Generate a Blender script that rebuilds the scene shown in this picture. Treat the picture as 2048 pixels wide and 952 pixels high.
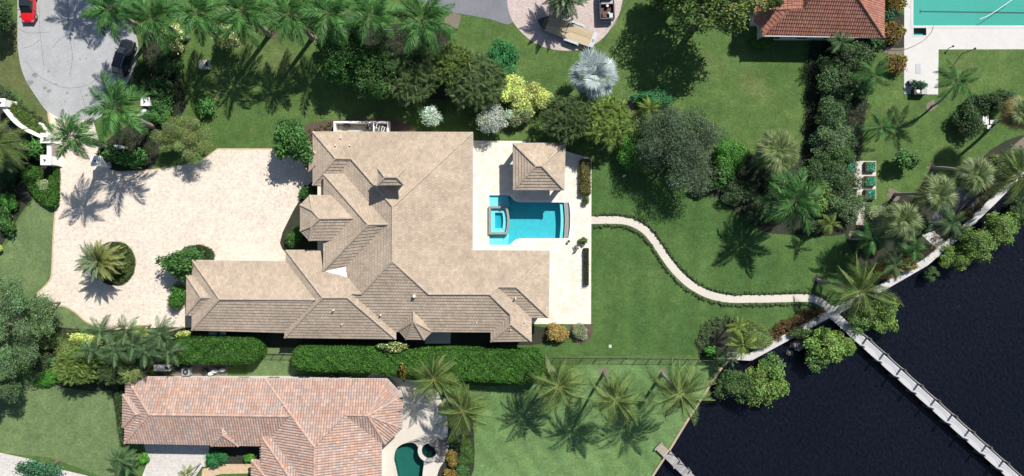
import bpy, math, random
import numpy as np
from mathutils import Vector, Matrix
from mathutils.geometry import tessellate_polygon

for o in list(bpy.data.objects):
    bpy.data.objects.remove(o)
scene = bpy.context.scene
COL = scene.collection
R = math.radians
PI = math.pi

# ------------------------------------------------------------------ camera, sky, sun, exposure
CAMH = 91.0          # drone height above the lawn (m)
PXM = 15.0           # photograph pixels per metre on the ground
cam_d = bpy.data.cameras.new('camera')
cam_d.sensor_width = 36.0
cam_d.lens = 36.0 * CAMH / (2048 / PXM)
cam_d.clip_end = 3000
cam = bpy.data.objects.new('camera', cam_d)
COL.objects.link(cam)
cam.location = (0, 0, CAMH)
cam.rotation_euler = (0, 0, 0)
scene.camera = cam

SUN_EL = R(49.0)
SUN_AZ = R(36.0)     # towards +X from +Y
world = bpy.data.worlds.new('World')
scene.world = world
world.use_nodes = True
wn = world.node_tree
bg = wn.nodes['Background']
sky = wn.nodes.new('ShaderNodeTexSky')
sky.sky_type = 'NISHITA'
sky.sun_disc = False
sky.sun_elevation = SUN_EL
sky.sun_rotation = SUN_AZ
sky.air_density = 1.0
sky.dust_density = 0.6
wn.links.new(sky.outputs[0], bg.inputs[0])
bg.inputs[1].default_value = 0.072
sun_d = bpy.data.lights.new('sun', 'SUN')
sun_d.energy = 4.5
sun_d.angle = R(0.53)
sun_d.color = (1.0, 0.955, 0.88)
sun = bpy.data.objects.new('sun', sun_d)
COL.objects.link(sun)
sv = Vector((math.sin(SUN_AZ) * math.cos(SUN_EL), math.cos(SUN_AZ) * math.cos(SUN_EL), math.sin(SUN_EL)))
sun.rotation_euler = sv.to_track_quat('Z', 'Y').to_euler()
sun.location = sv * 150

scene.view_settings.view_transform = 'Standard'
scene.view_settings.look = 'None'
scene.view_settings.gamma = 1.0
scene.view_settings.use_curve_mapping = False
scene.view_settings.exposure = 0.48
scene.render.engine = 'CYCLES'
scene.cycles.transparent_max_bounces = 8
scene.cycles.max_bounces = 6

# ------------------------------------------------------------------ helpers
def P2(px, py, h=0.0):
    k = (1 - h / CAMH) / PXM
    return ((px - 1024) * k, (476 - py) * k)

def P3(px, py, h=0.0):
    x, y = P2(px, py, h)
    return (x, y, h)

def tag(o, label=None, cat=None, group=None, kind=None):
    if label: o['label'] = label
    if cat: o['category'] = cat
    if group: o['group'] = group
    if kind: o['kind'] = kind
    return o

def empty(name, loc, label, cat, group=None, rz=0.0):
    o = bpy.data.objects.new(name, None)
    COL.objects.link(o)
    o.location = loc
    o.rotation_euler = (0, 0, rz)
    o.empty_display_size = 0.3
    return tag(o, label, cat, group)

def wparent(o, root):
    """parent a mesh that was built in world coordinates"""
    o.parent = root
    m = Matrix.Translation(root.location) @ root.rotation_euler.to_matrix().to_4x4()
    o.matrix_parent_inverse = m.inverted()
    return o

def link(name, me, parent=None, loc=(0, 0, 0), rot=(0, 0, 0), sc=(1, 1, 1)):
    o = bpy.data.objects.new(name, me)
    COL.objects.link(o)
    o.location = loc
    o.rotation_euler = rot
    o.scale = sc
    if parent is not None: o.parent = parent
    return o

def npmesh(name, V, F, mat, tint=None, smooth=False):
    """fast quad/tri mesh from arrays; F is (M,k); tint (M,3) per face"""
    V = np.asarray(V, dtype=np.float32); F = np.asarray(F, dtype=np.int32)
    me = bpy.data.meshes.new(name)
    me.vertices.add(len(V)); me.vertices.foreach_set('co', V.ravel())
    m, k = F.shape
    me.loops.add(m * k); me.loops.foreach_set('vertex_index', F.ravel())
    me.polygons.add(m)
    me.polygons.foreach_set('loop_start', np.arange(0, m * k, k, dtype=np.int32))
    if tint is not None:
        a = me.attributes.new('tint', 'FLOAT_COLOR', 'FACE')
        c = np.ones((m, 4), dtype=np.float32); c[:, :3] = tint
        a.data.foreach_set('color', c.ravel())
    me.materials.append(mat)
    me.update(calc_edges=True)
    if smooth: me.polygons.foreach_set('use_smooth', np.ones(m, dtype=bool))
    return me

class MB:
    """collects boxes, prisms, tubes; build() links them as one mesh object"""
    def __init__(s): s.v = []; s.f = []; s.c = []
    def poly(s, pts, col=None):
        n = len(s.v); s.v += [tuple(p) for p in pts]; s.f.append(tuple(range(n, n + len(pts)))); s.c.append(col)
    def prism(s, pts, z0, z1, col=None, bottom=True):
        n = len(pts); b = len(s.v)
        if sum(pts[i][0] * pts[(i + 1) % n][1] - pts[(i + 1) % n][0] * pts[i][1] for i in range(n)) < 0: pts = pts[::-1]
        s.v += [(p[0], p[1], z0) for p in pts] + [(p[0], p[1], z1) for p in pts]
        for i in range(n):
            j = (i + 1) % n
            s.f.append((b + i, b + j, b + n + j, b + n + i)); s.c.append(col)
        tris = tessellate_polygon([[Vector((p[0], p[1], 0)) for p in pts]]) if n > 4 else None
        if n <= 4:
            s.f.append(tuple(range(b + n, b + 2 * n))); s.c.append(col)
            if bottom: s.f.append(tuple(range(b + n - 1, b - 1, -1))); s.c.append(col)
        else:
            for t in tris:
                a0, a1, a2 = [Vector((pts[q][0], pts[q][1], 0)) for q in t]
                if (a1 - a0).cross(a2 - a0).z < 0: t = t[::-1]
                s.f.append(tuple(b + n + q for q in t)); s.c.append(col)
                if bottom: s.f.append(tuple(b + q for q in t[::-1])); s.c.append(col)
        return s
    def box(s, c, size, rz=0.0, col=None):
        hx, hy, hz = size[0] / 2, size[1] / 2, size[2] / 2
        ca, sa = math.cos(rz), math.sin(rz)
        pts = [(c[0] + x * ca - y * sa, c[1] + x * sa + y * ca) for x, y in ((-hx, -hy), (hx, -hy), (hx, hy), (-hx, hy))]
        return s.prism(pts, c[2] - hz, c[2] + hz, col)
    def tube(s, path, rad, n=8, cap=True, col=None):
        path = [Vector(p) for p in path]
        if not hasattr(rad, '__len__'): rad = [rad] * len(path)
        b = len(s.v)
        for i, p in enumerate(path):
            t = (path[min(i + 1, len(path) - 1)] - path[max(i - 1, 0)]).normalized()
            a = Vector((0, 0, 1)) if abs(t.z) < 0.9 else Vector((1, 0, 0))
            u = t.cross(a).normalized(); w = u.cross(t)
            for k in range(n):
                an = 2 * PI * k / n
                q = p + (u * math.cos(an) + w * math.sin(an)) * rad[i]
                s.v.append(tuple(q))
        for i in range(len(path) - 1):
            for k in range(n):
                s.f.append((b + i * n + k, b + i * n + (k + 1) % n, b + (i + 1) * n + (k + 1) % n, b + (i + 1) * n + k)); s.c.append(col)
        if cap:
            s.f.append(tuple(b + k for k in range(n))[::-1]); s.c.append(col)
            e = b + (len(path) - 1) * n
            s.f.append(tuple(e + k for k in range(n))); s.c.append(col)
        return s
    def mesh(s, name, mat, smooth=False):
        me = bpy.data.meshes.new(name)
        me.from_pydata(s.v, [], s.f)
        me.materials.append(mat)
        if any(c is not None for c in s.c):
            a = me.attributes.new('tint', 'FLOAT_COLOR', 'FACE')
            arr = np.ones((len(s.f), 4), dtype=np.float32)
            for i, c in enumerate(s.c):
                if c is not None: arr[i, :3] = c
            a.data.foreach_set('color', arr.ravel())
        if smooth:
            for p in me.polygons: p.use_smooth = True
        me.update()
        return me
    def build(s, name, mat, root=None, world=True, smooth=False, bevel=0.0):
        o = link(name, s.mesh(name, mat, smooth))
        if root is not None:
            if world: wparent(o, root)
            else: o.parent = root
        if bevel:
            md = o.modifiers.new('bevel', 'BEVEL'); md.width = bevel; md.segments = 2; md.limit_method = 'ANGLE'
        return o

def crom(pts, n=6, closed=True):
    """Catmull-Rom smoothing of a pixel outline"""
    out = []; N = len(pts)
    rng = range(N) if closed else range(N - 1)
    for i in rng:
        if closed: p = [pts[(i + k) % N] for k in (-1, 0, 1, 2)]
        else: p = [pts[max(0, min(N - 1, i + k))] for k in (-1, 0, 1, 2)]
        for j in range(n):
            t = j / n
            out.append(tuple(0.5 * ((2 * p[1][d]) + (-p[0][d] + p[2][d]) * t + (2 * p[0][d] - 5 * p[1][d] + 4 * p[2][d] - p[3][d]) * t * t
                                    + (-p[0][d] + 3 * p[1][d] - 3 * p[2][d] + p[3][d]) * t ** 3) for d in (0, 1)))
    if not closed: out.append(pts[-1])
    return out

def circ(cx, cy, r, n=28, ry=None):
    return [(cx + r * math.cos(2 * PI * i / n), cy + (ry or r) * math.sin(2 * PI * i / n)) for i in range(n)]

def sheet(name, pxpoly, z, mat, holes=(), parent=None, kind='structure'):
    loops = [[Vector((*P2(*p), 0)) for p in pxpoly]] + [[Vector((*P2(*p), 0)) for p in h] for h in holes]
    flat = [v for l in loops for v in l]
    tris = []
    for t in tessellate_polygon(loops):
        a, b, c = [flat[i] for i in t]
        cr = (b - a).cross(c - a).z
        if abs(cr) < 1e-9: continue
        tris.append(t if cr > 0 else t[::-1])
    me = bpy.data.meshes.new(name)
    me.from_pydata([(v.x, v.y, z) for v in flat], [], tris)
    me.materials.append(mat); me.update()
    o = link(name, me)
    if kind and parent is None: o['kind'] = kind
    if parent is not None: wparent(o, parent)
    return o

def offset_path(path, d):
    out = []
    for i, p in enumerate(path):
        a = path[max(i - 1, 0)]; b = path[min(i + 1, len(path) - 1)]
        tx, ty = b[0] - a[0], b[1] - a[1]; L = math.hypot(tx, ty) or 1
        out.append((p[0] - ty / L * d, p[1] + tx / L * d))
    return out

def strip_px(path, wpx):
    return offset_path(path, wpx / 2) + offset_path(path, -wpx / 2)[::-1]

# ------------------------------------------------------------------ materials
def newmat(name):
    m = bpy.data.materials.new(name); m.use_nodes = True
    nt = m.node_tree
    return m, nt, nt.nodes['Principled BSDF']

def nd(nt, t, **kw):
    n = nt.nodes.new(t)
    for k, v in kw.items():
        if k.startswith('i_'):
            key = k[2:]
            n.inputs[int(key) if key.isdigit() else key.replace('_', ' ')].default_value = v
        else: setattr(n, k, v)
    return n

def noise(nt, vec, scale, detail=4.0, rough=0.6):
    n = nd(nt, 'ShaderNodeTexNoise', i_Scale=scale, i_Detail=detail, i_Roughness=rough)
    if vec is not None: nt.links.new(vec, n.inputs['Vector'])
    return n.outputs[0]

def maprange(nt, val, a, b, c, d):
    n = nd(nt, 'ShaderNodeMapRange', i_1=a, i_2=b, i_3=c, i_4=d)
    nt.links.new(val, n.inputs[0]); return n.outputs[0]

def mul(nt, a, b):
    n = nd(nt, 'ShaderNodeVectorMath', operation='MULTIPLY')
    nt.links.new(a, n.inputs[0]); nt.links.new(b, n.inputs[1]); return n.outputs[0]

def mixc(nt, fac, a, b):
    n = nd(nt, 'ShaderNodeMixRGB')
    for i, s in ((0, fac), (1, a), (2, b)):
        if isinstance(s, (tuple, float, int)): n.inputs[i].default_value = (*s, 1) if isinstance(s, tuple) else s
        else: nt.links.new(s, n.inputs[i])
    return n.outputs[0]

def simple(name, col, rough=0.7, nz=(), bump=None, tint=False, metal=0.0, spec=0.5, gen='Object'):
    """nz: list of (scale, amount) brightness noises"""
    m, nt, b = newmat(name)
    tc = nd(nt, 'ShaderNodeTexCoord').outputs[gen]
    rgb = nd(nt, 'ShaderNodeRGB'); rgb.outputs[0].default_value = (*col, 1)
    c = rgb.outputs[0]
    if tint:
        a = nd(nt, 'ShaderNodeAttribute', attribute_name='tint'); c = mul(nt, c, a.outputs['Color'])
    for sc, am in nz:
        c = mul(nt, c, maprange(nt, noise(nt, tc, sc), 0.25, 0.75, 1 - am, 1 + am))
    nt.links.new(c, b.inputs['Base Color'])
    b.inputs['Roughness'].default_value = rough
    b.inputs['Metallic'].default_value = metal
    b.inputs['Specular IOR Level'].default_value = spec
    if bump:
        bp = nd(nt, 'ShaderNodeBump', i_Strength=bump[1], i_Distance=bump[2])
        nt.links.new(noise(nt, tc, bump[0]), bp.inputs['Height']); nt.links.new(bp.outputs[0], b.inputs['Normal'])
    return m

def lawn_mat(name, c1, c2, dry, dryamt, stripes=None, seed=0.0, brown=(0.16, 0.13, 0.06)):
    m, nt, b = newmat(name)
    tc0 = nd(nt, 'ShaderNodeTexCoord').outputs['Object']
    mp = nd(nt, 'ShaderNodeMapping'); mp.inputs['Location'].default_value = (seed, seed * 0.7, 0)
    nt.links.new(tc0, mp.inputs[0]); tc = mp.outputs[0]
    f = maprange(nt, noise(nt, tc, 0.11, 6, 0.62), 0.35, 0.65, 0, 1)
    c = mixc(nt, f, c1, c2)
    d = maprange(nt, noise(nt, tc, 0.07, 8, 0.7), 0.56, 0.76, 0, dryamt)
    c = mixc(nt, d, c, dry)
    d2 = maprange(nt, noise(nt, tc, 0.5, 8, 0.75), 0.58, 0.78, 0, dryamt)
    c = mixc(nt, d2, c, brown)
    for sc, am in ((0.35, 0.14), (1.0, 0.2), (3.2, 0.26), (7.5, 0.34), (18.0, 0.3)):
        c = mul(nt, c, maprange(nt, noise(nt, tc, sc, 3, 0.65), 0.25, 0.75, 1 - am, 1 + am))
    if stripes:
        r = nd(nt, 'ShaderNodeMapping'); r.inputs['Rotation'].default_value = (0, 0, stripes[0]); nt.links.new(tc, r.inputs[0])
        w = nd(nt, 'ShaderNodeTexWave', i_Scale=stripes[1], i_Distortion=1.2, i_Detail=2.0); w.inputs['Detail Scale'].default_value = 0.4
        nt.links.new(r.outputs[0], w.inputs[0])
        c = mul(nt, c, maprange(nt, w.outputs['Fac'], 0, 1, 1 - stripes[2], 1 + stripes[2]))
    nt.links.new(c, b.inputs['Base Color'])
    b.inputs['Roughness'].default_value = 0.9
    b.inputs['Specular IOR Level'].default_value = 0.15
    bp = nd(nt, 'ShaderNodeBump', i_Strength=0.7, i_Distance=0.06)
    nt.links.new(noise(nt, tc, 9.0, 4, 0.7), bp.inputs['Height']); nt.links.new(bp.outputs[0], b.inputs['Normal'])
    return m

def brick_mat(name, c1, c2, mortar, w, h, msize, nz=(), rough=0.75, rot=0.0, third=None, bump=0.3, offset=0.5):
    m, nt, b = newmat(name)
    tc0 = nd(nt, 'ShaderNodeTexCoord').outputs['Object']
    mp = nd(nt, 'ShaderNodeMapping'); mp.inputs['Rotation'].default_value = (0, 0, rot); nt.links.new(tc0, mp.inputs[0]); tc = mp.outputs[0]
    br = nd(nt, 'ShaderNodeTexBrick', offset=offset)
    br.inputs['Color1'].default_value = (*c1, 1); br.inputs['Color2'].default_value = (*c2, 1); br.inputs['Mortar'].default_value = (*mortar, 1)
    br.inputs['Scale'].default_value = 1.0
    br.inputs['Mortar Size'].default_value = msize; br.inputs['Mortar Smooth'].default_value = 0.3
    br.inputs['Brick Width'].default_value = w; br.inputs['Row Height'].default_value = h
    nt.links.new(tc, br.inputs['Vector'])
    c = br.outputs['Color']
    if third:
        vo = nd(nt, 'ShaderNodeTexVoronoi', i_Scale=third[1]); nt.links.new(tc, vo.inputs['Vector'])
        c = mixc(nt, maprange(nt, vo.outputs['Color'], third[2], 1.0, 0, third[3]), c, third[0])
    for sc, am in nz:
        c = mul(nt, c, maprange(nt, noise(nt, tc, sc, 5, 0.65), 0.25, 0.75, 1 - am, 1 + am))
    nt.links.new(c, b.inputs['Base Color']); b.inputs['Roughness'].default_value = rough
    b.inputs['Specular IOR Level'].default_value = 0.25
    bp = nd(nt, 'ShaderNodeBump', i_Strength=bump, i_Distance=0.01)
    nt.links.new(br.outputs['Fac'], bp.inputs['Height']); bp.invert = True
    nt.links.new(bp.outputs[0], b.inputs['Normal'])
    return m

def leaf_mat(name, rough=0.55, trans=0.22, spec=0.35):
    m, nt, b = newmat(name)
    a = nd(nt, 'ShaderNodeAttribute', attribute_name='tint')
    oi = nd(nt, 'ShaderNodeObjectInfo')
    c = mul(nt, a.outputs['Color'], maprange(nt, oi.outputs['Random'], 0, 1, 0.78, 1.22))
    nt.links.new(c, b.inputs['Base Color'])
    b.inputs['Roughness'].default_value = rough
    b.inputs['Specular IOR Level'].default_value = spec
    tr = nd(nt, 'ShaderNodeBsdfTranslucent'); nt.links.new(c, tr.inputs['Color'])
    mx = nd(nt, 'ShaderNodeMixShader', i_0=trans)
    nt.links.new(b.outputs[0], mx.inputs[1]); nt.links.new(tr.outputs[0], mx.inputs[2])
    nt.links.new(mx.outputs[0], nt.nodes['Material Output'].inputs['Surface'])
    return m

def pool_water(name, tint, rough=0.02, bump=0.12):
    m, nt, b = newmat(name)
    nt.nodes.remove(b)
    tr = nd(nt, 'ShaderNodeBsdfTransparent'); tr.inputs[0].default_value = (*tint, 1)
    gl = nd(nt, 'ShaderNodeBsdfGlossy'); gl.inputs['Roughness'].default_value = rough
    fr = nd(nt, 'ShaderNodeFresnel', i_IOR=1.33)
    tc = nd(nt, 'ShaderNodeTexCoord').outputs['Object']
    bp = nd(nt, 'ShaderNodeBump', i_Strength=bump, i_Distance=0.05)
    nt.links.new(noise(nt, tc, 3.0, 3), bp.inputs['Height'])
    nt.links.new(bp.outputs[0], gl.inputs['Normal']); nt.links.new(bp.outputs[0], fr.inputs['Normal'])
    mx = nd(nt, 'ShaderNodeMixShader'); nt.links.new(fr.outputs[0], mx.inputs[0])
    nt.links.new(tr.outputs[0], mx.inputs[1]); nt.links.new(gl.outputs[0], mx.inputs[2])
    nt.links.new(mx.outputs[0], nt.nodes['Material Output'].inputs['Surface'])
    return m

def river_mat():
    m, nt, b = newmat('river_water')
    tc = nd(nt, 'ShaderNodeTexCoord').outputs['Object']
    mp = nd(nt, 'ShaderNodeMapping'); mp.inputs['Rotation'].default_value = (0, 0, 0.6); mp.inputs['Scale'].default_value = (1.15, 0.9, 1)
    nt.links.new(tc, mp.inputs[0])
    b.inputs['Roughness'].default_value = 0.08
    b.inputs['IOR'].default_value = 1.33
    c = mixc(nt, maprange(nt, noise(nt, tc, 0.05, 4), 0.3, 0.7, 0, 1), (0.0036, 0.0044, 0.0084), (0.0054, 0.0063, 0.0110))
    c = mul(nt, c, maprange(nt, noise(nt, mp.outputs[0], 2.2, 4, 0.6), 0.3, 0.7, 0.5, 1.7))  # ripple-scale colour noise paints sky reflections on the wavelets
    nt.links.new(c, b.inputs['Base Color'])
    bp = nd(nt, 'ShaderNodeBump', i_Strength=1.0, i_Distance=0.12)
    n1 = noise(nt, mp.outputs[0], 2.4, 3, 0.55)
    nt.links.new(n1, bp.inputs['Height']); nt.links.new(bp.outputs[0], b.inputs['Normal'])
    return m

def wood_mat(name, c1, c2, rot, rough=0.7):
    m, nt, b = newmat(name)
    tc0 = nd(nt, 'ShaderNodeTexCoord').outputs['Object']
    mp = nd(nt, 'ShaderNodeMapping'); mp.inputs['Rotation'].default_value = (0, 0, rot); mp.inputs['Scale'].default_value = (1.0, 8.0, 1)
    nt.links.new(tc0, mp.inputs[0])
    c = mixc(nt, maprange(nt, noise(nt, mp.outputs[0], 1.2, 6), 0.3, 0.7, 0, 1), c1, c2)
    a = nd(nt, 'ShaderNodeObjectInfo'); c = mul(nt, c, maprange(nt, a.outputs['Random'], 0, 1, 0.8, 1.15))
    nt.links.new(c, b.inputs['Base Color']); b.inputs['Roughness'].default_value = rough
    return m

LAWN = lawn_mat('lawn_grass', (0.060, 0.114, 0.030), (0.090, 0.146, 0.042), (0.15, 0.148, 0.065), 0.75, stripes=(R(80), 0.08, 0.05))
LAWN_RIVER = lawn_mat('river_lawn_grass', (0.049, 0.103, 0.028), (0.072, 0.132, 0.037), (0.10, 0.135, 0.05), 0.5, stripes=(R(3), 0.09, 0.06), seed=40)
LAWN_S = lawn_mat('south_lawn_grass', (0.09, 0.165, 0.056), (0.125, 0.205, 0.075), (0.16, 0.19, 0.08), 0.4, stripes=(R(-38), 0.13, 0.075), seed=11)
LAWN_W = lawn_mat('west_lawn_grass', (0.105, 0.155, 0.065), (0.13, 0.185, 0.076), (0.17, 0.18, 0.09), 0.5, seed=23)
LAWN_DRY = lawn_mat('dry_verge_grass', (0.075, 0.11, 0.035), (0.13, 0.13, 0.055), (0.2, 0.17, 0.09), 0.9, seed=5)
ASPHALT = simple('worn_asphalt', (0.345, 0.35, 0.355), 0.9, [(0.12, 0.12), (0.6, 0.10), (3.0, 0.10), (7, 0.12)], (20, 0.3, 0.01))
ASPHALT_D = simple('street_asphalt', (0.17, 0.175, 0.195), 0.9, [(0.25, 0.15), (3, 0.1), (14, 0.15)], (20, 0.3, 0.01))
PAVER = brick_mat('cream_pavers', (0.60, 0.52, 0.43), (0.70, 0.64, 0.55), (0.48, 0.42, 0.36), 0.26, 0.2, 0.012, [(0.1, 0.07), (0.5, 0.07), (2.2, 0.12), (7, 0.16)], third=((0.50, 0.375, 0.31), 4.2, 0.62, 0.7))
PAVER_B = brick_mat('buff_border_pavers', (0.52, 0.36, 0.22), (0.58, 0.44, 0.29), (0.35, 0.28, 0.2), 0.2, 0.2, 0.012, [(2.2, 0.15)])
PAVER_PINK = brick_mat('pink_pavers', (0.43, 0.345, 0.32), (0.52, 0.45, 0.42), (0.36, 0.3, 0.28), 0.24, 0.2, 0.012, [(0.3, 0.1), (4, 0.1)], third=((0.36, 0.25, 0.22), 4.5, 0.6, 0.6))
PAVER_GREY = brick_mat('pale_grey_pavers', (0.50, 0.47, 0.44), (0.60, 0.57, 0.54), (0.38, 0.36, 0.34), 0.3, 0.2, 0.012, [(0.3, 0.08), (4, 0.08)], third=((0.40, 0.35, 0.31), 4.0, 0.6, 0.6))
TRAV = brick_mat('travertine', (0.61, 0.57, 0.49), (0.71, 0.68, 0.60), (0.56, 0.52, 0.44), 0.6, 0.42, 0.008, [(0.5, 0.08), (3, 0.07)], 0.6, third=((0.62, 0.52, 0.37), 1.7, 0.62, 0.7), bump=0.12)
CONC = simple('white_concrete', (0.53, 0.515, 0.495), 0.8, [(0.2, 0.06), (1.5, 0.05), (8, 0.05)], (12, 0.15, 0.01))
CONC_W = simple('boardwalk_concrete', (0.49, 0.48, 0.47), 0.8, [(0.4, 0.12), (3, 0.1)], (12, 0.2, 0.01))
PATHM = simple('path_concrete', (0.54, 0.50, 0.435), 0.85, [(0.4, 0.07), (5, 0.09)], (12, 0.2, 0.01))
MULCH = simple('mulch', (0.10, 0.066, 0.05), 0.95, [(0.5, 0.25), (6, 0.35)], (9, 0.9, 0.05))
MULCH_D = simple('shaded_dark_mulch', (0.026, 0.029, 0.017), 0.95, [(0.5, 0.3), (6, 0.4)], (9, 0.9, 0.05))  # dark mulch whose colour also holds the tree shade over the beds
SAND = simple('sandy_soil', (0.17, 0.145, 0.11), 0.95, [(0.8, 0.2), (8, 0.25)], (9, 0.6, 0.03))
STUCCO = simple('white_stucco', (0.80, 0.78, 0.74), 0.85, [(0.6, 0.05)], (30, 0.2, 0.005))
STUCCO_C = simple('cream_stucco', (0.66, 0.58, 0.47), 0.85, [(0.6, 0.06)], (30, 0.2, 0.005))
STUCCO_P = simple('pale_stucco', (0.7, 0.68, 0.63), 0.85, [(0.6, 0.06)], (30, 0.2, 0.005))
MEMBRANE = simple('white_roof_membrane', (0.83, 0.83, 0.82), 0.6, [(1.0, 0.03)])
GUTTER = simple('gutter_metal', (0.42, 0.44, 0.43), 0.45, [(1, 0.1)])
ROOF_TAN = simple('tan_concrete_tile', (0.41, 0.33, 0.252), 0.85, [(0.12, 0.13), (0.45, 0.12), (1.6, 0.10), (7, 0.10)], (14, 0.3, 0.01), tint=True, spec=0.25)
ROOF_TAN_CAP = simple('tan_ridge_tile', (0.41, 0.34, 0.27), 0.85, [(1.3, 0.1), (12, 0.1)], tint=True, spec=0.25)
ROOF_TERRA = simple('weathered_clay_tile', (0.395, 0.296, 0.252), 0.85, [(0.3, 0.08), (10, 0.12)], (14, 0.3, 0.01), tint=True, spec=0.25)
ROOF_TERRA_CAP = simple('clay_ridge_tile', (0.44, 0.315, 0.26), 0.85, [(1.3, 0.1), (12, 0.1)], tint=True, spec=0.25)
ROOF_RED = simple('red_clay_tile', (0.34, 0.155, 0.112), 0.8, [(0.3, 0.1), (10, 0.12)], (14, 0.3, 0.01), tint=True, spec=0.3)
GLASS = simple('window_glass', (0.02, 0.025, 0.03), 0.08, spec=0.8)
FRAMEM = simple('window_frame', (0.62, 0.6, 0.56), 0.5)
DOORM = simple('timber_door', (0.16, 0.085, 0.045), 0.5, [(3, 0.2)])
LEAF = leaf_mat('leaf')
LEAF_GLOSS = leaf_mat('glossy_leaf', 0.5, 0.22, 0.3)
TRUNK = simple('palm_trunk', (0.30, 0.27, 0.235), 0.9, [(2, 0.15), (14, 0.25)], (10, 0.5, 0.02))
TRUNK_D = simple('brown_trunk', (0.13, 0.095, 0.065), 0.95, [(2, 0.2), (14, 0.3)], (10, 0.6, 0.03))
BARK = simple('bark', (0.17, 0.14, 0.11), 0.95, [(2, 0.2), (12, 0.3)], (10, 0.6, 0.03))
SHAFT = simple('green_crownshaft', (0.10, 0.19, 0.05), 0.4, [(3, 0.15)])
DARKMETAL = simple('dark_metal', (0.03, 0.032, 0.033), 0.5)
STEEL = simple('galvanised_steel', (0.33, 0.35, 0.37), 0.45, [(4, 0.12)], metal=0.4)
BLACKP = simple('black_plastic', (0.02, 0.02, 0.021), 0.6)
WHITEP = simple('white_plastic', (0.75, 0.75, 0.73), 0.45)
GREYBOX = simple('grey_cabinet', (0.36, 0.37, 0.37), 0.6, [(2, 0.08)])
BEIGE = simple('beige_cabinet', (0.38, 0.37, 0.31), 0.7, [(3, 0.1)])
STONE_G = simple('green_grey_stone', (0.24, 0.255, 0.235), 0.5, [(3, 0.15), (20, 0.3)], (15, 0.3, 0.01))
ROCK = simple('weathered_rock', (0.22, 0.2, 0.185), 0.95, [(1.5, 0.3), (6, 0.35)], (4, 0.9, 0.08))
RIVER = river_mat()
RUBBER = simple('tyre_rubber', (0.018, 0.018, 0.018), 0.85)
RED = simple('red_plastic', (0.45, 0.03, 0.03), 0.4)

def carpaint(name, col):
    m, nt, b = newmat(name)
    b.inputs['Base Color'].default_value = (*col, 1); b.inputs['Roughness'].default_value = 0.3
    b.inputs['Coat Weight'].default_value = 0.8; b.inputs['Coat Roughness'].default_value = 0.06
    return m

# ------------------------------------------------------------------ setting: ground, river, paving
SHORE = [(600, 2076), (1200, 1120), (1305, 952), (1343, 893), (1374, 842), (1420, 770), (1442, 735), (1462, 716), (1500, 717), (1520, 708), (1652, 638),
         (1700, 613), (1765, 580), (1850, 531), (1902, 488), (1985, 408), (2062, 330), (3000, -700)]
POOL = crom([(978, 390), (998, 390)], 1) if False else [(978, 390), (1016, 390), (1021, 392), (1025, 397), (1029, 401), (1036, 403.5), (1060, 404), (1090, 404), (1138, 404.5),
        (1140, 415), (1141, 428), (1141, 441), (1140.5, 455), (1139, 466), (1137, 477), (1090, 477), (1041, 477.3), (1033, 479), (1026, 484), (1021, 489), (1016, 490.5), (978, 490.5)]
POOL_TR = [(1826, -120), (2130, -120), (2130, 51.5), (1826, 51.5)]
SPA_TR = [(1826.5, 55), (1852.5, 55), (1852.5, 71), (1826.5, 71)]
POOL_N = crom([(788, 916), (793, 897), (808, 886.5), (826, 884.8), (836, 893), (839, 908), (848, 922), (846.5, 940), (844, 958), (835, 985), (806, 985), (797, 958), (791, 932)], 4)
SPA_N = circ(859, 900, 15.5)

sheet('ground', SHORE + [(7000, -5000), (-5000, -5000), (-5000, 7000), (600, 7000)], 0.0, LAWN, [POOL, POOL_TR, SPA_TR, POOL_N, SPA_N])
sheet('river', SHORE + [(7000, -5000), (7000, 7000), (600, 7000)], -0.9, RIVER)

sheet('lawn_river_side', [(1183, 318), (1240, 338), (1310, 350), (1400, 385), (1480, 420), (1545, 460), (1620, 475), (1700, 472), (1780, 560), (1700, 600), (1662, 625), (1530, 690), (1460, 708), (1180, 712), (1075, 700), (1075, 660), (1182, 655)], 0.005, LAWN_RIVER)
sheet('lawn_south', crom([(905, 778), (1000, 772), (1090, 760), (1200, 722), (1430, 722), (1436, 735), (1374, 838), (1305, 945), (1200, 1100), (1000, 1100), (930, 1000), (945, 900), (930, 860)], 4), 0.005, LAWN_S)
sheet('lawn_west', [(-60, 830), (20, 770), (90, 745), (220, 770), (245, 860), (230, 925), (280, 960), (200, 952), (100, 915), (0, 905), (-60, 905)], 0.006, LAWN_W)
sheet('lawn_beside_drive', crom([(20, 480), (40, 440), (72, 395), (105, 405), (104, 540), (99, 562), (72, 588), (0, 600), (-20, 540)], 4), 0.006, LAWN_W)
sheet('lawn_driveway_corner', crom([(70, 650), (90, 622), (122, 611), (150, 624), (176, 645), (215, 655), (180, 690), (100, 690)], 4), 0.024, LAWN_W)
sheet('lawn_hedge_gap', [(505, 690), (600, 690), (590, 760), (490, 760)], 0.006, LAWN_W)
sheet('verge_west', crom([(-40, 40), (34, 60), (36, 105), (48, 150), (78, 200), (98, 226), (102, 255), (70, 225), (30, 180), (-40, 150)], 4), 0.006, LAWN_DRY)
sheet('cul_de_sac_road', crom([(35, -200), (35, -60), (35, 60), (36, 100), (47, 150), (74, 196), (97, 225), (130, 243), (190, 240), (235, 197), (262, 152), (275, 112), (275, 80), (262, 45), (245, 0), (255, -60), (255, -200)], 5), 0.014, ASPHALT)
TAR = simple('tar_crack', (0.20, 0.20, 0.205), 0.9, [(3, 0.3)])
STAIN = simple('oil_stain', (0.21, 0.212, 0.215), 0.8, [(2, 0.3)])
rd = bpy.data.objects['cul_de_sac_road']
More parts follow.
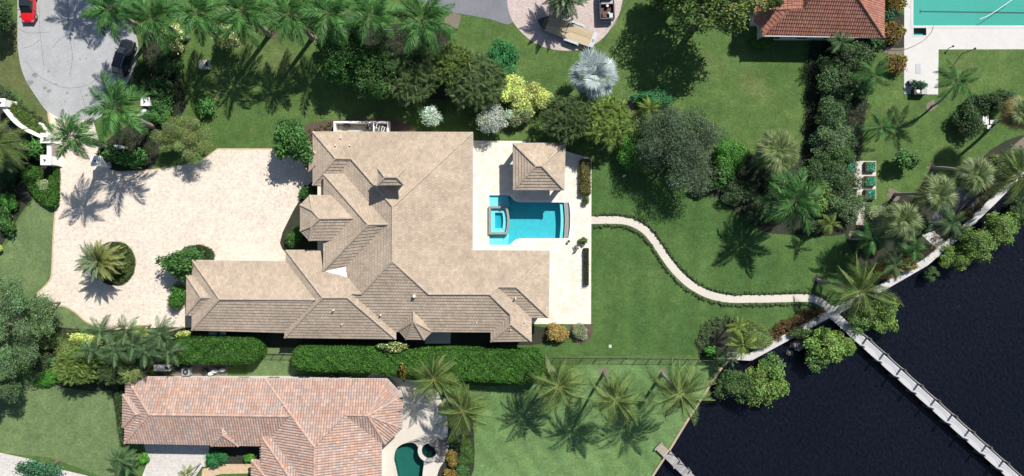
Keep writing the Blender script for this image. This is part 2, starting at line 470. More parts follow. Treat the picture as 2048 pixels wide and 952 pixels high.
for k_, pts_ in enumerate([[(45, 97), (62, 92), (80, 80)], [(78, 10), (80, 60), (84, 100), (88, 135)], [(135, 0), (137, 60), (145, 110), (140, 150)], [(50, 120), (70, 145), (100, 165), (135, 176), (175, 170), (200, 150)], [(160, 180), (170, 210), (168, 238)], [(40, 60), (60, 66), (100, 64)], [(105, 95), (118, 80), (128, 72)]]):
    sheet('crack', strip_px(crom(pts_, 5, False), 1.0), 0.0165 + 0.0004 * k_, TAR, parent=rd)
for k_, (x_, y_, r_) in enumerate([(90, 176, 5), (112, 168, 4), (98, 182, 6), (98, 143, 4), (135, 186, 3.5), (173, 190, 4), (160, 118, 2.5), (172, 117, 2.5), (131, 203, 2.5), (70, 150, 8), (60, 165, 9)]):
    rg_ = random.Random(k_); sheet('stain', crom([(x_ + r_ * rg_.uniform(0.5, 1) * math.cos(a_), y_ + r_ * rg_.uniform(0.4, 0.8) * math.sin(a_)) for a_ in [i_ * 0.785 for i_ in range(8)]], 3), 0.0195 + 0.0003 * k_, STAIN, parent=rd)
sheet('street_road', crom([(700, -200), (700, -40), (760, -18), (840, 2), (884, 20), (930, 29), (980, 38), (1024, 46), (1030, -20), (1030, -200)], 4), 0.014, ASPHALT_D)
sheet('neighbour_paver_drive', crom([(1016, -150), (1014, -20), (1019, 28), (1040, 62), (1077, 90), (1122, 101), (1166, 98), (1200, 81), (1231, 45), (1245, 0), (1247, -60), (1240, -150)], 5), 0.020, PAVER_PINK)
DRIVE = [(95, 222), (101, 255), (117, 290), (117, 332), (113, 338), (112, 400), (107, 470), (104, 540), (99, 562), (74, 588), (70, 640), (100, 660), (240, 668), (300, 660), (380, 660), (460, 640), (570, 620),
         (640, 560), (650, 440), (640, 350), (612, 336), (606, 297), (435, 297), (406, 318), (360, 331), (300, 339), (235, 343), (216, 336), (205, 330), (200, 290), (187, 242), (160, 240), (125, 240)]
sheet('paver_driveway', DRIVE, 0.020, PAVER)

sheet('driveway_border', strip_px(crom([(96, 224), (102, 256), (117.5, 290), (117, 332), (113, 338), (112, 400), (107, 470), (104, 540), (99, 562), (74, 588)], 4, False), 3.2), 0.026, PAVER_B)
sheet('driveway_border', strip_px([(606, 298), (435, 298), (406, 319), (360, 332), (300, 340), (235, 344)], 2.4), 0.026, PAVER_B)
sheet('driveway_border', strip_px(crom([(90, 622), (122, 611), (150, 624), (176, 645), (215, 655), (300, 659)], 4, False), 3.0), 0.030, PAVER_B)
sheet('pool_terrace', [(930, 281), (1052, 282), (1052, 297), (1131, 302), (1183, 318), (1182, 648), (1058, 648), (1058, 590), (930, 560)], 0.030, TRAV, [POOL])
sheet('concrete_pool_deck', [(1809, -200), (2300, -200), (2300, 98), (1877, 99), (1876, 189), (1808, 188)], 0.020, CONC, [POOL_TR, SPA_TR])
sheet('neighbour_pool_patio', crom([(735, 752), (800, 757), (862, 768), (880, 795), (893, 830), (896, 880), (892, 916), (880, 935), (872, 960), (865, 1000), (750, 1000), (740, 900)], 3), 0.020, PATHM, [POOL_N, SPA_N])
sheet('neighbour_driveway', [(285, 870), (420, 870), (418, 905), (405, 935), (385, 960), (380, 1050), (270, 1050), (285, 950), (295, 925)], 0.020, PAVER_GREY)
sheet('front_walk', [(-60, 905), (0, 905), (60, 918), (110, 936), (170, 950), (230, 970), (230, 1000), (100, 975), (0, 960), (-60, 950)], 0.020, PAVER_GREY)
sheet('entry_walk', [(405, 938), (440, 928), (520, 928), (520, 946), (440, 948), (402, 960)], 0.022, PAVER_B)
sheet('croton_walk', strip_px(crom([(1757, 78), (1762, 92), (1775, 101), (1795, 103), (1812, 101)], 4, False), 13), 0.016, SAND)
PATH = crom([(1180, 440.5), (1225, 440), (1252, 442), (1274, 450), (1295, 465), (1314, 490), (1334, 520), (1356, 547), (1382, 570), (1415, 588), (1452, 597), (1500, 598), (1560, 597), (1612, 596), (1634, 600), (1650, 611), (1664, 626)], 6, False)
sheet('garden_path', strip_px(PATH, 15), 0.022, PATHM)
sheet('side_slab', [(852, 640), (902, 640), (901, 687), (850, 687)], 0.02, CONC_W)
sheet('garden_bed_pad', [(1688, 322), (1752, 322), (1752, 398), (1730, 402), (1728, 450), (1712, 450), (1714, 402), (1688, 400)], 0.018, PATHM)
sheet('seawall_patio', [(1843, 470), (1868, 462), (1893, 485), (1880, 503)], 0.016, CONC_W)
# mulch and soil beds
for nm, pts, z, m in [
    ('mulch_bed', [(650, 60), (760, 50), (880, 45), (905, 60), (900, 100), (960, 180), (900, 200), (770, 180), (670, 130)], 0.010, MULCH_D),
    ('mulch_bed', [(600, 262), (665, 240), (790, 238), (830, 262), (830, 300), (600, 345)], 0.010, MULCH),
    ('mulch_bed', [(-30, 180), (60, 225), (100, 262), (122, 330), (112, 335), (100, 345), (40, 430), (10, 480), (-30, 500)], 0.010, MULCH_D),
    ('mulch_bed', [(288, 60), (330, 110), (365, 180), (370, 220), (330, 270), (300, 340), (205, 344), (205, 290), (270, 240), (288, 200)], 0.010, MULCH_D),
    ('mulch_bed', [(1360, 330), (1440, 400), (1520, 460), (1600, 470), (1680, 470), (1720, 440), (1720, 330), (1740, 120), (1700, 70), (1630, 75), (1615, 130), (1605, 300), (1560, 340), (1480, 300)], 0.010, MULCH_D),
    ('mulch_bed', [(60, 690), (90, 655), (200, 660), (390, 655), (390, 690), (360, 740), (240, 780), (130, 775), (70, 745)], 0.029, MULCH_D),
    ('mulch_bed', [(1395, 690), (1410, 655), (1440, 638), (1470, 640), (1485, 655), (1530, 668), (1600, 640), (1655, 634), (1660, 640), (1520, 706), (1460, 712), (1405, 712)], 0.012, MULCH_D),
    ('mulch_bed', [(1690, 470), (1720, 440), (1800, 390), (1880, 400), (1980, 300), (2060, 270), (2060, 330), (1985, 400), (1900, 480), (1850, 520), (1760, 570), (1740, 560)], 0.012, MULCH_D),
    ('mulch_bed', [(1760, 30), (1808, 30), (1808, 98), (1778, 98), (1765, 88)], 0.010, MULCH_D),
    ('mulch_bed', [(380, 640), (1060, 650), (1065, 690), (380, 690)], 0.008, MULCH_D),
    ('mulch_bed', [(225, 780), (250, 780), (255, 890), (240, 880), (232, 830)], 0.012, MULCH_D),
    ('mulch_bed', [(405, 870), (530, 870), (530, 930), (415, 925)], 0.012, MULCH_D),
    ('mulch_bed', [(885, 780), (930, 770), (948, 870), (940, 960), (870, 960), (893, 900)], 0.010, MULCH_D),
    ('mulch_bed', [(565, 465), (640, 345), (660, 440), (640, 500), (575, 505)], 0.024, MULCH_D),
    ('mulch_bed', [(1138, 648), (1182, 648), (1180, 678), (1152, 686)], 0.008, MULCH),
    ('planting_circle', circ(226, 527, 38, 30, 44), 0.026, MULCH_D), ('planting_circle', circ(388, 527, 37), 0.026, MULCH),
    ('soil_patch', circ(905, 45, 26, 16, 22), 0.011, SAND), ('soil_patch', circ(1262, 205, 14, 16, 26), 0.011, SAND),
    ('soil_patch', circ(1865, 335, 14), 0.014, SAND), ('soil_patch', circ(1787, 390, 18), 0.014, SAND), ('soil_patch', circ(1708, 470, 14), 0.014, SAND),
    ('soil_patch', circ(1206, 745, 13), 0.011, SAND), ('soil_patch', circ(1106, 742, 10), 0.011, SAND), ('soil_patch', circ(1325, 745, 10), 0.011, SAND),
    ('soil_patch', circ(1864, 212, 14), 0.011, SAND), ('soil_patch', circ(545, 70, 12), 0.011, MULCH), ('soil_patch', circ(634, 78, 14), 0.012, SAND),
    ('soil_patch', circ(1636, 560, 14), 0.011, MULCH_D), ('soil_patch', crom([(2020, 300), (2060, 270), (2070, 320), (2030, 330)], 3), 0.015, SAND),
    ('slate_bed', [(1880, 400), (1925, 365), (1965, 385), (1940, 420), (1890, 462), (1862, 440)], 0.016, simple('slate_chips', (0.075, 0.08, 0.095), 0.9, [(1, 0.3), (6, 0.4)], (6, 0.8, 0.05))),
]:
    bedn = globals().get('bedn', 0) + 1
    if nm == 'soil_patch' and len(pts) > 15:
        rg_ = random.Random(bedn); cx_ = sum(p[0] for p in pts) / len(pts); cy_ = sum(p[1] for p in pts) / len(pts)
        pts = crom([(cx_ + (p[0] - cx_) * rg_.uniform(0.45, 0.95), cy_ + (p[1] - cy_) * rg_.uniform(0.45, 0.95)) for p in pts[::2]], 4)
    sheet(nm, crom(pts, 3) if nm == 'mulch_bed' else pts, z + 0.0004 * bedn, m)

# ------------------------------------------------------------------ seawalls and boardwalk
def strip_m(path_px, wpx):
    return [P2(*p) for p in strip_px(path_px, wpx)]

def seawall(name, path, wpx, z1, mat, label, joints=0.0):
    x, y = P2(*path[0])
    r = empty(name, (x, y, 0), label, 'seawall')
    b = MB(); b.prism(strip_m(path, wpx), -1.7, z1); b.build('wall_cap', mat, r, bevel=0.02)
    return r
seawall('seawall', [(1200, 1120), (1305, 952), (1343, 893), (1374, 842), (1420, 770), (1442, 737), (1460, 717)], 4.5, 0.10, simple('tan_seawall', (0.36, 0.29, 0.20), 0.9, [(0.6, 0.2), (5, 0.2)]), 'narrow tan seawall cap between the striped south lawn and the river')
BW = [(1455, 711), (1500, 714), (1515, 706), (1652, 631), (1700, 607), (1765, 574), (1850, 525), (1902, 482), (1985, 402), (2062, 324)]
bwr = empty('seawall_walk', (*P2(1652, 631), 0), 'long pale concrete seawall walk running along the river from the dock', 'walkway')
for a, b_ in zip(BW[:-1], BW[1:]):
    L = math.hypot(b_[0] - a[0], b_[1] - a[1]); n = max(1, round(L / 34))
    for k in range(n):
        p = (a[0] + (b_[0] - a[0]) * k / n, a[1] + (b_[1] - a[1]) * k / n); q = (a[0] + (b_[0] - a[0]) * (k + 1) / n, a[1] + (b_[1] - a[1]) * (k + 1) / n)
        ux, uy = (q[0] - p[0]) / L * n, (q[1] - p[1]) / L * n
        e = 1.2 if k == n - 1 else -0.15
        s = MB(); s.prism(strip_m([(p[0] - (1.2 * ux if k == 0 else 0), p[1] - (1.2 * uy if k == 0 else 0)), (q[0] + e * ux, q[1] + e * uy)], 14.5), -1.7 if True else 0, 0.12 + 0.002 * (k % 2) + 0.003 * BW.index(a) % 0.01)
        s.build('slab', CONC_W, bwr, bevel=0.015)

# ------------------------------------------------------------------ swimming pools
def ring_prism(mb, outer, inner, z0, z1, col=None):
    """outer/inner: lists of equal length (world xy)"""
    n = len(outer); b = len(mb.v)
    mb.v += [(p[0], p[1], z0) for p in outer] + [(p[0], p[1], z1) for p in outer] + [(p[0], p[1], z0) for p in inner] + [(p[0], p[1], z1) for p in inner]
    for i in range(n):
        j = (i + 1) % n
        for q in ((b + i, b + j, b + n + j, b + n + i), (b + n + i, b + n + j, b + 3 * n + j, b + 3 * n + i), (b + 2 * n + j, b + 2 * n + i, b + 3 * n + i, b + 3 * n + j), (b + 2 * n + i, b + 2 * n + j, b + j, b + i)):
            mb.f.append(q); mb.c.append(col)

def offset_closed(pts, d):
    n = len(pts); A = sum(pts[i][0] * pts[(i + 1) % n][1] - pts[(i + 1) % n][0] * pts[i][1] for i in range(n))
    s = 1 if A > 0 else -1; out = []
    for i in range(n):
        p0, p1, p2 = pts[i - 1], pts[i], pts[(i + 1) % n]
        a = Vector((p1[0] - p0[0], p1[1] - p0[1])).normalized(); b = Vector((p2[0] - p1[0], p2[1] - p1[1])).normalized()
        n1 = Vector((a.y, -a.x)) * s; n2 = Vector((b.y, -b.x)) * s
        m = n1 + n2
        if m.length < 1e-6: m = n1
        m.normalize(); k = d / max(0.35, m.dot(n1))
        out.append((p1[0] + m.x * k, p1[1] + m.y * k))
    return out

def basin(root, outline, z_top, depth, mat, name='basin'):
    pts = [P2(*p) for p in outline]
    if sum(pts[i][0] * pts[(i + 1) % len(pts)][1] - pts[(i + 1) % len(pts)][0] * pts[i][1] for i in range(len(pts))) < 0: pts = pts[::-1]
    b = MB(); n = len(pts)
    for i in range(n):
        j = (i + 1) % n
        b.poly([(*pts[j], z_top), (*pts[i], z_top), (*pts[i], -depth), (*pts[j], -depth)])
    for t in tessellate_polygon([[Vector((*p, 0)) for p in pts]]):
        a0, a1, a2 = [Vector((*pts[q], 0)) for q in t]
        if (a1 - a0).cross(a2 - a0).z < 0: t = t[::-1]
        b.poly([(*pts[q], -depth) for q in t])
    return b.build(name, mat, root)

def water(root, outline, z, mat):
    b = MB(); pts = [P2(*p) for p in outline]
    for t in tessellate_polygon([[Vector((*p, 0)) for p in pts]]):
        a0, a1, a2 = [Vector((*pts[q], 0)) for q in t]
        if (a1 - a0).cross(a2 - a0).z < 0: t = t[::-1]
        b.poly([(*pts[q], z) for q in t])
    return b.build('water_surface', mat, root)

PLASTER = simple('aqua_pool_plaster', (0.095, 0.47, 0.525), 0.6, [(2.5, 0.10), (9.0, 0.12)])
PLASTER_L = simple('pale_aqua_ledge', (0.42, 0.72, 0.74), 0.6, [(5.0, 0.05)])
PLASTER_G = simple('green_pool_plaster', (0.10, 0.33, 0.29), 0.6, [(0.3, 0.06), (5, 0.06)])
PLASTER_D = simple('dark_teal_plaster', (0.05, 0.17, 0.15), 0.6, [(0.5, 0.15), (6, 0.12)])
W_CLEAR = pool_water('clear_pool_water', (0.62, 0.93, 0.96))
W_GREEN = pool_water('green_pool_water', (0.6, 0.92, 0.9))
W_DARK = pool_water('deep_green_water', (0.5, 0.8, 0.76))
W_BLACK = pool_water('dark_spa_water', (0.3, 0.42, 0.44))

pr = empty('swimming_pool', (*P2(1075, 440), 0), 'bright turquoise pool with curved overflow edge beside the tan roofed house', 'pool')
basin(pr, POOL, 0.03, 1.5, PLASTER)
pm = [P2(*p) for p in POOL]
c = MB(); ring_prism(c, offset_closed(pm, 0.28), offset_closed(pm, -0.04), 0.0, 0.045); c.build('coping', simple('pale_coping', (0.72, 0.69, 0.62), 0.6, [(4, 0.08)]), pr)
water(pr, [p for p in POOL], -0.10, W_CLEAR)
for pts, zt, m in (([(978.4, 390.4), (1016, 390.4), (1019, 413), (978.4, 413)], -0.32, PLASTER_L), ([(978.4, 468), (1008, 468), (1006, 490), (978.4, 490)], -0.32, PLASTER_L),
                   ([(1008.5, 468), (1013, 468), (1011, 490), (1006.5, 490)], -0.6, PLASTER_L), ([(1013.5, 468), (1018, 468), (1015, 490), (1011.5, 490)], -0.85, PLASTER_L)):
    b = MB(); b.prism([P2(*p) for p in pts], -1.49, zt); b.build('step', m, pr)
def arcband(x0, x1, bul, y0=405, y1=476.5, n=10):
    f = lambda x, t: x + bul * (1 - (2 * t - 1) ** 2)
    ys = [y0 + (y1 - y0) * i / n for i in range(n + 1)]
    return [P2(f(x0, i / n), ys[i]) for i in range(n + 1)] + [P2(f(x1, i / n), ys[i]) for i in range(n, -1, -1)]
b = MB(); b.prism(arcband(1119.5, 1125, 2.5), -1.49, -0.28); b.build('ledge', PLASTER_L, pr)
b = MB(); b.prism(arcband(1127, 1135, 2.5), -1.49, 0.02); b.build('overflow_wall', STONE_G, pr, bevel=0.02)
b = MB(); b.prism(arcband(1135.2, 1139.5, 1.2), -1.49, -0.07); b.build('overflow_channel', simple('dark_green_tile', (0.05, 0.085, 0.08), 0.4), pr)
SPA_O = [(977.3, 412.5), (1000, 412.5), (1014, 413), (1017, 422), (1018.7, 432), (1019.2, 441), (1018.6, 451), (1017, 460), (1014.5, 469), (1000, 469), (977.3, 469)]
so = [P2(*p) for p in SPA_O]; si = offset_closed(so, -0.31)
sr = empty('spa', (*P2(997, 441), 0), 'raised square spa with grey green stone rim set into the turquoise pool', 'spa')
b = MB(); ring_prism(b, so, si, -1.49, 0.42); b.build('rim', STONE_G, sr, bevel=0.02)
b = MB(); b.prism(offset_closed(so, -0.33), -1.49, -0.55); b.build('floor', PLASTER, sr)
b = MB(); ring_prism(b, offset_closed(so, -0.315), offset_closed(so, -0.85), -0.54, -0.02); b.build('bench', PLASTER_L, sr)
b = MB(); b.poly([(*p, 0.34) for p in offset_closed(so, -0.30)][::-1]); b.build('water_surface', W_CLEAR, sr)

pt = empty('swimming_pool', (*P2(1980, 0), 0), 'large green tinted lap pool with a black lane line in the white concrete deck', 'pool')
basin(pt, POOL_TR, 0.02, 1.3, PLASTER_G)
b = MB(); b.prism([P2(*p, -1.285) for p in ((1841, 21.6), (2120, 25.6), (2120, 28.0), (1841, 24.0))], -1.295, -1.285); b.prism([P2(*p, -1.285) for p in ((1839.5, 18.5), (1841.2, 18.5), (1841.2, 26.5), (1839.5, 26.5))], -1.294, -1.283); b.build('lane_line', simple('black_tile', (0.01, 0.02, 0.03), 0.5), pt)
ptm = [P2(*p) for p in POOL_TR]
b = MB(); ring_prism(b, offset_closed(ptm, 0.3), offset_closed(ptm, -0.03), 0.0, 0.05); b.build('coping', CONC, pt)
water(pt, POOL_TR, -0.1, W_GREEN)
st = empty('spa', (*P2(1839, 63), 0), 'small square plunge spa beside the green lap pool', 'spa')
basin(st, SPA_TR, 0.02, 0.9, PLASTER_D)
b = MB(); b.prism([P2(*p) for p in ((1827, 66), (1852, 66), (1852, 70.6), (1827, 70.6))], -0.89, -0.4); b.build('bench', PLASTER_G, st)
spm = [P2(*p) for p in SPA_TR]
b = MB(); ring_prism(b, offset_closed(spm, 0.16), offset_closed(spm, -0.02), 0.0, 0.04); b.build('coping', CONC, st)
water(st, SPA_TR, -0.1, W_GREEN)
hose_pts = crom([(1760, 92), (1770, 99), (1790, 101), (1815, 97), (1845, 82), (1862, 65), (1866, 52)], 5, False)
b = MB(); b.tube([(*P2(*p), 0.06) for p in hose_pts], 0.03, 6)
tag(b.build('garden_hose', simple('brown_hose', (0.16, 0.09, 0.06), 0.6)), 'thin brown garden hose lying across the white pool deck', 'hose')
hose2 = crom([(1960, 38), (1975, 32), (1995, 20), (2015, 6), (2035, -8)], 5, False)
b = MB(); b.tube([(*P2(*p), -0.07) for p in hose2], 0.035, 6)
tag(b.build('pool_hose', WHITEP), 'pale vacuum hose floating on the green lap pool', 'hose')

pn = empty('swimming_pool', (*P2(820, 930), 0), 'dark teal kidney shaped pool beside the terracotta roofed house', 'pool')
basin(pn, POOL_N, 0.02, 1.4, PLASTER_D)
pnm = [P2(*p) for p in POOL_N]
b = MB(); ring_prism(b, offset_closed(pnm, 0.25), offset_closed(pnm, -0.03), 0.0, 0.05); b.build('coping', PATHM, pn)
water(pn, POOL_N, -0.1, W_DARK)
sn = empty('spa', (*P2(859, 900), 0), 'round black spa with pale stone rim beside the dark teal pool', 'spa')
basin(sn, SPA_N, 0.3, 0.9, PLASTER_D)
snm = [P2(*p) for p in SPA_N]
b = MB(); ring_prism(b, offset_closed(snm, 0.5), offset_closed(snm, -0.03), -0.2, 0.32); b.build('rim', PATHM, sn, bevel=0.03)
water(sn, SPA_N, 0.2, W_BLACK)

# ------------------------------------------------------------------ houses
def clip_rect(poly, u0, u1, v0, v1):
    for ax, lim, sg in ((0, u0, 1), (0, u1, -1), (1, v0, 1), (1, v1, -1)):
        out = []; n = len(poly)
        if n < 3: return []
        for i in range(n):
            a, b = poly[i - 1], poly[i]
            da, db = sg * (a[ax] - lim), sg * (b[ax] - lim)
            if (da >= 0) != (db >= 0):
                t = da / (da - db); out.append((a[0] + (b[0] - a[0]) * t, a[1] + (b[1] - a[1]) * t))
            if db >= 0: out.append(b)
        poly = out
    return poly

def parea(p): return 0.5 * sum(p[i - 1][0] * p[i][1] - p[i][0] * p[i - 1][1] for i in range(len(p)))

def tan_tint(rng):
    k = rng.uniform(0.90, 1.09); return (k * rng.uniform(0.985, 1.015), k, k * rng.uniform(0.97, 1.03))
TERRA = [(1.08, 1.0, 0.97), (1.02, 0.92, 0.86), (1.12, 1.14, 1.14), (0.90, 0.97, 1.03), (1.08, 0.84, 0.72), (0.82, 0.87, 0.94), (1.14, 1.05, 1.0), (0.95, 0.83, 0.78), (1.0, 1.0, 1.0)]
def terra_tint(rng):
    c = rng.choice(TERRA); k = rng.uniform(0.94, 1.06); return tuple(k * x for x in c)
def red_tint(rng):
    k = rng.uniform(0.82, 1.15); return (k, k * rng.uniform(0.88, 1.12), k * rng.uniform(0.85, 1.1))
STYLES = {'tan': dict(tw=0.36, cs=0.43, th=0.072, barrel=0.0, mat=ROOF_TAN, cap=ROOF_TAN_CAP, tint=tan_tint, capr=0.15),
          'terra': dict(tw=0.34, cs=0.45, th=0.04, barrel=0.105, mat=ROOF_TERRA, cap=ROOF_TERRA_CAP, tint=terra_tint, capr=0.16),
          'red': dict(tw=0.30, cs=0.48, th=0.05, barrel=0.07, mat=ROOF_RED, cap=ROOF_RED, tint=red_tint, capr=0.14)}

UNDERLAY = simple('roof_underlay', (0.14, 0.12, 0.1), 0.95)
def roof(root, V, faces, caps, eaves, style, seed=1, wcaps=(), slabname='roof', slabmat=None, cap_start=0):
    st = STYLES[style]; rng = random.Random(seed)
    W = {k: Vector(P3(*v)) for k, v in V.items()}
    slab = MB(); tiles = MB()
    for face in faces:
        pts = [W[n] for n in face.split()]
        A = np.array([[p.x, p.y, 1] for p in pts]); zz = np.array([p.z for p in pts])
        ca, cb, cc = np.linalg.lstsq(A, zz, rcond=None)[0]
        nrm = Vector((-ca, -cb, 1)).normalized()
        pts = [Vector((p.x, p.y, ca * p.x + cb * p.y + cc)) for p in pts]
        if parea([(p.x, p.y) for p in pts]) < 0: pts = pts[::-1]
        # slab under the tiles
        for t in tessellate_polygon([pts]):
            q = [pts[i] for i in t]
            if (q[1] - q[0]).cross(q[2] - q[0]).z < 0: q = q[::-1]
            slab.poly([p - Vector((0, 0, 0.03)) for p in q]); slab.poly([p - Vector((0, 0, 0.24)) for p in q[::-1]])
        for i in range(len(pts)):
            a, b = pts[i], pts[(i + 1) % len(pts)]
            slab.poly([a - Vector((0, 0, 0.24)), b - Vector((0, 0, 0.24)), b - Vector((0, 0, 0.03)), a - Vector((0, 0, 0.03))])
        down = Vector((0, 0, -1)); down = (down - nrm * down.dot(nrm))
        if down.length < 1e-4: down = Vector((0, -1, 0))
        vax = -down.normalized(); uax = vax.cross(nrm)
        o = min(pts, key=lambda p: p.z)
        loc = [((p - o).dot(uax), (p - o).dot(vax)) for p in pts]
        if parea(loc) < 0: loc = loc[::-1]
        us = [p[0] for p in loc]; vs = [p[1] for p in loc]
        tw, cs, th, br = st['tw'], st['cs'], st['th'], st['barrel']
        v = min(vs) - 0.02; row = 0
        while v < max(vs):
            off = (0.5 * tw if row % 2 else 0.0) if not br else 0.0
            rowp = clip_rect(loc, min(us) - 1, max(us) + 1, v, v + cs)
            if len(rowp) >= 3:
                ru = [p[0] for p in rowp]
                j = math.floor((min(ru) - off) / tw)
                while off + j * tw < max(ru):
                    col = st['tint'](rng); lift = rng.uniform(-0.006, 0.008)
                    u0 = off + j * tw
                    ns = 4 if br else 1
                    for s in range(ns):
                        a0 = u0 + tw * s / ns; a1 = u0 + tw * (s + 1) / ns - (0.016 if not br else 0)
                        cp = clip_rect(rowp, a0, a1, v, v + cs - (0.028 if not br else 0.02))
                        if len(cp) < 3 or abs(parea(cp)) < 1e-4: continue
                        def zf(u, vv):
                            z = th * (1 - (vv - v) / cs) + lift + 0.006
                            if br: z += br * math.sin(PI * min(1, max(0, (u - u0) / tw)))
                            return z
                        tiles.poly([o + uax * u + vax * vv + nrm * zf(u, vv) for u, vv in cp], col)
                        for i in range(len(cp)):
                            p, q = cp[i - 1], cp[i]
                            if abs(p[1] - v) < 1e-5 and abs(q[1] - v) < 1e-5 and abs(p[0] - q[0]) > 0.02:
                                t0 = o + uax * p[0] + vax * v; t1 = o + uax * q[0] + vax * v
                                zl = -0.02
                                tiles.poly([t1 + nrm * zf(*q), t0 + nrm * zf(*p), t0 + nrm * zl, t1 + nrm * zl], col)
                    j += 1
            v += cs; row += 1
    so_ = slab.build(slabname, slabmat or UNDERLAY, root)
    to = tiles.build('roof_tiles', st['mat'], None); to['kind'] = 'stuff'
    to.parent = so_
    to.matrix_parent_inverse = (so_.matrix_parent_inverse @ Matrix.Identity(4)); to.matrix_parent_inverse = Matrix.Identity(4)
    cp = MB()
    for pr_ in caps:
        a, b = [W[n] for n in pr_.split()]
        L = (b - a).length; n = max(1, round(L / 0.42)); d = (b - a) / n
        if d.length < 1e-3: continue
        u = d.normalized().cross(Vector((0, 0, 1))).normalized(); w_ = u.cross(d.normalized())
        if w_.z < 0: w_ = -w_
        r = st['capr']
        for i in range(n):
            col = st['tint'](rng)
            p0 = a + d * i; p1 = a + d * (i + 1.08)
            base = len(cp.v)
            for p, rr in ((p0, r), (p1, r * 0.88)):
                for an in (-12, 30, 68, 112, 150, 192):
                    cp.v.append(tuple(p + u * (math.cos(R(an)) * rr) + w_ * (math.sin(R(an)) * rr * 0.8 + 0.055)))
            for k in range(5):
                cp.f.append((base + k, base + k + 1, base + 7 + k, base + 6 + k)); cp.c.append(col)
            cp.f.append(tuple(base + k for k in range(6))); cp.c.append(col)
            cp.f.append(tuple(base + 6 + k for k in range(5, -1, -1))); cp.c.append(col)
    if cp.v:
        co = cp.build('ridge_caps', st['cap'], None); co['kind'] = 'stuff'; co.parent = so_
    for pr_ in eaves:
        a, b = [W[n] for n in pr_.split()]
        g = MB(); g.tube([a + Vector((0, 0, -0.06)), b + Vector((0, 0, -0.06))], 0.085, 6)
        go = g.build('gutter', GUTTER, None); go.parent = so_
    return so_, W

def wallbox(mb, x0, y0, x1, y1, h, inset=0.55, z0=-0.1):
    a = P2(x0, y0, h); b = P2(x1, y1, h)
    mb.prism([(a[0] + inset, b[1] + inset), (b[0] - inset, b[1] + inset), (b[0] - inset, a[1] - inset), (a[0] + inset, a[1] - inset)], z0, h - 0.1)
    return (a[0] + inset, b[1] + inset, b[0] - inset, a[1] - inset)

def window(root, x, y, z, w, h, rz, door=False):
    """framed window or door proud of a wall at x,y facing rz"""
    f = MB(); c, s = math.cos(rz), math.sin(rz)
    f.box((x, y, z), (0.12, w, h), rz)
    fo = f.build('door' if door else 'window', DOORM if door else FRAMEM, root)
    if not door:
        for k in (-1, 1):
            g = MB(); g.box((x + c * 0.045 - s * k * w / 4, y + s * 0.045 + c * k * w / 4, z), (0.06, w / 2 - 0.1, h - 0.16), rz)
            go = g.build('pane', GLASS, None); go.parent = fo
            go.matrix_parent_inverse = Matrix.Identity(4)
    else:
        g = MB(); g.box((x + c * 0.08 - s * w * 0.35, y + s * 0.08 + c * w * 0.35, z), (0.08, 0.05, 0.14), rz)
        go = g.build('handle', STEEL, None); go.parent = fo

def side_windows(root, rect, sides, z=1.6, w=1.5, h=1.5, step=3.6):
    x0, y0, x1, y1 = rect
    for s in sides:
        if s in 'NS':
            n = max(1, int((x1 - x0) / step))
            for i in range(n): window(root, x0 + (x1 - x0) * (i + 0.5) / n, y1 if s == 'N' else y0, z, w, h, PI / 2 if s == 'N' else -PI / 2)
        else:
            n = max(1, int((y1 - y0) / step))
            for i in range(n): window(root, x1 if s == 'E' else x0, y0 + (y1 - y0) * (i + 0.5) / n, z, w, h, 0 if s == 'E' else PI)

# --- main house
HE = 3.6
mh = empty('house', (*P2(800, 500), 0), 'large house with pale tan tile roof and many hips beside the turquoise pool', 'house')
V = dict(A0=(626, 264, HE), A1=(671.5, 316.8, 5.25), A2=(702.6, 317.4, 5.25), A3=(626, 370, HE), A4=(660, 371, HE), A5=(676, 349, 4.25),
         NE=(945, 265, HE), M1=(785.5, 413, 8.2), M2=(784.5, 522, 8.2), M3=(723, 587.5, 6.2), D1=(857.5, 588, 6.2), D2=(979, 588.3, 6.2), VE=(944.5, 501, HE + 0.05),
         E1=(1098.5, 502, HE), E2=(1032, 573.6, 5.75), E3=(996, 573.6, 5.75), E4=(1097, 635, HE), E5=(1060, 635, HE),
         F1=(1021, 629, 4.95), F2=(1021.6, 648.6, 4.95), F3=(1062, 635.5, HE), F4=(1062, 682, HE), F5=(982, 683, HE), F6=(982, 664, HE), 
         S1=(791, 663, HE), G0=(703, 587, 6.15), G1=(572.6, 501, HE), G2=(645, 595, 6.4), G3=(694.5, 595, 6.4), G4=(791, 677.6, HE), G5=(569.5, 675, HE), G6=(642, 501, HE), G7=(650, 541, 4.7), G8=(698.5, 556, 5.2),
         I1=(385.4, 521, HE), I2=(571.8, 523, HE), I3=(630, 599, 6.0), I4=(439.4, 598, 6.0), I5=(384, 660, HE), I6=(570, 665, HE),
         T1=(699, 532, 5.1), T0=(650, 542, 4.75), MW=(660, 470, 3.75), MW2=(655, 545, 4.2), MW1=(664, 362, 3.75))
faces = ['A0 A1 A3', 'A0 NE M1 A2 A1', 'A1 A2 A5 A4 A3', 'A2 M1 M2 M3 G8 MW MW1', 'NE VE D1 M2 M1', 'VE E1 E2 E3 D2 D1', 'E1 E4 E2', 'E2 E4 E5 E3', 'E3 F3 F4 F2 F1 D2',
         'F1 F2 F5 F6', 'F2 F4 F5', 'M2 D1 D2 F1 F6 S1 G0 M3', 'G1 G6 G7 G8 M3 G0 G3 G2', 'G1 G2 G5', 'G2 G3 G4 G5', 'G3 G0 S1 G4', 'I1 I2 I3 I4', 'I4 I3 I6 I5', 'I1 I4 I5']
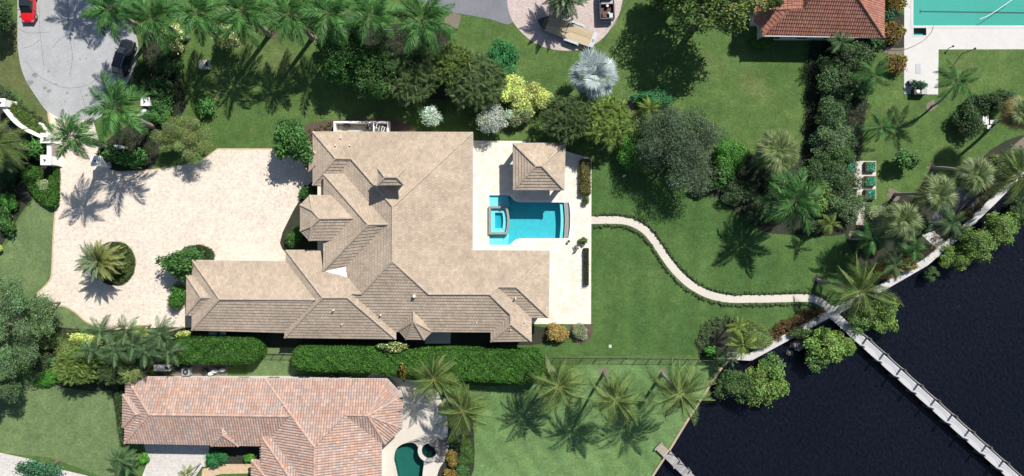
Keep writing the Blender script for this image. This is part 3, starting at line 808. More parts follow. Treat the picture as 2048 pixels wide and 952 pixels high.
caps = ['A0 A1', 'A3 A1', 'A1 A2', 'A2 M1', 'NE M1', 'M1 M2', 'M2 M3', 'M2 D1', 'D1 D2', 'M3 G0', 'G0 G3', 'E1 E2', 'E4 E2', 'E3 E2', 'D2 E3', 'D2 F1', 'F1 F2', 'F2 F4', 'F2 F5',
        'G1 G2', 'G5 G2', 'G2 G3', 'G3 G4', 'I1 I4', 'I5 I4', 'I4 I3']
eaves = ['A0 NE', 'NE VE', 'VE E1', 'E1 E4', 'E4 E5', 'F3 F4', 'F4 F5', 'F5 F6', 'F6 S1', 'G4 G5', 'G1 G6', 'I1 I2', 'I5 I6', 'I1 I5', 'A0 A3', 'A3 A4', 'S1 G4', 'G5 G1']
roof(mh, V, faces, caps, eaves, 'tan', 3)
# entry hip over the middle
V = dict(B1=(648, 348.5, 4.9), B2=(689, 348.5, 4.85), B3=(776, 448.3, 7.92), B4=(736, 448.8, 7.92), B5=(647, 541.5, 4.9), B6=(699, 531, 4.95))
roof(mh, V, ['B1 B2 B3 B4', 'B1 B4 B5', 'B4 B3 B6 B5'], ['B1 B4', 'B5 B4', 'B4 B3'], ['B1 B2', 'B1 B5'], 'tan', 4, slabname='entry_roof')
# porch turret in front of the entry
V = dict(C1=(620, 391, 5.45), C2=(601, 410, 5.45), C3=(601, 461.6, 5.45), C4=(618.6, 480.6, 5.45), C5=(662, 480.3, 5.45), C6=(664, 392, 5.45), C7=(624.5, 421, 6.45), C8=(639, 437, 6.95), C9=(706, 436.5, 6.95), C0=(623.6, 452.5, 6.45))
roof(mh, V, ['C1 C6 C9 C8 C7', 'C1 C7 C2', 'C2 C7 C8 C0 C3', 'C3 C0 C4', 'C8 C9 C5 C4 C0'], ['C1 C7', 'C2 C7', 'C7 C8', 'C3 C0', 'C4 C0', 'C0 C8', 'C8 C9'], ['C1 C6', 'C1 C2', 'C2 C3', 'C3 C4', 'C4 C5'], 'tan', 5, slabname='porch_roof')
# garage bay, south turret, west bay, chimney
V = dict(J1=(373.6, 551, 3.7), J2=(393, 552, 3.75), J3=(424, 595, 5.15), J4=(402, 595, 5.15), J5=(372.6, 630, 3.7), J6=(394, 631.5, 3.75))
roof(mh, V, ['J1 J2 J3 J4', 'J1 J4 J5', 'J4 J3 J6 J5'], ['J1 J4', 'J5 J4', 'J4 J3'], ['J1 J5', 'J1 J2', 'J5 J6'], 'tan', 6, slabname='garage_bay_roof')
V = dict(K0=(827, 643, 5.3), K1=(827.3, 624, 5.3), K2=(803, 649, 3.95), K3=(797.4, 661, 3.6), K4=(812, 678, 3.6), K5=(848, 678.8, 3.6), K6=(863.6, 663, 3.6), K7=(855, 650, 3.95))
roof(mh, V, ['K1 K2 K3 K0', 'K0 K3 K4', 'K0 K4 K5', 'K0 K5 K6', 'K1 K0 K6 K7'], ['K0 K1', 'K0 K3', 'K0 K4', 'K0 K5', 'K0 K6'], ['K3 K4', 'K4 K5', 'K5 K6'], 'tan', 7, slabname='turret_roof')
V = dict(L1=(619, 294, 3.45), L2=(632, 308, 3.9), L3=(632, 329, 3.9), L4=(618, 342, 3.45))
roof(mh, V, ['L1 L2 L3 L4'], ['L1 L2', 'L3 L4'], ['L1 L4'], 'tan', 8, slabname='bay_roof')
V = dict(H1=(755.5, 336, 9.9), H2=(810, 337, 9.9), H3=(808.5, 369.7, 9.9), H4=(755.5, 370, 9.9), H5=(769.5, 354.2, 10.45), H6=(793.5, 354.2, 10.45))
roof(mh, V, ['H1 H2 H6 H5', 'H2 H3 H6', 'H6 H3 H4 H5', 'H4 H1 H5'], ['H1 H5', 'H2 H6', 'H3 H6', 'H4 H5', 'H5 H6'], [], 'tan', 9, slabname='chimney_cap')
b = MB(); wallbox(b, 755.5, 336, 810, 370, 9.9, 0.5, 5.8); b.build('chimney', STUCCO_C, mh)
# flat white membrane between the hips
b = MB(); b.prism([P2(*p) for p in ((649.5, 542.4, 5.0), (699.5, 531.5, 5.0), (698.8, 556.5, 5.0))], 3.0, 5.03); b.build('flat_roof', MEMBRANE, mh)
wl = MB(); rects = []
for a, sides in (((626, 264, 945, 520, HE), 'NE'), ((650, 480, 945, 664, HE), ''), ((870, 502, 1098.5, 635, HE), 'NE'), ((982, 600, 1062, 683, HE), 'ES'), ((569.5, 501, 791, 677, HE), 'S'), ((384.5, 521, 600, 662, HE), 'NS')):
    rects.append((wallbox(wl, *a, inset=0.55 + 0.004 * len(rects)), sides))
wallbox(wl, 647, 348.5, 760, 541, 4.9, 0.62); wallbox(wl, 373, 551, 420, 631, 3.7, 0.5)
wl.prism([P2(x, y, 5.45) for x, y in ((622, 397), (607, 412), (607, 460), (621, 475), (664, 475), (664, 397))], -0.1, 5.3)
wl.prism([P2(x, y, 3.6) for x, y in ((803, 655), (815, 672), (846, 672), (858, 658), (858, 640), (803, 640))], -0.1, 3.5)
wl.build('wall', STUCCO_C, mh)
for rc, sd in rects: side_windows(mh, rc, sd)
dx, dy = P2(607, 436, 5.45); window(mh, dx, dy, 1.3, 1.8, 2.5, PI, True)
for px, py, h, r_, hh in ((672, 291, 4.5, 0.09, 0.35), (682.5, 276, 4.0, 0.09, 0.35), (700.5, 291, 4.5, 0.09, 0.35), (762, 629.5, 4.9, 0.09, 0.4), (668, 620, 5.7, 0.09, 0.4), (684, 648.5, 4.6, 0.08, 0.3), (1031, 596.5, 5.2, 0.09, 0.35), (1021.5, 659.5, 4.5, 0.07, 0.3), (1050, 644, 4.1, 0.07, 0.25), (953, 644, 4.2, 0.07, 0.25)):
    b = MB(); p = P3(px, py, h); b.tube([(p[0], p[1], h - 0.3), (p[0], p[1], h + hh)], r_, 8); b.build('vent_pipe', WHITEP, mh)
b = MB(); p = P3(829, 592, 6.1); b.box((p[0], p[1], 6.25), (0.3, 0.3, 0.6)); b.build('vent_pipe', WHITEP, mh)

# --- pool cabana
cb = empty('cabana', (*P2(1077, 335), 0), 'square open cabana with tan hipped tile roof standing beside the turquoise pool', 'cabana')
CE = 3.55
V = dict(a=(1026.6, 287, CE), b=(1130, 286.5, CE), c=(1128, 379.5, CE), d=(1027, 379.3, CE), e=(1072, 331.8, 5.3), f=(1083.5, 331.8, 5.3))
roof(cb, V, ['a b f e', 'b c f', 'f c d e', 'd a e'], ['a e', 'b f', 'c f', 'd e', 'e f'], ['a b', 'b c', 'c d', 'd a'], 'tan', 12)
for px, py in ((1034, 294), (1122, 294), (1121, 372), (1034, 372)):
    p = P2(px, py, CE); b = MB(); b.box((p[0], p[1], 1.72), (0.5, 0.5, 3.42)); b.box((p[0], p[1], 0.2), (0.66, 0.66, 0.38)); b.box((p[0], p[1], 3.2), (0.62, 0.62, 0.16)); b.build('column', STUCCO_C, cb, bevel=0.02)
b = MB(); q0 = P2(1036, 289, CE); q1 = P2(1121, 295, CE); b.prism([(q0[0], q1[1]), (q1[0], q1[1]), (q1[0], q0[1]), (q0[0], q0[1])], 0.02, 1.05); b.build('counter', STUCCO_C, cb)

# --- terracotta neighbour house
nh = empty('house', (*P2(560, 870), 0), 'low house with mottled terracotta barrel tile roof beside the dark teal pool', 'house')
NEV = 3.15
V = dict(a=(252, 753.5, NEV), b=(530, 757, NEV), c=(578, 832.4, 5.05), d=(299, 829, 5.05), e=(249.6, 886, NEV), f=(519.5, 891.5, NEV), f2=(548, 866, 3.9),
         g=(774, 758, NEV), h=(736, 831, 5.0), i=(691.5, 830, 5.0), j=(629, 893.7, 6.45), k=(804.7, 791, NEV), l=(804, 856, NEV), m=(770.6, 888, NEV), n=(762.5, 887, NEV),
         o=(763, 1010, NEV), p=(629, 1010, 6.45), q=(520, 1010, 3.0), r=(521, 893, 3.0))
roof(nh, V, ['a b c d', 'd c f2 f e', 'a d e', 'b g h i j', 'g k h', 'k l h', 'l m h', 'i h m n', 'i n o p j', 'b j p q r c'],
     ['a d', 'e d', 'd c', 'b j', 'g h', 'k h', 'l h', 'm h', 'h i', 'j p'], ['a b', 'b g', 'g k', 'k l', 'l m', 'n o', 'e f'], 'terra', 21)
V = dict(a=(246, 789, 3.25), b=(256, 788, 3.3), c=(284, 827, 4.45), d=(271, 828, 4.45), e=(245.6, 853.6, 3.25), f=(256, 855, 3.3))
roof(nh, V, ['a b c d', 'a d e', 'd c f e'], ['a d', 'e d', 'd c'], ['a e'], 'terra', 22, slabname='bay_roof')
V = dict(a=(445.6, 856, 4.35), b=(446, 870, 4.35), c=(423.5, 891.5, 3.2), d=(476.5, 892, 3.2))
roof(nh, V, ['a c b', 'b c d', 'a b d'], ['a b', 'b c', 'b d'], ['c d'], 'terra', 23, slabname='dormer_roof')
V = dict(a=(523.4, 871.4, 3.6), b=(557, 870, 3.75), c=(645, 984, 6.3), d=(600, 985, 6.3), e=(522, 1010, 3.6))
roof(nh, V, ['a b c d', 'a d e'], ['a d'], ['a b', 'a e'], 'terra', 24, slabname='wing_roof')
V = dict(a=(503.3, 920, 3.0), b=(524, 921.5, 3.05), c=(560, 966, 4.5), d=(540, 966, 4.5), e=(502, 1010, 3.0))
roof(nh, V, ['a b c d', 'a d e'], ['a d'], ['a b', 'a e'], 'terra', 25, slabname='porch_roof')
wl = MB(); rects = []
for a, sides in (((251, 754, 700, 889, NEV), 'NS'), ((522, 870, 762.5, 1010, NEV), 'E'), ((503.5, 921, 560, 1010, 3.0), 'N')): rects.append((wallbox(wl, *a, inset=0.5 + 0.004 * len(rects)), sides))
wl.prism([P2(x, y, NEV) for x, y in ((700, 766), (770, 766), (797, 795), (797, 852), (767, 880), (700, 880))], -0.1, NEV - 0.1)
wallbox(wl, 246, 790, 270, 853, 3.2, 0.5); wl.build('wall', STUCCO_P, nh)
for rc, sd in rects: side_windows(nh, rc, sd)

# --- red roofed house at the north
rh = empty('house', (*P2(1640, -40), 0), 'house with deep red clay tile roof beside the green lap pool', 'house')
RE = 3.4
V = dict(a=(1525, 72, RE), b=(1767.7, 75.5, RE), c=(1690, -44, 7.6), d=(1652, -44, 7.6), e=(1606, 17.6, 5.05), f=(1583, 17.6, 5.05), g=(1770, -180, RE), h=(1690, -120, 7.6),
         i=(1524, 61.5, RE), j=(1508.5, 44, RE), k=(1551.5, 19.3, 4.6), l=(1508, -30, RE), m=(1552, -16, 4.6), n=(1583, -16, 5.05), o=(1606, -16, 5.05), q=(1500, -180, RE), r=(1652, -120, 7.6))
roof(rh, V, ['a b c d e f', 'b g h c', 'a f k i', 'i k j', 'j k m l', 'f e o n', 'k f n m', 'e d r o'], ['b c', 'c d', 'd e', 'e f', 'f a', 'k f', 'k i', 'k j', 'c h'], ['a b', 'b g', 'a i', 'i j', 'j l'], 'red', 31)
wl = MB(); rc = wallbox(wl, 1525, -170, 1768, 73, RE, 0.5); wallbox(wl, 1510, -100, 1560, 44, RE, 0.5); wl.build('wall', STUCCO_P, rh)
side_windows(rh, rc, 'SE')

# ------------------------------------------------------------------ vegetation: leaf clouds
def rnd_unit(rng, n):
    v = rng.normal(size=(n, 3)); return v / np.linalg.norm(v, axis=1, keepdims=True)

def leaves_at(rng, pos, nrm, L, W, fold=0.0):
    """rhombic leaves lying in the plane normal to nrm; returns V (4n,3)"""
    n = len(pos)
    t = np.cross(nrm, rnd_unit(rng, n)); t /= np.linalg.norm(t, axis=1, keepdims=True) + 1e-9
    b = np.cross(nrm, t)
    l = L * rng.uniform(0.7, 1.25, (n, 1)); w_ = W * rng.uniform(0.75, 1.25, (n, 1))
    V = np.empty((n, 4, 3), dtype=np.float32)
    V[:, 0] = pos - t * l * 0.5; V[:, 1] = pos + b * w_ * 0.5 + nrm * w_ * fold; V[:, 2] = pos + t * l * 0.5 - nrm * l * 0.12; V[:, 3] = pos - b * w_ * 0.5 + nrm * w_ * fold
    return V.reshape(-1, 3)

def quads(n): return np.arange(4 * n, dtype=np.int32).reshape(n, 4)

def pal_tint(rng, n, pal, spread=0.22):
    pal = np.array(pal); c = pal[rng.integers(0, len(pal), n)]
    return c * rng.uniform(1 - spread, 1 + spread, (n, 1)) * rng.uniform(0.93, 1.07, (n, 3))

# kind: leaf length, width, palette, lobes, lobe radius (of R), leaf area index, randomness of leaf normals, flat
KINDS = {
 'ficus':  (0.30, 0.17, [(0.028, 0.078, 0.018), (0.045, 0.115, 0.025), (0.022, 0.06, 0.016)], 34, 0.30, 4.6, 0.75),
 'glossy': (0.34, 0.19, [(0.045, 0.125, 0.028), (0.06, 0.15, 0.035), (0.03, 0.09, 0.022)], 26, 0.34, 4.6, 0.7),
 'bright': (0.20, 0.12, [(0.05, 0.165, 0.022), (0.075, 0.20, 0.03), (0.035, 0.12, 0.02)], 30, 0.30, 4.6, 0.7),
 'emerald': (0.22, 0.14, [(0.02, 0.115, 0.035), (0.03, 0.15, 0.045), (0.018, 0.085, 0.028)], 30, 0.30, 4.6, 0.7),
 'olive':  (0.24, 0.10, [(0.085, 0.13, 0.04), (0.12, 0.165, 0.05), (0.06, 0.10, 0.032)], 30, 0.30, 4.2, 0.9),
 'oak':    (0.30, 0.16, [(0.055, 0.105, 0.026), (0.095, 0.155, 0.038), (0.038, 0.078, 0.022), (0.15, 0.19, 0.05)], 44, 0.25, 2.7, 0.85),
 'liveoak': (0.26, 0.11, [(0.07, 0.125, 0.055), (0.10, 0.165, 0.075), (0.05, 0.095, 0.042)], 46, 0.24, 4.0, 0.9),
 'grey':   (0.34, 0.075, [(0.055, 0.088, 0.05), (0.08, 0.118, 0.07), (0.04, 0.068, 0.038)], 60, 0.27, 6.0, 1.0),
 'silver': (0.22, 0.10, [(0.34, 0.40, 0.36), (0.44, 0.49, 0.45), (0.24, 0.30, 0.26)], 20, 0.34, 3.2, 0.9),
 'sage':   (0.18, 0.09, [(0.20, 0.25, 0.13), (0.26, 0.30, 0.18), (0.15, 0.2, 0.1)], 24, 0.32, 4.0, 0.9),
 'yellow': (0.22, 0.13, [(0.40, 0.43, 0.14), (0.31, 0.37, 0.10), (0.46, 0.47, 0.22), (0.18, 0.26, 0.06)], 26, 0.32, 4.2, 0.8),
 'varieg': (0.26, 0.14, [(0.50, 0.52, 0.30), (0.58, 0.58, 0.34), (0.05, 0.12, 0.03), (0.07, 0.15, 0.035), (0.30, 0.36, 0.10)], 22, 0.32, 4.2, 0.8),
 'croton': (0.34, 0.09, [(0.20, 0.075, 0.025), (0.19, 0.17, 0.03), (0.08, 0.11, 0.025), (0.16, 0.03, 0.025), (0.27, 0.23, 0.05), (0.05, 0.08, 0.02)], 20, 0.34, 4.0, 1.0),
 'rust':   (0.20, 0.10, [(0.26, 0.17, 0.06), (0.32, 0.22, 0.07), (0.19, 0.12, 0.045), (0.16, 0.16, 0.05)], 30, 0.28, 4.5, 0.8),
 'hibiscus': (0.24, 0.10, [(0.042, 0.09, 0.034), (0.062, 0.12, 0.046), (0.085, 0.15, 0.062), (0.03, 0.066, 0.026)], 44, 0.25, 4.0, 0.95),
 'mangrove': (0.24, 0.14, [(0.07, 0.15, 0.032), (0.115, 0.2, 0.042), (0.05, 0.11, 0.025), (0.18, 0.23, 0.06)], 56, 0.25, 4.2, 0.8),
 'mangrove_g': (0.22, 0.12, [(0.05, 0.105, 0.03), (0.07, 0.135, 0.04), (0.04, 0.08, 0.025)], 40, 0.25, 4.2, 0.85),
 'weeping': (0.42, 0.05, [(0.14, 0.19, 0.065), (0.2, 0.25, 0.095), (0.10, 0.15, 0.05)], 40, 0.26, 3.4, 1.0),
 'bluish': (0.34, 0.14, [(0.035, 0.105, 0.055), (0.05, 0.14, 0.075), (0.028, 0.08, 0.042)], 30, 0.30, 3.4, 0.9),
 'dark':   (0.26, 0.14, [(0.022, 0.05, 0.017), (0.034, 0.072, 0.022), (0.018, 0.04, 0.014)], 30, 0.30, 4.4, 0.8),
}
_crowns = {}
def crown_mesh(kind, size, var):
    """crown of true radius `size`, unit ellipsoid flattened 0.75; origin in the crown's middle"""
    key = (kind, size, var)
    if key in _crowns: return _crowns[key]
    L, W, pal, k, lr, lai, rand = KINDS[kind]
    rng = np.random.default_rng(abs(hash((kind, size, var, 7))) % 2**32 if False else (sum(map(ord, kind)) * 1000 + int(size * 10) * 10 + var))
    kk = int(k * (0.55 if size < 1.5 else 0.9 if size < 4 else 1.2))
    lrr = lr * (1.25 if size < 1.5 else 1.0 if size < 4 else 0.8)
    d = rnd_unit(rng, kk); d[:, 2] = np.abs(d[:, 2]) * np.where(rng.random(kk) < 0.72, 1, -1)
    rad = (1 - lrr) * rng.uniform(0.45, 1.0, (kk, 1)) ** 0.55 * rng.uniform(0.7, 1.28, (kk, 1))
    cen = d * rad * size
    lob = lrr * size * rng.uniform(0.55, 1.35, kk)
    n = int(min(32000, 1.25 * lai * PI * size * size / (L * W * 0.5)))
    pick = rng.choice(kk, n, p=lob ** 2 / (lob ** 2).sum())
    dd = rnd_unit(rng, n); dd[:, 2] = np.where(rng.random(n) < 0.6, np.abs(dd[:, 2]), dd[:, 2])
    rr = lob[pick] * rng.uniform(0.55, 1.12, n)
    stray = rng.random(n) < 0.09; rr[stray] *= rng.uniform(1.1, 1.5, stray.sum())
    pos = cen[pick] + dd * rr[:, None]
    pos[:, 2] *= 0.75
    nr = dd * (1 - rand * 0.6) + rnd_unit(rng, n) * rand * 0.75 + np.array([0, 0, 0.35]); nr /= np.linalg.norm(nr, axis=1, keepdims=True)
    V = leaves_at(rng, pos, nr, L, W, 0.12)
    lobt = rng.uniform(0.78, 1.24, (kk, 1)) * rng.uniform(0.92, 1.08, (kk, 3))
    T = pal_tint(rng, n, pal, 0.3) * lobt[pick] * np.array((1.5, 1.5, 1.35))
    if kind == 'hibiscus':
        m = rng.random(n) < 0.006; T[m] = (0.45, 0.02, 0.05)
    me = npmesh(kind + '_crown', V, quads(n), LEAF_GLOSS if kind in ('glossy', 'bright', 'emerald', 'ficus') else LEAF, T)
    _crowns[key] = me
    return me

SIZES = (0.7, 1.4, 2.6, 4.4, 6.5)
_bn = [0]
def bush(name, kind, px, py, rpx, label, cat='shrub', ht=None, hc=None, ry=None, group=None, trunk=False, bark=None):
    """px,py: where the crown's middle shows; rpx/ry: radii in photo pixels; ht: crown height (m) for a bush; hc: crown-centre height for a tree"""
    _bn[0] += 1; rng = random.Random(_bn[0] * 17 + 3)
    r0 = rpx / PXM
    rz = (ht / 2.0) if ht else r0 * 0.62
    if hc is None: hc = rz * 0.82
    k = 1 - hc / CAMH
    rx, ry_ = r0 * k * 1.13, (ry or rpx) / PXM * k * 1.13
    size = min(SIZES, key=lambda s: abs(math.log(s / ((rx + ry_) / 2))))
    x, y = P2(px, py, hc)
    r = empty(name, (x, y, 0), label, cat, group)
    me = crown_mesh(kind, size, rng.randrange(2 if size > 2 else 3))
    # only half turns keep a long crown along its own axis
    rot = rng.choice((0, PI)) + rng.uniform(-0.15, 0.15) if abs(rx - ry_) > 0.15 * rx else rng.uniform(0, 2 * PI)
    link('crown', me, r, (0, 0, hc), (0, 0, rot), (rx / size, ry_ / size, rz / size / 0.75))
    tm = MB()
    if trunk or hc > rz * 1.1:
        tr = max(0.12, min(0.4, r0 * 0.07)); top = hc * 0.75
        tm.tube([(0, 0, -0.2), (0.05, 0.03, top * 0.5), (0, 0, top)], [tr * 1.3, tr, tr * 0.8], 8)
        for i in range(6):
            a = i * 2.4 + rng.random(); l = rng.uniform(0.45, 0.75)
            e = (math.cos(a) * rx * l, math.sin(a) * ry_ * l, hc + rz * rng.uniform(-0.25, 0.2))
            tm.tube([(0, 0, top * 0.9), (e[0] * 0.4, e[1] * 0.4, top + (e[2] - top) * 0.65), e], [tr * 0.6, tr * 0.4, tr * 0.14], 6)
    else:
        for i in range(4):
            a = i * 1.6 + rng.random(); l = 0.55
            tm.tube([(0.08 * math.cos(a), 0.08 * math.sin(a), -0.1), (rx * l * math.cos(a), ry_ * l * math.sin(a), hc + rz * 0.2)], [0.06, 0.02], 5)
    tm.build('trunk' if cat == 'tree' else 'stem', bark or BARK, r, world=False)
    return r

# ------------------------------------------------------------------ palms
def frond_arrays(seed, L, a0, a1, npairs, leaf, lw, col, ribcol, plume=0.0, fwd=0.55, droop=0.35, rib=0.035, t0=0.14, taper=0.5, sag=0.25, bend=0.2):
    """pinnate frond along +X from the origin, pitch going from a0 to a1 (radians)"""
    rng = np.random.default_rng(seed)
    S = 14; pts = [np.zeros(3)]; tans = []
    for i in range(S):
        t = (i + 0.5) / S; a = a0 + (a1 - a0) * t ** 1.3
        d = np.array([math.cos(a), 0, math.sin(a)]); tans.append(d); pts.append(pts[-1] + d * L / S)
    tans.append(tans[-1]); pts = np.array(pts); tans = np.array(tans)
    curv = rng.choice((-1, 1)) * rng.uniform(0.35, 1.0) * bend; pts[:, 1] += curv * L * (np.linspace(0, 1, S + 1) ** 2)
    V = []; T = []
    for i in range(S):       # rachis: a two-sided ridge
        w0, w1 = rib * (1.15 - i / S), rib * (1.15 - (i + 1) / S)
        for sgn in (-1, 1):
            V += [pts[i] + (0, 0, w0), pts[i + 1] + (0, 0, w1), pts[i + 1] + (0, sgn * w1, 0), pts[i] + (0, sgn * w0, 0)]; T.append(ribcol)
    for k in range(npairs):
        t = t0 + (1 - t0) * (k + 0.5) / npairs
        f = t * S; i = min(S - 1, int(f)); p = pts[i] + (pts[i + 1] - pts[i]) * (f - i); d = tans[i]
        up = np.array([-d[2], 0, d[0]])
        ln = leaf * (math.sin(PI * (0.12 + 0.86 * t) ** 0.85) ** 0.6) * (1 - taper * t ** 4)
        for sgn in (-1, 1):
            th = fwd + 0.5 * t + rng.uniform(-0.12, 0.12)
            pl = plume * rng.uniform(-1, 1)
            side = np.array([0, sgn, 0]) * math.cos(pl) + up * math.sin(pl)
            dr = d * math.sin(th) + side * math.cos(th); dr = dr / np.linalg.norm(dr)
            l = ln * rng.uniform(0.85, 1.1)
            tip = p + dr * l + np.array([0, 0, -sag * l - droop * l * rng.uniform(0.3, 1)])
            mid = p + dr * l * 0.45 + np.array([0, 0, -0.12 * l * sag])
            wv = d * lw * 0.5
            V += [p - wv * 0.4, mid - wv, tip, mid + wv]
            c = np.array(col[rng.integers(0, len(col))]) * rng.uniform(0.8, 1.2); T.append(c)
    V = np.array(V, dtype=np.float32); return V, np.array(T)

def fan_arrays(seed, Lp, R_, nseg, col, ribcol, a0, spread=2.6, droop=0.35, w=0.1, pitch=-0.5):
    """fan leaf: a petiole along +X then folded segments"""
    rng = np.random.default_rng(seed)
    V = []; T = []
    S = 5; pts = [np.zeros(3)]
    for i in range(S):
        a = a0 + (pitch * 0.5) * (i / S); pts.append(pts[-1] + np.array([math.cos(a), 0, math.sin(a)]) * Lp / S)
    for i in range(S):
        for sgn in (-1, 1): V += [pts[i] + (0, 0, 0.03), pts[i + 1] + (0, 0, 0.03), pts[i + 1] + (0, sgn * 0.03, 0), pts[i] + (0, sgn * 0.03, 0)]; T.append(ribcol)
    hub = pts[-1]; a = a0 + pitch
    F = np.array([math.cos(a), 0, math.sin(a)]); Sd = np.array([0, 1, 0]); N = np.cross(F, Sd)
    for k in range(nseg):
        an = -spread / 2 + spread * (k + 0.5) / nseg + rng.uniform(-0.03, 0.03)
        d = F * math.cos(an) + Sd * math.sin(an); s = -F * math.sin(an) + Sd * math.cos(an)
        l = R_ * (0.82 + 0.18 * math.cos(an)) * rng.uniform(0.88, 1.08)
        mid = hub + d * l * 0.55 + N * 0.03 * (1 if k % 2 else -1); tip = hub + d * l + np.array([0, 0, -droop * l * rng.uniform(0.4, 1.2)])
        ww = s * w * 0.5
        V += [hub, mid - ww, tip, mid + ww]; T.append(np.array(col[rng.integers(0, len(col))]) * rng.uniform(0.82, 1.18))
    return np.array(V, dtype=np.float32), np.array(T)

# species: frond builder settings
G_ROYAL = [(0.038, 0.145, 0.03), (0.065, 0.20, 0.044), (0.028, 0.105, 0.024), (0.11, 0.26, 0.06)]
G_COCO = [(0.09, 0.165, 0.04), (0.13, 0.21, 0.05), (0.065, 0.125, 0.032), (0.19, 0.25, 0.075)]
G_DATE = [(0.15, 0.22, 0.12), (0.2, 0.28, 0.14), (0.11, 0.17, 0.10)]
G_DATEY = [(0.24, 0.28, 0.08), (0.19, 0.25, 0.07), (0.31, 0.33, 0.12)]
G_AREC = [(0.10, 0.19, 0.035), (0.155, 0.25, 0.045), (0.07, 0.145, 0.028), (0.25, 0.31, 0.06)]
G_AREC_D = [(0.062, 0.125, 0.038), (0.09, 0.165, 0.05), (0.045, 0.095, 0.03), (0.14, 0.185, 0.075)]
G_BISM = [(0.32, 0.39, 0.39), (0.42, 0.49, 0.49), (0.25, 0.31, 0.31)]
G_SABAL = [(0.10, 0.16, 0.05), (0.17, 0.225, 0.075), (0.065, 0.11, 0.038), (0.24, 0.27, 0.11)]
G_SABALY = [(0.24, 0.22, 0.07), (0.2, 0.13, 0.045), (0.27, 0.2, 0.07)]
G_YOUNG = [(0.16, 0.24, 0.035), (0.22, 0.28, 0.05), (0.10, 0.18, 0.03)]
G_BLUE = [(0.062, 0.13, 0.05), (0.09, 0.175, 0.065), (0.045, 0.10, 0.038), (0.13, 0.21, 0.08)]
def FR(L, n, leaf, lw, col, rib, **kw): return dict(t='p', L=L, n=n, leaf=leaf, lw=lw, col=col, rib=rib, **kw)
SPEC = {
 'royal': dict(fr=FR(3.6, 56, 0.98, 0.105, G_ROYAL, (0.09, 0.15, 0.05), plume=0.8, sag=0.28), n=21, lo=-0.25, hi=1.15, curve=1.25, trunk=(0.30, 0.20), shaft=1.3),
 'coco':  dict(fr=FR(4.1, 46, 1.0, 0.08, G_COCO, (0.30, 0.32, 0.10), plume=0.3, sag=0.4, droop=0.55, ribw=0.042, bend=0.42), n=28, lo=-0.5, hi=1.2, curve=1.2, trunk=(0.22, 0.14), shaft=0),
 'date':  dict(fr=FR(3.1, 62, 0.62, 0.085, G_DATE, (0.3, 0.31, 0.13), plume=0.35, sag=0.05, droop=0.1, ribw=0.045), n=70, lo=-0.35, hi=1.35, curve=0.9, trunk=(0.42, 0.36), shaft=0),
 'datey': dict(fr=FR(3.0, 62, 0.62, 0.085, G_DATEY, (0.34, 0.33, 0.13), plume=0.35, sag=0.05, droop=0.1, ribw=0.045), n=70, lo=-0.35, hi=1.35, curve=0.9, trunk=(0.42, 0.36), shaft=0),
 'royal_b': dict(fr=FR(3.4, 46, 0.8, 0.08, [(0.30, 0.15, 0.04), (0.24, 0.12, 0.04)], (0.3, 0.2, 0.08), plume=0.5, sag=0.5, droop=0.5), n=1, lo=0, hi=0, curve=1.2, trunk=(0.1, 0.1), shaft=0),
 'coco_b': dict(fr=FR(3.8, 40, 0.8, 0.06, [(0.22, 0.14, 0.06), (0.28, 0.2, 0.08)], (0.3, 0.22, 0.1), plume=0.4, sag=0.6, droop=0.6), n=1, lo=0, hi=0, curve=1.3, trunk=(0.1, 0.1), shaft=0),
 'young': dict(fr=FR(2.2, 40, 0.62, 0.07, G_YOUNG, (0.26, 0.3, 0.08), plume=0.2, sag=0.3), n=12, lo=-0.1, hi=1.15, curve=1.0, trunk=(0.12, 0.09), shaft=0.5),
 'thin':  dict(fr=FR(2.6, 46, 0.72, 0.06, G_ROYAL, (0.09, 0.15, 0.05), plume=0.3, sag=0.35), n=13, lo=-0.3, hi=1.1, curve=1.2, trunk=(0.13, 0.1), shaft=0.6),
 'blue':  dict(fr=FR(2.8, 44, 0.78, 0.07, G_BLUE, (0.12, 0.2, 0.1), plume=0.3, sag=0.3), n=16, lo=-0.2, hi=1.15, curve=1.1, trunk=(0.16, 0.12), shaft=0.4),
 'bism':  dict(fr=dict(t='f', Lp=1.9, R=1.5, n=17, col=G_BISM, rib=(0.5, 0.54, 0.48), spread=3.0, w=0.17, droop=0.10), n=24, lo=-0.25, hi=1.5, trunk=(0.35, 0.28), shaft=0),
 'sabal': dict(fr=dict(t='f', Lp=1.35, R=1.3, n=15, col=G_SABAL, rib=(0.2, 0.22, 0.1), spread=2.6, w=0.12, droop=0.4), n=44, lo=-0.7, hi=1.5, trunk=(0.22, 0.19), shaft=0),
 'bottle': dict(fr=dict(t='f', Lp=1.7, R=1.7, n=15, col=G_SABAL, rib=(0.2, 0.22, 0.1), spread=1.7, w=0.11, droop=0.25), n=46, lo=-0.6, hi=1.5, trunk=(0.4, 0.3), shaft=0),
 'saby':  dict(fr=dict(t='f', Lp=1.25, R=1.35, n=24, col=G_SABALY, rib=(0.25, 0.2, 0.09), spread=3.2, w=0.09, droop=0.6), n=30, lo=-0.9, hi=0.2, trunk=(0.22, 0.19), shaft=0),
}
_fr = {}
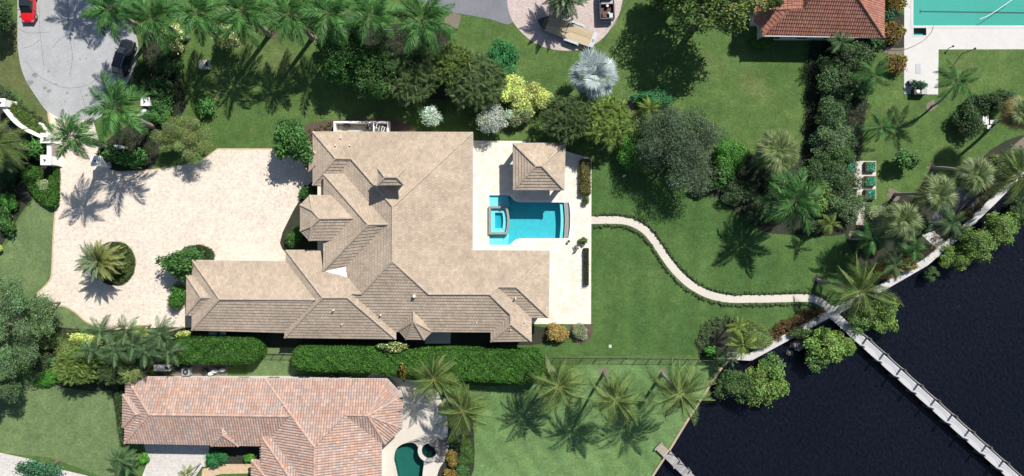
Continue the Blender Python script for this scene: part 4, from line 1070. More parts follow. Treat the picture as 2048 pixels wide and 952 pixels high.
def frond_mesh(sp, var):
    """var 0..3: from the upright spear leaves to the hanging old leaves"""
    if (sp, var) in _fr: return _fr[(sp, var)]
    S = SPEC[sp]; f = S['fr']; sd = sum(map(ord, sp)) * 10 + var; key = (sp, var); var %= 4
    if f['t'] == 'p':
        c = S['curve'] * (0.55, 0.85, 1.1, 1.0)[var]
        V, T = frond_arrays(sd, f['L'] * (0.88, 1.0, 1.05, 0.95)[var], 0.0, -c, f['n'], f['leaf'], f['lw'], f['col'], f['rib'], **{k: f[k] for k in ('plume', 'sag', 'droop', 'bend') if k in f}, rib=f.get('ribw', 0.035))
    else:
        V, T = fan_arrays(sd, f['Lp'] * (0.42, 0.8, 1.05, 1.0)[var], f['R'], f['n'], f['col'], f['rib'], 0.0, f['spread'], f['droop'] * (0.6, 0.8, 1.0, 1.3)[var], f['w'])
    me = npmesh(sp + '_frond', V, quads(len(V) // 4), LEAF, T)
    _fr[key] = me
    return me

_pn = [100]
def palm(sp, px, py, h, label, scale=1.0, base=None, group=None, name='palm_tree', n=None, mixs=None, dead=0, lean_wind=0.0, trunkmat=None):
    """px,py: where the heart of the crown shows, at height h; base: pixel of the foot if the trunk leans"""
    _pn[0] += 1; rng = random.Random(_pn[0] * 31)
    S = SPEC[sp]
    x, y = P2(px, py, h); bx, by = P2(*base) if base else (x, y)
    r = empty(name, (bx, by, 0), label, 'palm', group)
    top = Vector((x - bx, y - by, h)); t0, t1 = S['trunk']; t0 *= scale ** 0.5; t1 *= scale ** 0.5
    path = []; rad = []
    for i in range(9):
        t = i / 8; bend = t ** 1.6
        path.append((top.x * bend, top.y * bend, -0.25 + (h + 0.15) * t)); rad.append((t0 + (t1 - t0) * t) * (1.35 if i == 0 else 1.0) * (1 + (0.12 if sp == 'royal' and i in (3, 4) else 0)))
    tb = MB(); tb.tube(path, rad, 10); tb.build('trunk', trunkmat or (TRUNK_D if sp in ('date', 'datey', 'saby') else TRUNK), r, world=False, smooth=True)
    if S['shaft']:
        l = S['shaft'] * scale; d = (Vector(path[-1]) - Vector(path[-2])).normalized(); e = Vector(path[-1])
        s = MB(); s.tube([e - d * l, e - d * l * 0.5, e + d * 0.1], [t1 * 1.25, t1 * 1.1, t1 * 0.5], 10); s.build('crownshaft', SHAFT, r, world=False, smooth=True)
    N = n or S['n'] + rng.randrange(-2, 3)
    if mixs is None and sp in ('royal', 'coco') and (rng.random() < 0.45 or dead): mixs = (sp + '_b', lambda az, q: q > 0.955)
    for i in range(N):
        q = (i + 0.5) / N
        el = S['hi'] + (S['lo'] - S['hi']) * q ** 0.8 + rng.uniform(-0.1, 0.1)
        az = i * 2.39996 + rng.uniform(-0.25, 0.25)
        sp2 = mixs[0] if mixs and mixs[1](az % (2 * PI), q) else sp
        me = frond_mesh(sp2, min(3, int(q * 4)) + 4 * rng.randrange(2))
        s_ = scale * rng.uniform(0.88, 1.1) * (0.8 if q < 0.12 else 1)
        o = link('frond', me, r, tuple(Vector(path[-1]) + Vector((0, 0, 0.05 - 0.25 * q * scale))), (rng.uniform(-0.5, 0.5), -el, az), (s_, s_, s_))
        if i >= N - dead:
            o.rotation_euler[1] = 0.9
    return r

# clumping palms: one mass of arching fronds
_cl = {}
def clump_mesh(pal, var, radius=3.6, stems=110, per=6, L=1.15):
    key = (id(pal), var)
    if key in _cl: return _cl[key]
    rng = random.Random(var * 7 + 5 + len(pal)); Vs = []; Ts = []
    variants = [frond_arrays(900 + var * 10 + k, L, 0.0, -(0.7, 1.0, 1.3)[k], 18, 0.42, 0.065, pal, (0.14, 0.19, 0.06), plume=0.6, sag=0.4, bend=0.35) for k in range(3)]
    for s in range(stems):
        a = rng.uniform(0, 2 * PI); rr = radius * 0.86 * math.sqrt(rng.random())
        cx, cy, cz = rr * math.cos(a), rr * math.sin(a), rng.uniform(-0.8, 0.8) - 0.09 * rr * rr
        for i in range(per):
            V, T = variants[rng.randrange(3)]
            M = Matrix.Translation((cx, cy, cz)) @ Matrix.Rotation(i * 2.4 + rng.random(), 4, 'Z') @ Matrix.Rotation(-rng.uniform(0.0, 1.2), 4, 'Y') @ Matrix.Rotation(rng.uniform(-0.4, 0.4), 4, 'X') @ Matrix.Scale(rng.uniform(0.75, 1.1), 4)
            A = np.array(M); Vs.append(V @ A[:3, :3].T + A[:3, 3]); Ts.append(T * rng.uniform(0.8, 1.2))
    V = np.concatenate(Vs); T = np.concatenate(Ts)
    me = npmesh('clump_crown', V, quads(len(V) // 4), LEAF, T); _cl[key] = me
    return me

def clump(px, py, rpx, h, label, pal=G_AREC, var=0, ry=None, group=None, name='clumping_palm'):
    _pn[0] += 1; rng = random.Random(_pn[0] * 13)
    k = 1 - h / CAMH; rx = rpx / PXM * k; ry_ = (ry or rpx) / PXM * k
    x, y = P2(px, py, h); r = empty(name, (x, y, 0), label, 'palm', group)
    link('crown', clump_mesh(pal, var), r, (0, 0, h), (0, 0, rng.uniform(0, 6.28) if not ry else rng.choice((0, PI))), (rx / 4.0, ry_ / 4.0, (rx + ry_) / 8.0))
    for i in range(9):
        a = i * 2.4; rr = 0.5 * math.sqrt((i + 0.5) / 9)
        t = MB(); t.tube([(rx * rr * 0.4 * math.cos(a), ry_ * rr * 0.4 * math.sin(a), -0.1), (rx * rr * 0.8 * math.cos(a), ry_ * rr * 0.8 * math.sin(a), h * 0.6), (rx * rr * math.cos(a), ry_ * rr * math.sin(a), h - 0.1 * rx)], [0.07, 0.055, 0.045], 6)
        t.build('stem', SHAFT, r, world=False)
    return r

# hedges and low planting
def inside(pts, x, y):
    c = False; n = len(pts)
    for i in range(n):
        x1, y1 = pts[i - 1]; x2, y2 = pts[i]
        if (y1 > y) != (y2 > y) and x < (x2 - x1) * (y - y1) / (y2 - y1) + x1: c = not c
    return c

def hedge(name, pxpoly, h, pal, label, L=0.17, W=0.1, dens=1.0, seed=1, cat='hedge', group=None, rough=0.26, edge=0.45, core=True, z0=0.0):
    """clipped hedge: woody core plus leaves over its top and sides; outline given where its top shows"""
    rng = np.random.default_rng(seed)
    pts = [P2(*p, h) for p in pxpoly]
    cx = sum(p[0] for p in pts) / len(pts); cy = sum(p[1] for p in pts) / len(pts)
    r = empty(name, (cx, cy, z0), label, cat, group)
    arr = np.array(pts); lo, hi = arr.min(0), arr.max(0)
    A = abs(parea(pts)); nt_ = int(dens * A * 3.2 / (L * W * 0.5))
    XY = rng.uniform(lo, hi, (int(nt_ * (hi - lo).prod() / A * 1.05) + 10, 2))
    P = XY[:, None, :]; a = arr; b = np.roll(arr, -1, axis=0)
    cond = ((a[None, :, 1] > P[:, :, 1]) != (b[None, :, 1] > P[:, :, 1])) & (P[:, :, 0] < (b[None, :, 0] - a[None, :, 0]) * (P[:, :, 1] - a[None, :, 1]) / (b[None, :, 1] - a[None, :, 1] + 1e-12) + a[None, :, 0])
    XY = XY[(cond.sum(1) % 2) == 1]
    # distance to edge -> rounded shoulder
    ab = b - a; tt = np.clip(((XY[:, None, :] - a[None]) * ab[None]).sum(2) / (ab ** 2).sum(1)[None], 0, 1)
    dist = np.linalg.norm(XY[:, None, :] - (a[None] + tt[:, :, None] * ab[None]), axis=2).min(1)
    bump = sum(np.sin(XY[:, 0] * f + s) * np.sin(XY[:, 1] * f * 1.1 + s * 2) for f, s in ((2.1, 0.3), (3.7, 1.2), (6.1, 2.2))) / 3
    Z = h - edge * np.clip(1 - dist / edge, 0, 1) ** 2 + rough * bump + rng.normal(0, 0.06, len(XY))
    top = np.c_[XY, Z]; tn = rnd_unit(rng, len(top)) * 0.8 + np.array([0, 0, 0.8])
    per = np.linalg.norm(ab, axis=1); ns = int(dens * per.sum() * h * 2.6 / (L * W * 0.5))
    e = rng.choice(len(pts), ns, p=per / per.sum()); t = rng.random((ns, 1))
    nr = np.c_[ab[:, 1], -ab[:, 0]] / (per[:, None] + 1e-9)
    if parea(pts) < 0: nr = -nr
    sp_ = a[e] + ab[e] * t + nr[e] * rng.normal(0, 0.09, (ns, 1)); sz = rng.uniform(0.05, h - edge * 0.4, ns)
    side = np.c_[sp_, sz]; sn = rnd_unit(rng, ns) * 0.8; sn[:, :2] += nr[e] * 0.8
    pos = np.concatenate([top, side]); nn = np.concatenate([tn, sn]); nn /= np.linalg.norm(nn, axis=1, keepdims=True)
    cl = sum(np.sin(pos[:, 0] * f + s) * np.sin(pos[:, 1] * f * 0.9 + s * 1.7) for f, s in ((0.5, 0.4), (1.3, 1.9), (3.0, 0.8))) / 3
    T = pal_tint(rng, len(pos), pal, 0.35) * (1 + 0.3 * cl)[:, None]
    br_ = rng.random(len(pos)) < 0.012 + 0.05 * (cl > 0.42); T[br_] = np.array((0.16, 0.10, 0.035)) * rng.uniform(0.6, 1.3, (br_.sum(), 1))
    V = leaves_at(rng, pos - np.array([cx, cy, 0]), nn, L, W, 0.12)
    link('foliage', npmesh('hedge_foliage', V, quads(len(pos)), LEAF_GLOSS, T), r)
    if core and h > 0.5:
        c = MB(); c.prism([(p[0] - cx, p[1] - cy) for p in offset_closed(pts, -0.22)], -0.05, h - 0.3); c.build('branches', simple('hedge_wood', (0.035, 0.04, 0.02), 0.95, [(4, 0.3)]) if 'hedge_wood' not in bpy.data.materials else bpy.data.materials['hedge_wood'], r, world=False)
    return r

def ground_cover(name, blobs, pal, label, L=0.16, W=0.09, h=0.3, seed=3, per=60, cat='ground cover', kind='stuff', mat=None):
    """blobs: list of (px,py,rpx); many small mounds of leaves as one mass"""
    rng = np.random.default_rng(seed); P_ = []; N_ = []; tb = []
    for px, py, rp in blobs:
        x, y = P2(px, py); rr = rp / PXM
        d = rnd_unit(rng, per); d[:, 2] = np.abs(d[:, 2])
        q = d * rng.uniform(0.6, 1.1, (per, 1)) * np.array([rr, rr, h * rng.uniform(0.7, 1.25)]) + np.array([x, y, 0.02])
        P_.append(q); N_.append(d * 0.6 + rnd_unit(rng, per) * 0.6 + np.array([0, 0, 0.4])); tb.append(np.full((per, 1), rng.uniform(0.75, 1.25)))
    P_ = np.concatenate(P_); N_ = np.concatenate(N_); N_ /= np.linalg.norm(N_, axis=1, keepdims=True)
    T = pal_tint(rng, len(P_), pal, 0.3) * np.concatenate(tb)
    o = link(name, npmesh(name, leaves_at(rng, P_, N_, L, W, 0.1), quads(len(P_)), mat or LEAF, T))
    return tag(o, label, cat, kind=kind)

def along(path, step, jit, rp, seed=1):
    rng = random.Random(seed); out = []
    for a, b in zip(path[:-1], path[1:]):
        L = math.hypot(b[0] - a[0], b[1] - a[1]); n = max(1, round(L / step))
        for k in range(n):
            t = k / n; out.append((a[0] + (b[0] - a[0]) * t + rng.uniform(-jit, jit), a[1] + (b[1] - a[1]) * t + rng.uniform(-jit, jit), rp * rng.uniform(0.75, 1.25)))
    return out

def filled(poly, step, rp, seed=1):
    rng = random.Random(seed); xs = [p[0] for p in poly]; ys = [p[1] for p in poly]; out = []
    y = min(ys)
    while y < max(ys):
        x = min(xs)
        while x < max(xs):
            q = (x + rng.uniform(-step / 2, step / 2), y + rng.uniform(-step / 2, step / 2))
            if inside(poly, *q): out.append((*q, rp * rng.uniform(0.7, 1.3)))
            x += step
        y += step
    return out

# ------------------------------------------------------------------ planting
ROW = 'royal palms in the row north of the house'
ORD = ['first', 'second', 'third', 'fourth', 'fifth', 'sixth', 'seventh', 'eighth']
for i, (px, py, h, sc) in enumerate([(218, 18, 10.0, 1.0), (304, 34, 9.0, 0.95), (394, 26, 9.6, 1.0), (484, 22, 9.4, 1.05), (579, 30, 9.4, 1.0), (656, 26, 9.2, 0.95), (744, 28, 9.3, 1.0), (845, 38, 8.6, 1.05)]):
    palm('royal', px, py, h, f'royal palm, {ORD[i]} in the row counted from the parked black car', sc * (1.1, 1.22, 1.14, 1.25, 1.12, 1.2, 1.1, 1.24)[i], group=ROW)
palm('royal', 232, 215, 10.5, 'tall royal palm with drooping fronds over the paved gateway, beside the white pier', 1.3, base=(309, 254), dead=1)
palm('royal', 147, 272, 11.0, 'smaller royal palm standing over the paved gate entrance', 0.98, base=(222, 296))
palm('coco', -6, 288, 7.5, 'palm with yellow green fronds behind the curved white wall', 0.9)
palm('blue', 8, 320, 5.0, 'dark bluish palm in the bed behind the curved white wall', 0.8)
palm('datey', 198, 522, 3.9, 'date palm with yellow green fronds in the round driveway island', 0.98, base=(228, 527), mixs=('date', lambda az, q: 1.9 < az < 4.9))
palm('date', 1130, -12, 4.2, 'date palm with pale green fronds beside the flatbed trailer', 1.05)
palm('bism', 1190, 148, 5.2, 'silvery blue fan palm on the lawn beside the flatbed trailer', 1.0)
palm('bottle', 1556, 302, 5.0, 'grey green fan palm beside the broad grey green tree', 0.98)
palm('royal', 1590, 402, 8.0, 'large dark feathery palm at the lawn edge beside the flowering hedge', 1.22)
palm('young', 1662, 447, 4.5, 'small light green palm beside the large dark feathery palm', 0.75)
palm('young', 1298, 216, 3.5, 'young yellow green palm growing out of a low green shrub', 0.8)
palm('sabal', 1955, 350, 8.5, 'round headed fan palm with leaning bare trunk near the seawall', 1.0, base=(1866, 336))
palm('sabal', 1877, 388, 8.8, 'fan palm with a skirt of brown dead leaves near the garden beds', 1.03, base=(1790, 389), mixs=('saby', lambda az, q: q > 0.62))
palm('sabal', 1808, 440, 8.0, 'fan palm with brown lower leaves beside the concrete garden pad', 1.03, base=(1708, 470), mixs=('saby', lambda az, q: q > 0.75))
palm('sabal', 2046, 225, 8.5, 'yellowing fan palm beside the white patio chairs', 0.95, base=(1990, 245), mixs=('saby', lambda az, q: q > 0.35))
palm('thin', 1745, 478, 6.0, 'dark feathery palm growing against the fan palm near the boardwalk', 1.0)
palm('blue', 1800, 474, 6.5, 'bluish palm with short upright fronds behind the boardwalk', 0.75)
palm('thin', 1830, 500, 4.5, 'low feathery palm beside the boardwalk patio', 0.85)
palm('blue', 1790, 530, 3.5, 'low bluish palm in the shrubs along the boardwalk', 0.8)
palm('coco', 1722, 582, 6.0, 'leaning coconut palm arching over the boardwalk beside the dock', 1.12, base=(1634, 560))
palm('blue', 1905, 445, 6.0, 'grey green palm leaning over the boardwalk near the mangroves', 0.85)
palm('coco', 2040, 352, 7.0, 'palm with dark arching fronds at the far end of the boardwalk', 1.05, base=(1975, 365))
palm('thin', 2040, 318, 5.5, 'light green palm beside the bare soil near the far boardwalk', 0.8)
palm('thin', 1915, 160, 7.0, 'windblown slender palm with leaning trunk beside the concrete deck', 1.15, base=(1864, 213))
palm('thin', 1748, 150, 5.0, 'dark palm growing behind the flowering hedge beside the white deck', 1.1)
palm('thin', 1762, 254, 3.2, 'low sprawling palm on the lawn beside the flowering hedge', 1.05)
palm('blue', 1683, 84, 4.5, 'bluish palm at the corner of the red roofed house', 0.65)
for px, py, h, sc, lab, base in ((1117, 772, 8.0, 1.0, 'coconut palm on the striped lawn nearest the clipped hedge end', (1106, 742)), (1232, 800, 9.0, 0.98, 'coconut palm in the middle of the striped lawn row', (1208, 746)),
                                 (1359, 787, 9.5, 1.12, 'coconut palm on the striped lawn beside the river seawall', (1324, 748))):
    palm('coco', px, py, h, lab, sc, base=base, group='coconut palms on the striped lawn')
palm('coco', 868, 758, 6.5, 'coconut palm in front of the long clipped hedge beside the patio', 0.92, base=(858, 752))
palm('coco', 926, 822, 7.0, 'coconut palm between the patio and the striped lawn', 1.02, base=(905, 800))
palm('blue', 240, 920, 3.5, 'tufted palm cluster beside the grey paver driveway', 0.8)
palm('thin', 254, 930, 3.0, 'low tufted palm at the edge of the grey paver driveway', 0.7)
palm('young', 372, 948, 4.0, 'small palm standing on the grey paver driveway', 0.6)
palm('young', 1487, 690, 4.5, 'bright green palm beside the end of the concrete boardwalk', 1.05)
palm('young', 1475, 655, 3.5, 'slim light green palm in the planting bed by the lawn', 0.7)
palm('blue', 1458, 715, 2.6, 'small spiky palm beside the dark metal fence end', 0.6)
palm('royal', 128, -135, 9.5, 'royal palm across the street whose shadow falls on the cul-de-sac beside the red car', 1.2)
palm('royal', 200, -120, 9.5, 'royal palm across the street shading the cul-de-sac behind the black car', 1.2)
# palms and clumps behind the hedge in the west
THL = ['thicket palm at the driveway edge beside the yellow shrub', 'thicket palm at the driveway edge between two other palms', 'thicket palm at the driveway edge closest to the clipped hedge', 'thicket palm beside the olive shrub', 'thicket palm above the clumping palm at the roof corner', 'thicket palm in the middle touching the corner clumping palm', 'thicket palm touching the end of the short clipped hedge', 'low thicket palm in the centre, ringed by the others']
for i, (px, py, sc) in enumerate(((200, 662, 0.85), (252, 662, 0.8), (318, 668, 0.9), (182, 700, 0.85), (230, 702, 0.9), (290, 705, 0.85), (335, 705, 0.8), (265, 690, 0.8))):
    palm('blue', px, py, 5.5 + 0.3 * (i % 3), THL[i], sc, group='thicket palms behind the short clipped hedge', n=13)
clump(150, 735, 55, 3.8, 'olive green clumping palm beside the thicket over the west lawn', G_AREC, 0, ry=42)
clump(230, 745, 48, 3.4, 'green clumping palm at the corner of the terracotta house', G_AREC_D, 1, ry=30)
clump(818, 152, 66, 5.0, 'dark areca clump between the broadleaf tree and the yellowing areca', G_AREC_D, 0)
clump(905, 130, 50, 5.0, 'bright yellow green areca clump between two darker clumps', G_AREC, 1)
clump(950, 160, 68, 5.0, 'dull olive areca clump beside the round emerald shrub', G_AREC_D, 2)
clump(1140, 235, 62, 5.0, 'areca clump behind the cabana beneath the silver fan palm', G_AREC_D, 1, ry=56)
clump(1215, 240, 58, 4.8, 'areca clump with yellow tips beside the curved soil strip', G_AREC, 2, ry=56)
clump(1330, -20, 40, 4.0, 'areca clump beneath the great shade tree', G_AREC_D, 0)

# trees and shrubs
bush('tree', 'dark', -6, 34, 34, 'dark dense tree at the verge beside the red car', 'tree', ht=4, hc=3.0)
bush('tree', 'glossy', 692, 118, 54, 'broad dark green ficus beneath the royal palms beside the areca clumps', 'tree', ht=6.0, hc=4.6, ry=58)
bush('tree', 'ficus', 748, 138, 48, 'dark green ficus touching the dark areca clump', 'tree', ht=5.5, hc=4.4, ry=54)
bush('shrub', 'ficus', 665, 82, 34, 'glossy green shrub at the foot of the royal palms', 'shrub', ht=3)
bush('shrub', 'emerald', 1006, 117, 33, 'round emerald green shrub on the lawn beside the olive areca', 'shrub', ht=3.4, ry=36)
bush('tree', 'silver', 860, 231, 28, 'small silver leaved bush north of the house roof', 'shrub', ht=2.4, hc=1.6, ry=22)
bush('tree', 'silver', 988, 239, 34, 'larger silver leaved bush beside the yellow shrubs', 'shrub', ht=3.0, hc=2.0)
bush('shrub', 'yellow', 1025, 182, 30, 'pale yellow shrub touching the olive areca clump', 'shrub', ht=3.0, ry=28)
bush('shrub', 'yellow', 1072, 196, 34, 'pale yellow shrub behind the cabana', 'shrub', ht=2.8, ry=30)
bush('shrub', 'yellow', 1040, 212, 28, 'pale yellow shrub between the sage bush and the silver bush', 'shrub', ht=2.6, ry=22)
bush('shrub', 'sage', 1042, 234, 26, 'sage green bush beneath the pale yellow shrubs', 'shrub', ht=2.6, ry=20)
bush('shrub', 'varieg', 350, 74, 28, 'yellow variegated shrub beneath the third royal palm from the black car', 'shrub', ht=3.2, hc=2.2, ry=24)
bush('shrub', 'varieg', 452, 74, 28, 'yellow variegated shrub beneath the fourth royal palm from the black car', 'shrub', ht=3.2, hc=2.2, ry=26)
bush('shrub', 'varieg', 1503, 12, 20, 'pale flecked shrub beside the red tiled roof corner', 'shrub', ht=2.4)
bush('tree', 'glossy', 585, 284, 38, 'dense glossy tree at the northwest corner of the tan roof', 'tree', ht=5.5, hc=3.2, ry=50)
bush('tree', 'weeping', 372, 276, 54, 'feathery light green weeping tree beside the cream paver driveway', 'tree', ht=4.0, hc=2.8, ry=42)
bush('shrub', 'ficus', 322, 183, 32, 'dark green shrub behind the white gate pier and above another shrub', 'shrub', ht=2.8)
bush('shrub', 'glossy', 325, 224, 30, 'light edged green shrub beside the white gate pier', 'shrub', ht=2.6, ry=26)
bush('shrub', 'glossy', 415, 212, 16, 'small upright green bush alone on the lawn', 'shrub', ht=2.0, ry=22)
bush('shrub', 'dark', 335, 130, 30, 'dark shrub beside the thin black fence', 'shrub', ht=2.6, ry=26)
bush('shrub', 'dark', 285, 145, 16, 'low dark shrub between the black car and the fence', 'shrub', ht=1.8, ry=20)
bush('shrub', 'ficus', 225, 308, 28, 'dark green shrub on the lawn side of the gate', 'shrub', ht=2.4, ry=22)
bush('shrub', 'glossy', 262, 318, 28, 'green shrub along the driveway edge beside the weeping tree', 'shrub', ht=2.2, ry=20)
bush('shrub', 'glossy', 68, 300, 22, 'dark leafy shrub against the white gate wall', 'shrub', ht=2.6)
bush('shrub', 'ficus', 28, 310, 30, 'dense shrub in the bed below the curved white wall', 'shrub', ht=2.4, ry=28)
bush('shrub', 'dark', 12, 350, 26, 'dark shrub beside the bright green clipped border', 'shrub', ht=2.2, ry=26)
bush('shrub', 'bright', 22, 400, 20, 'bright green low shrub at the edge of the side lawn', 'shrub', ht=1.6, ry=22)
bush('shrub', 'ficus', 14, 440, 22, 'dark green shrub along the side lawn next to the bright shrub', 'shrub', ht=2.2, ry=28)
bush('shrub', 'yellow', -2, 500, 9, 'small yellow shrub at the edge of the side lawn', 'shrub', ht=1.2)
bush('shrub', 'sage', 87, 371, 13, 'grey spiky plant in the middle of the bright green clipped border', 'shrub', ht=1.4)
bush('tree', 'glossy', 368, 530, 52, 'leafy tree at the garage corner of the tan roofed house', 'tree', ht=4.0, hc=2.6, ry=32)
bush('shrub', 'bright', 357, 594, 18, 'rounded bright green bush against the garage wall', 'shrub', ht=2.2, ry=26)
bush('shrub', 'bright', 590, 474, 20, 'round bright green bush beside the entry turret', 'shrub', ht=2.2)
bush('shrub', 'glossy', 612, 384, 12, 'small spiky shrub in the entry bed beside the driveway', 'shrub', ht=1.4, ry=16)
bush('tree', 'liveoak', 22, 655, 78, 'large spreading oak over the western lawn', 'tree', ht=6.5, hc=5.5, ry=100)
bush('tree', 'liveoak', -30, 760, 62, 'oak crown overhanging the lawn beyond the spreading oak', 'tree', ht=5, hc=5.0, ry=50)
bush('shrub', 'olive', 110, 688, 32, 'olive green shrub along the paver driveway edge beside the oak', 'shrub', ht=1.6, ry=12)
bush('tree', 'liveoak', 72, 612, 26, 'leafy oak limb reaching from the spreading oak towards the driveway', 'tree', ht=2.4, hc=4.6, ry=20)
bush('shrub', 'yellow', 165, 678, 38, 'yellow green shrub in front of the thicket palms', 'shrub', ht=1.6, ry=13)
bush('shrub', 'yellow', 285, 662, 22, 'yellow shrub between the thicket palms and the driveway', 'shrub', ht=1.6, ry=12)
bush('shrub', 'yellow', 366, 666, 16, 'small yellow shrub at the end of the short clipped hedge', 'shrub', ht=1.5, ry=9)
bush('shrub', 'bright', 100, 757, 32, 'bright green low shrub at the edge of the west lawn bed', 'shrub', ht=1.0, ry=16)
bush('shrub', 'olive', 145, 705, 34, 'olive shrub between the yellow shrubs and the clumping palm', 'shrub', ht=2.6, ry=26)
bush('shrub', 'bluish', 110, 722, 14, 'small blue green shrub in the bare soil of the west bed', 'shrub', ht=1.2, ry=10)
bush('shrub', 'varieg', 786, 693, 28, 'cream flowering shrub above the long clipped hedge', 'shrub', ht=3.2, hc=2.4, ry=11)
bush('shrub', 'croton', 808, 742, 8, 'dark red shrub growing through the long clipped hedge', 'shrub', ht=3.4, hc=2.4, ry=18)
bush('tree', 'oak', 1420, 18, 92, 'great shade tree beside the red tiled roof', 'tree', ht=8.0, hc=7.8, ry=62)
bush('tree', 'oak', 1395, -55, 80, 'second great shade tree behind the red tiled house', 'tree', ht=8.0, hc=7.5, ry=55)
bush('tree', 'olive', 1548, 8, 18, 'light green tree overhanging the red tiled roof', 'tree', ht=3, hc=5.5, ry=14)
bush('shrub', 'bright', 1528, 88, 20, 'light green shrub in the shade of the red tiled roof', 'shrub', ht=1.8, ry=12)
bush('shrub', 'emerald', 1308, 195, 42, 'low emerald shrub around the young yellow green palm', 'shrub', ht=2.2, ry=22)
bush('tree', 'grey', 1362, 300, 86, 'broad grey green tree with fine leaves beside the lawn', 'tree', ht=6.5, hc=4.4, ry=82)
bush('shrub', 'bright', 1262, 302, 28, 'bright green bush on the pool side of the grey green tree', 'shrub', ht=3.2, ry=40)
bush('shrub', 'olive', 1275, 255, 34, 'olive bush between the areca clump and the grey green tree', 'shrub', ht=3.4, ry=30)
bush('shrub', 'bright', 1462, 312, 32, 'bright green bush between the grey green tree and the fan palm', 'shrub', ht=3.0, ry=36)
bush('shrub', 'ficus', 1445, 350, 26, 'dark bush at the lawn edge beneath the grey green tree', 'shrub', ht=2.4, ry=22)
# flowering hedge running down from the red roofed house
for px, py, rx, ry, ht, lab in ((1700, 120, 48, 40, 4.0, 'dark flowering shrub at the corner of the red roofed house'), (1672, 165, 46, 40, 3.8, 'dark flowering shrub beneath the bluish corner palm'), (1710, 170, 36, 36, 3.4, 'green shrub beside the dark hedge palm'),
                               (1662, 225, 42, 36, 3.6, 'dark flowering shrub in the middle of the long shrub border'), (1660, 275, 40, 34, 3.4, 'paler grey green shrub of the long border beside the grey green fan palm'), (1668, 320, 42, 34, 3.2, 'mid green shrub of the long border beside the planter pad'),
                               (1672, 365, 44, 36, 3.2, 'wide flowering shrub overhanging the planter pad'), (1685, 410, 40, 30, 3.0, 'paler shrub at the river end of the long border'), (1640, 345, 30, 30, 3.0, 'dark shrub between the long border and the large feathery palm')):
    bush('shrub', 'mangrove_g' if px in (1710, 1668) else 'liveoak' if px in (1660, 1685) else 'hibiscus', px, py, rx, lab, 'shrub', ht=ht, ry=ry, group='long flowering shrub border')
bush('shrub', 'mangrove', 1640, 385, 36, 'green shrub beneath the large dark feathery palm', 'shrub', ht=2.8, ry=34)
bush('shrub', 'ficus', 1742, 92, 26, 'dark shrub at the foot of the red roofed house corner', 'shrub', ht=2.4, ry=16)
bush('shrub', 'croton', 1790, 60, 24, 'tall yellow and red croton beside the pool spa', 'shrub', ht=2.0, ry=26)
bush('shrub', 'croton', 1792, 5, 26, 'red tipped croton beside the lap pool', 'shrub', ht=2.0, ry=22)
bush('shrub', 'bluish', 1777, 32, 14, 'blue green shrub between the crotons and the red roofed house', 'shrub', ht=1.6, ry=20)
bush('shrub', 'croton', 1792, 122, 24, 'orange croton at the edge of the white concrete deck', 'shrub', ht=1.8, ry=24)
bush('shrub', 'dark', 1938, 240, 29, 'rounded dark green bush beside the white patio chairs', 'shrub', ht=2.8, ry=38)
bush('shrub', 'dark', 1990, 203, 30, 'dark green bush above the white patio chairs', 'shrub', ht=2.6, ry=22)
bush('shrub', 'dark', 1958, 212, 22, 'dark bush joining the two rounded bushes by the chairs', 'shrub', ht=2.4, ry=20)
bush('shrub', 'ficus', 1812, 322, 26, 'small dark tree alone on the lawn beside the planters', 'tree', ht=2.2, hc=1.7, ry=22)
bush('shrub', 'bluish', 1837, 172, 16, 'potted bushy plant at the corner of the white concrete deck', 'shrub', ht=1.6, ry=12)
# mangroves at the water's edge
for px, py, rx, ry, kind, lab in ((1952, 486, 48, 32, 'mangrove', 'large mangrove spreading from the boardwalk near the far palms'), (1908, 516, 32, 22, 'mangrove', 'mangrove beside the boardwalk patio'), (2002, 455, 38, 30, 'mangrove', 'mangrove thicket over the dark water beside the far boardwalk'),
                                  (2042, 420, 24, 34, 'mangrove_g', 'mangrove at the far end of the boardwalk'), (1758, 630, 40, 36, 'mangrove', 'mangrove beneath the leaning coconut palm beside the dock'), (1648, 690, 46, 36, 'mangrove', 'mangrove hugging the dock on the boardwalk side'),
                                  (1632, 722, 26, 20, 'mangrove_g', 'dark green mangrove at the water beyond the dock mangrove'), (1690, 690, 22, 18, 'mangrove', 'small mangrove tucked against the dock deck'), (1470, 772, 44, 36, 'mangrove_g', 'dark mangrove beside the striped lawn seawall'),
                                  (1528, 765, 42, 44, 'mangrove', 'yellow green mangrove at the water below the boardwalk'), (1542, 728, 26, 22, 'mangrove_g', 'mangrove beneath the concrete boardwalk end'), (1602, 668, 22, 14, 'mangrove_g', 'low mangrove against the seawall between the rocks and the dock'), (1716, 648, 24, 20, 'mangrove_g', 'mangrove filling the corner between the dock and the leaning palm'), (1862, 548, 16, 12, 'mangrove_g', 'small lone mangrove below the boardwalk')):
    bush('mangrove', kind, px, py, rx, lab, 'mangrove', ht=min(4.2, rx / 12), hc=min(4.2, rx / 12) * 0.28, ry=ry, group='mangroves along the seawall')
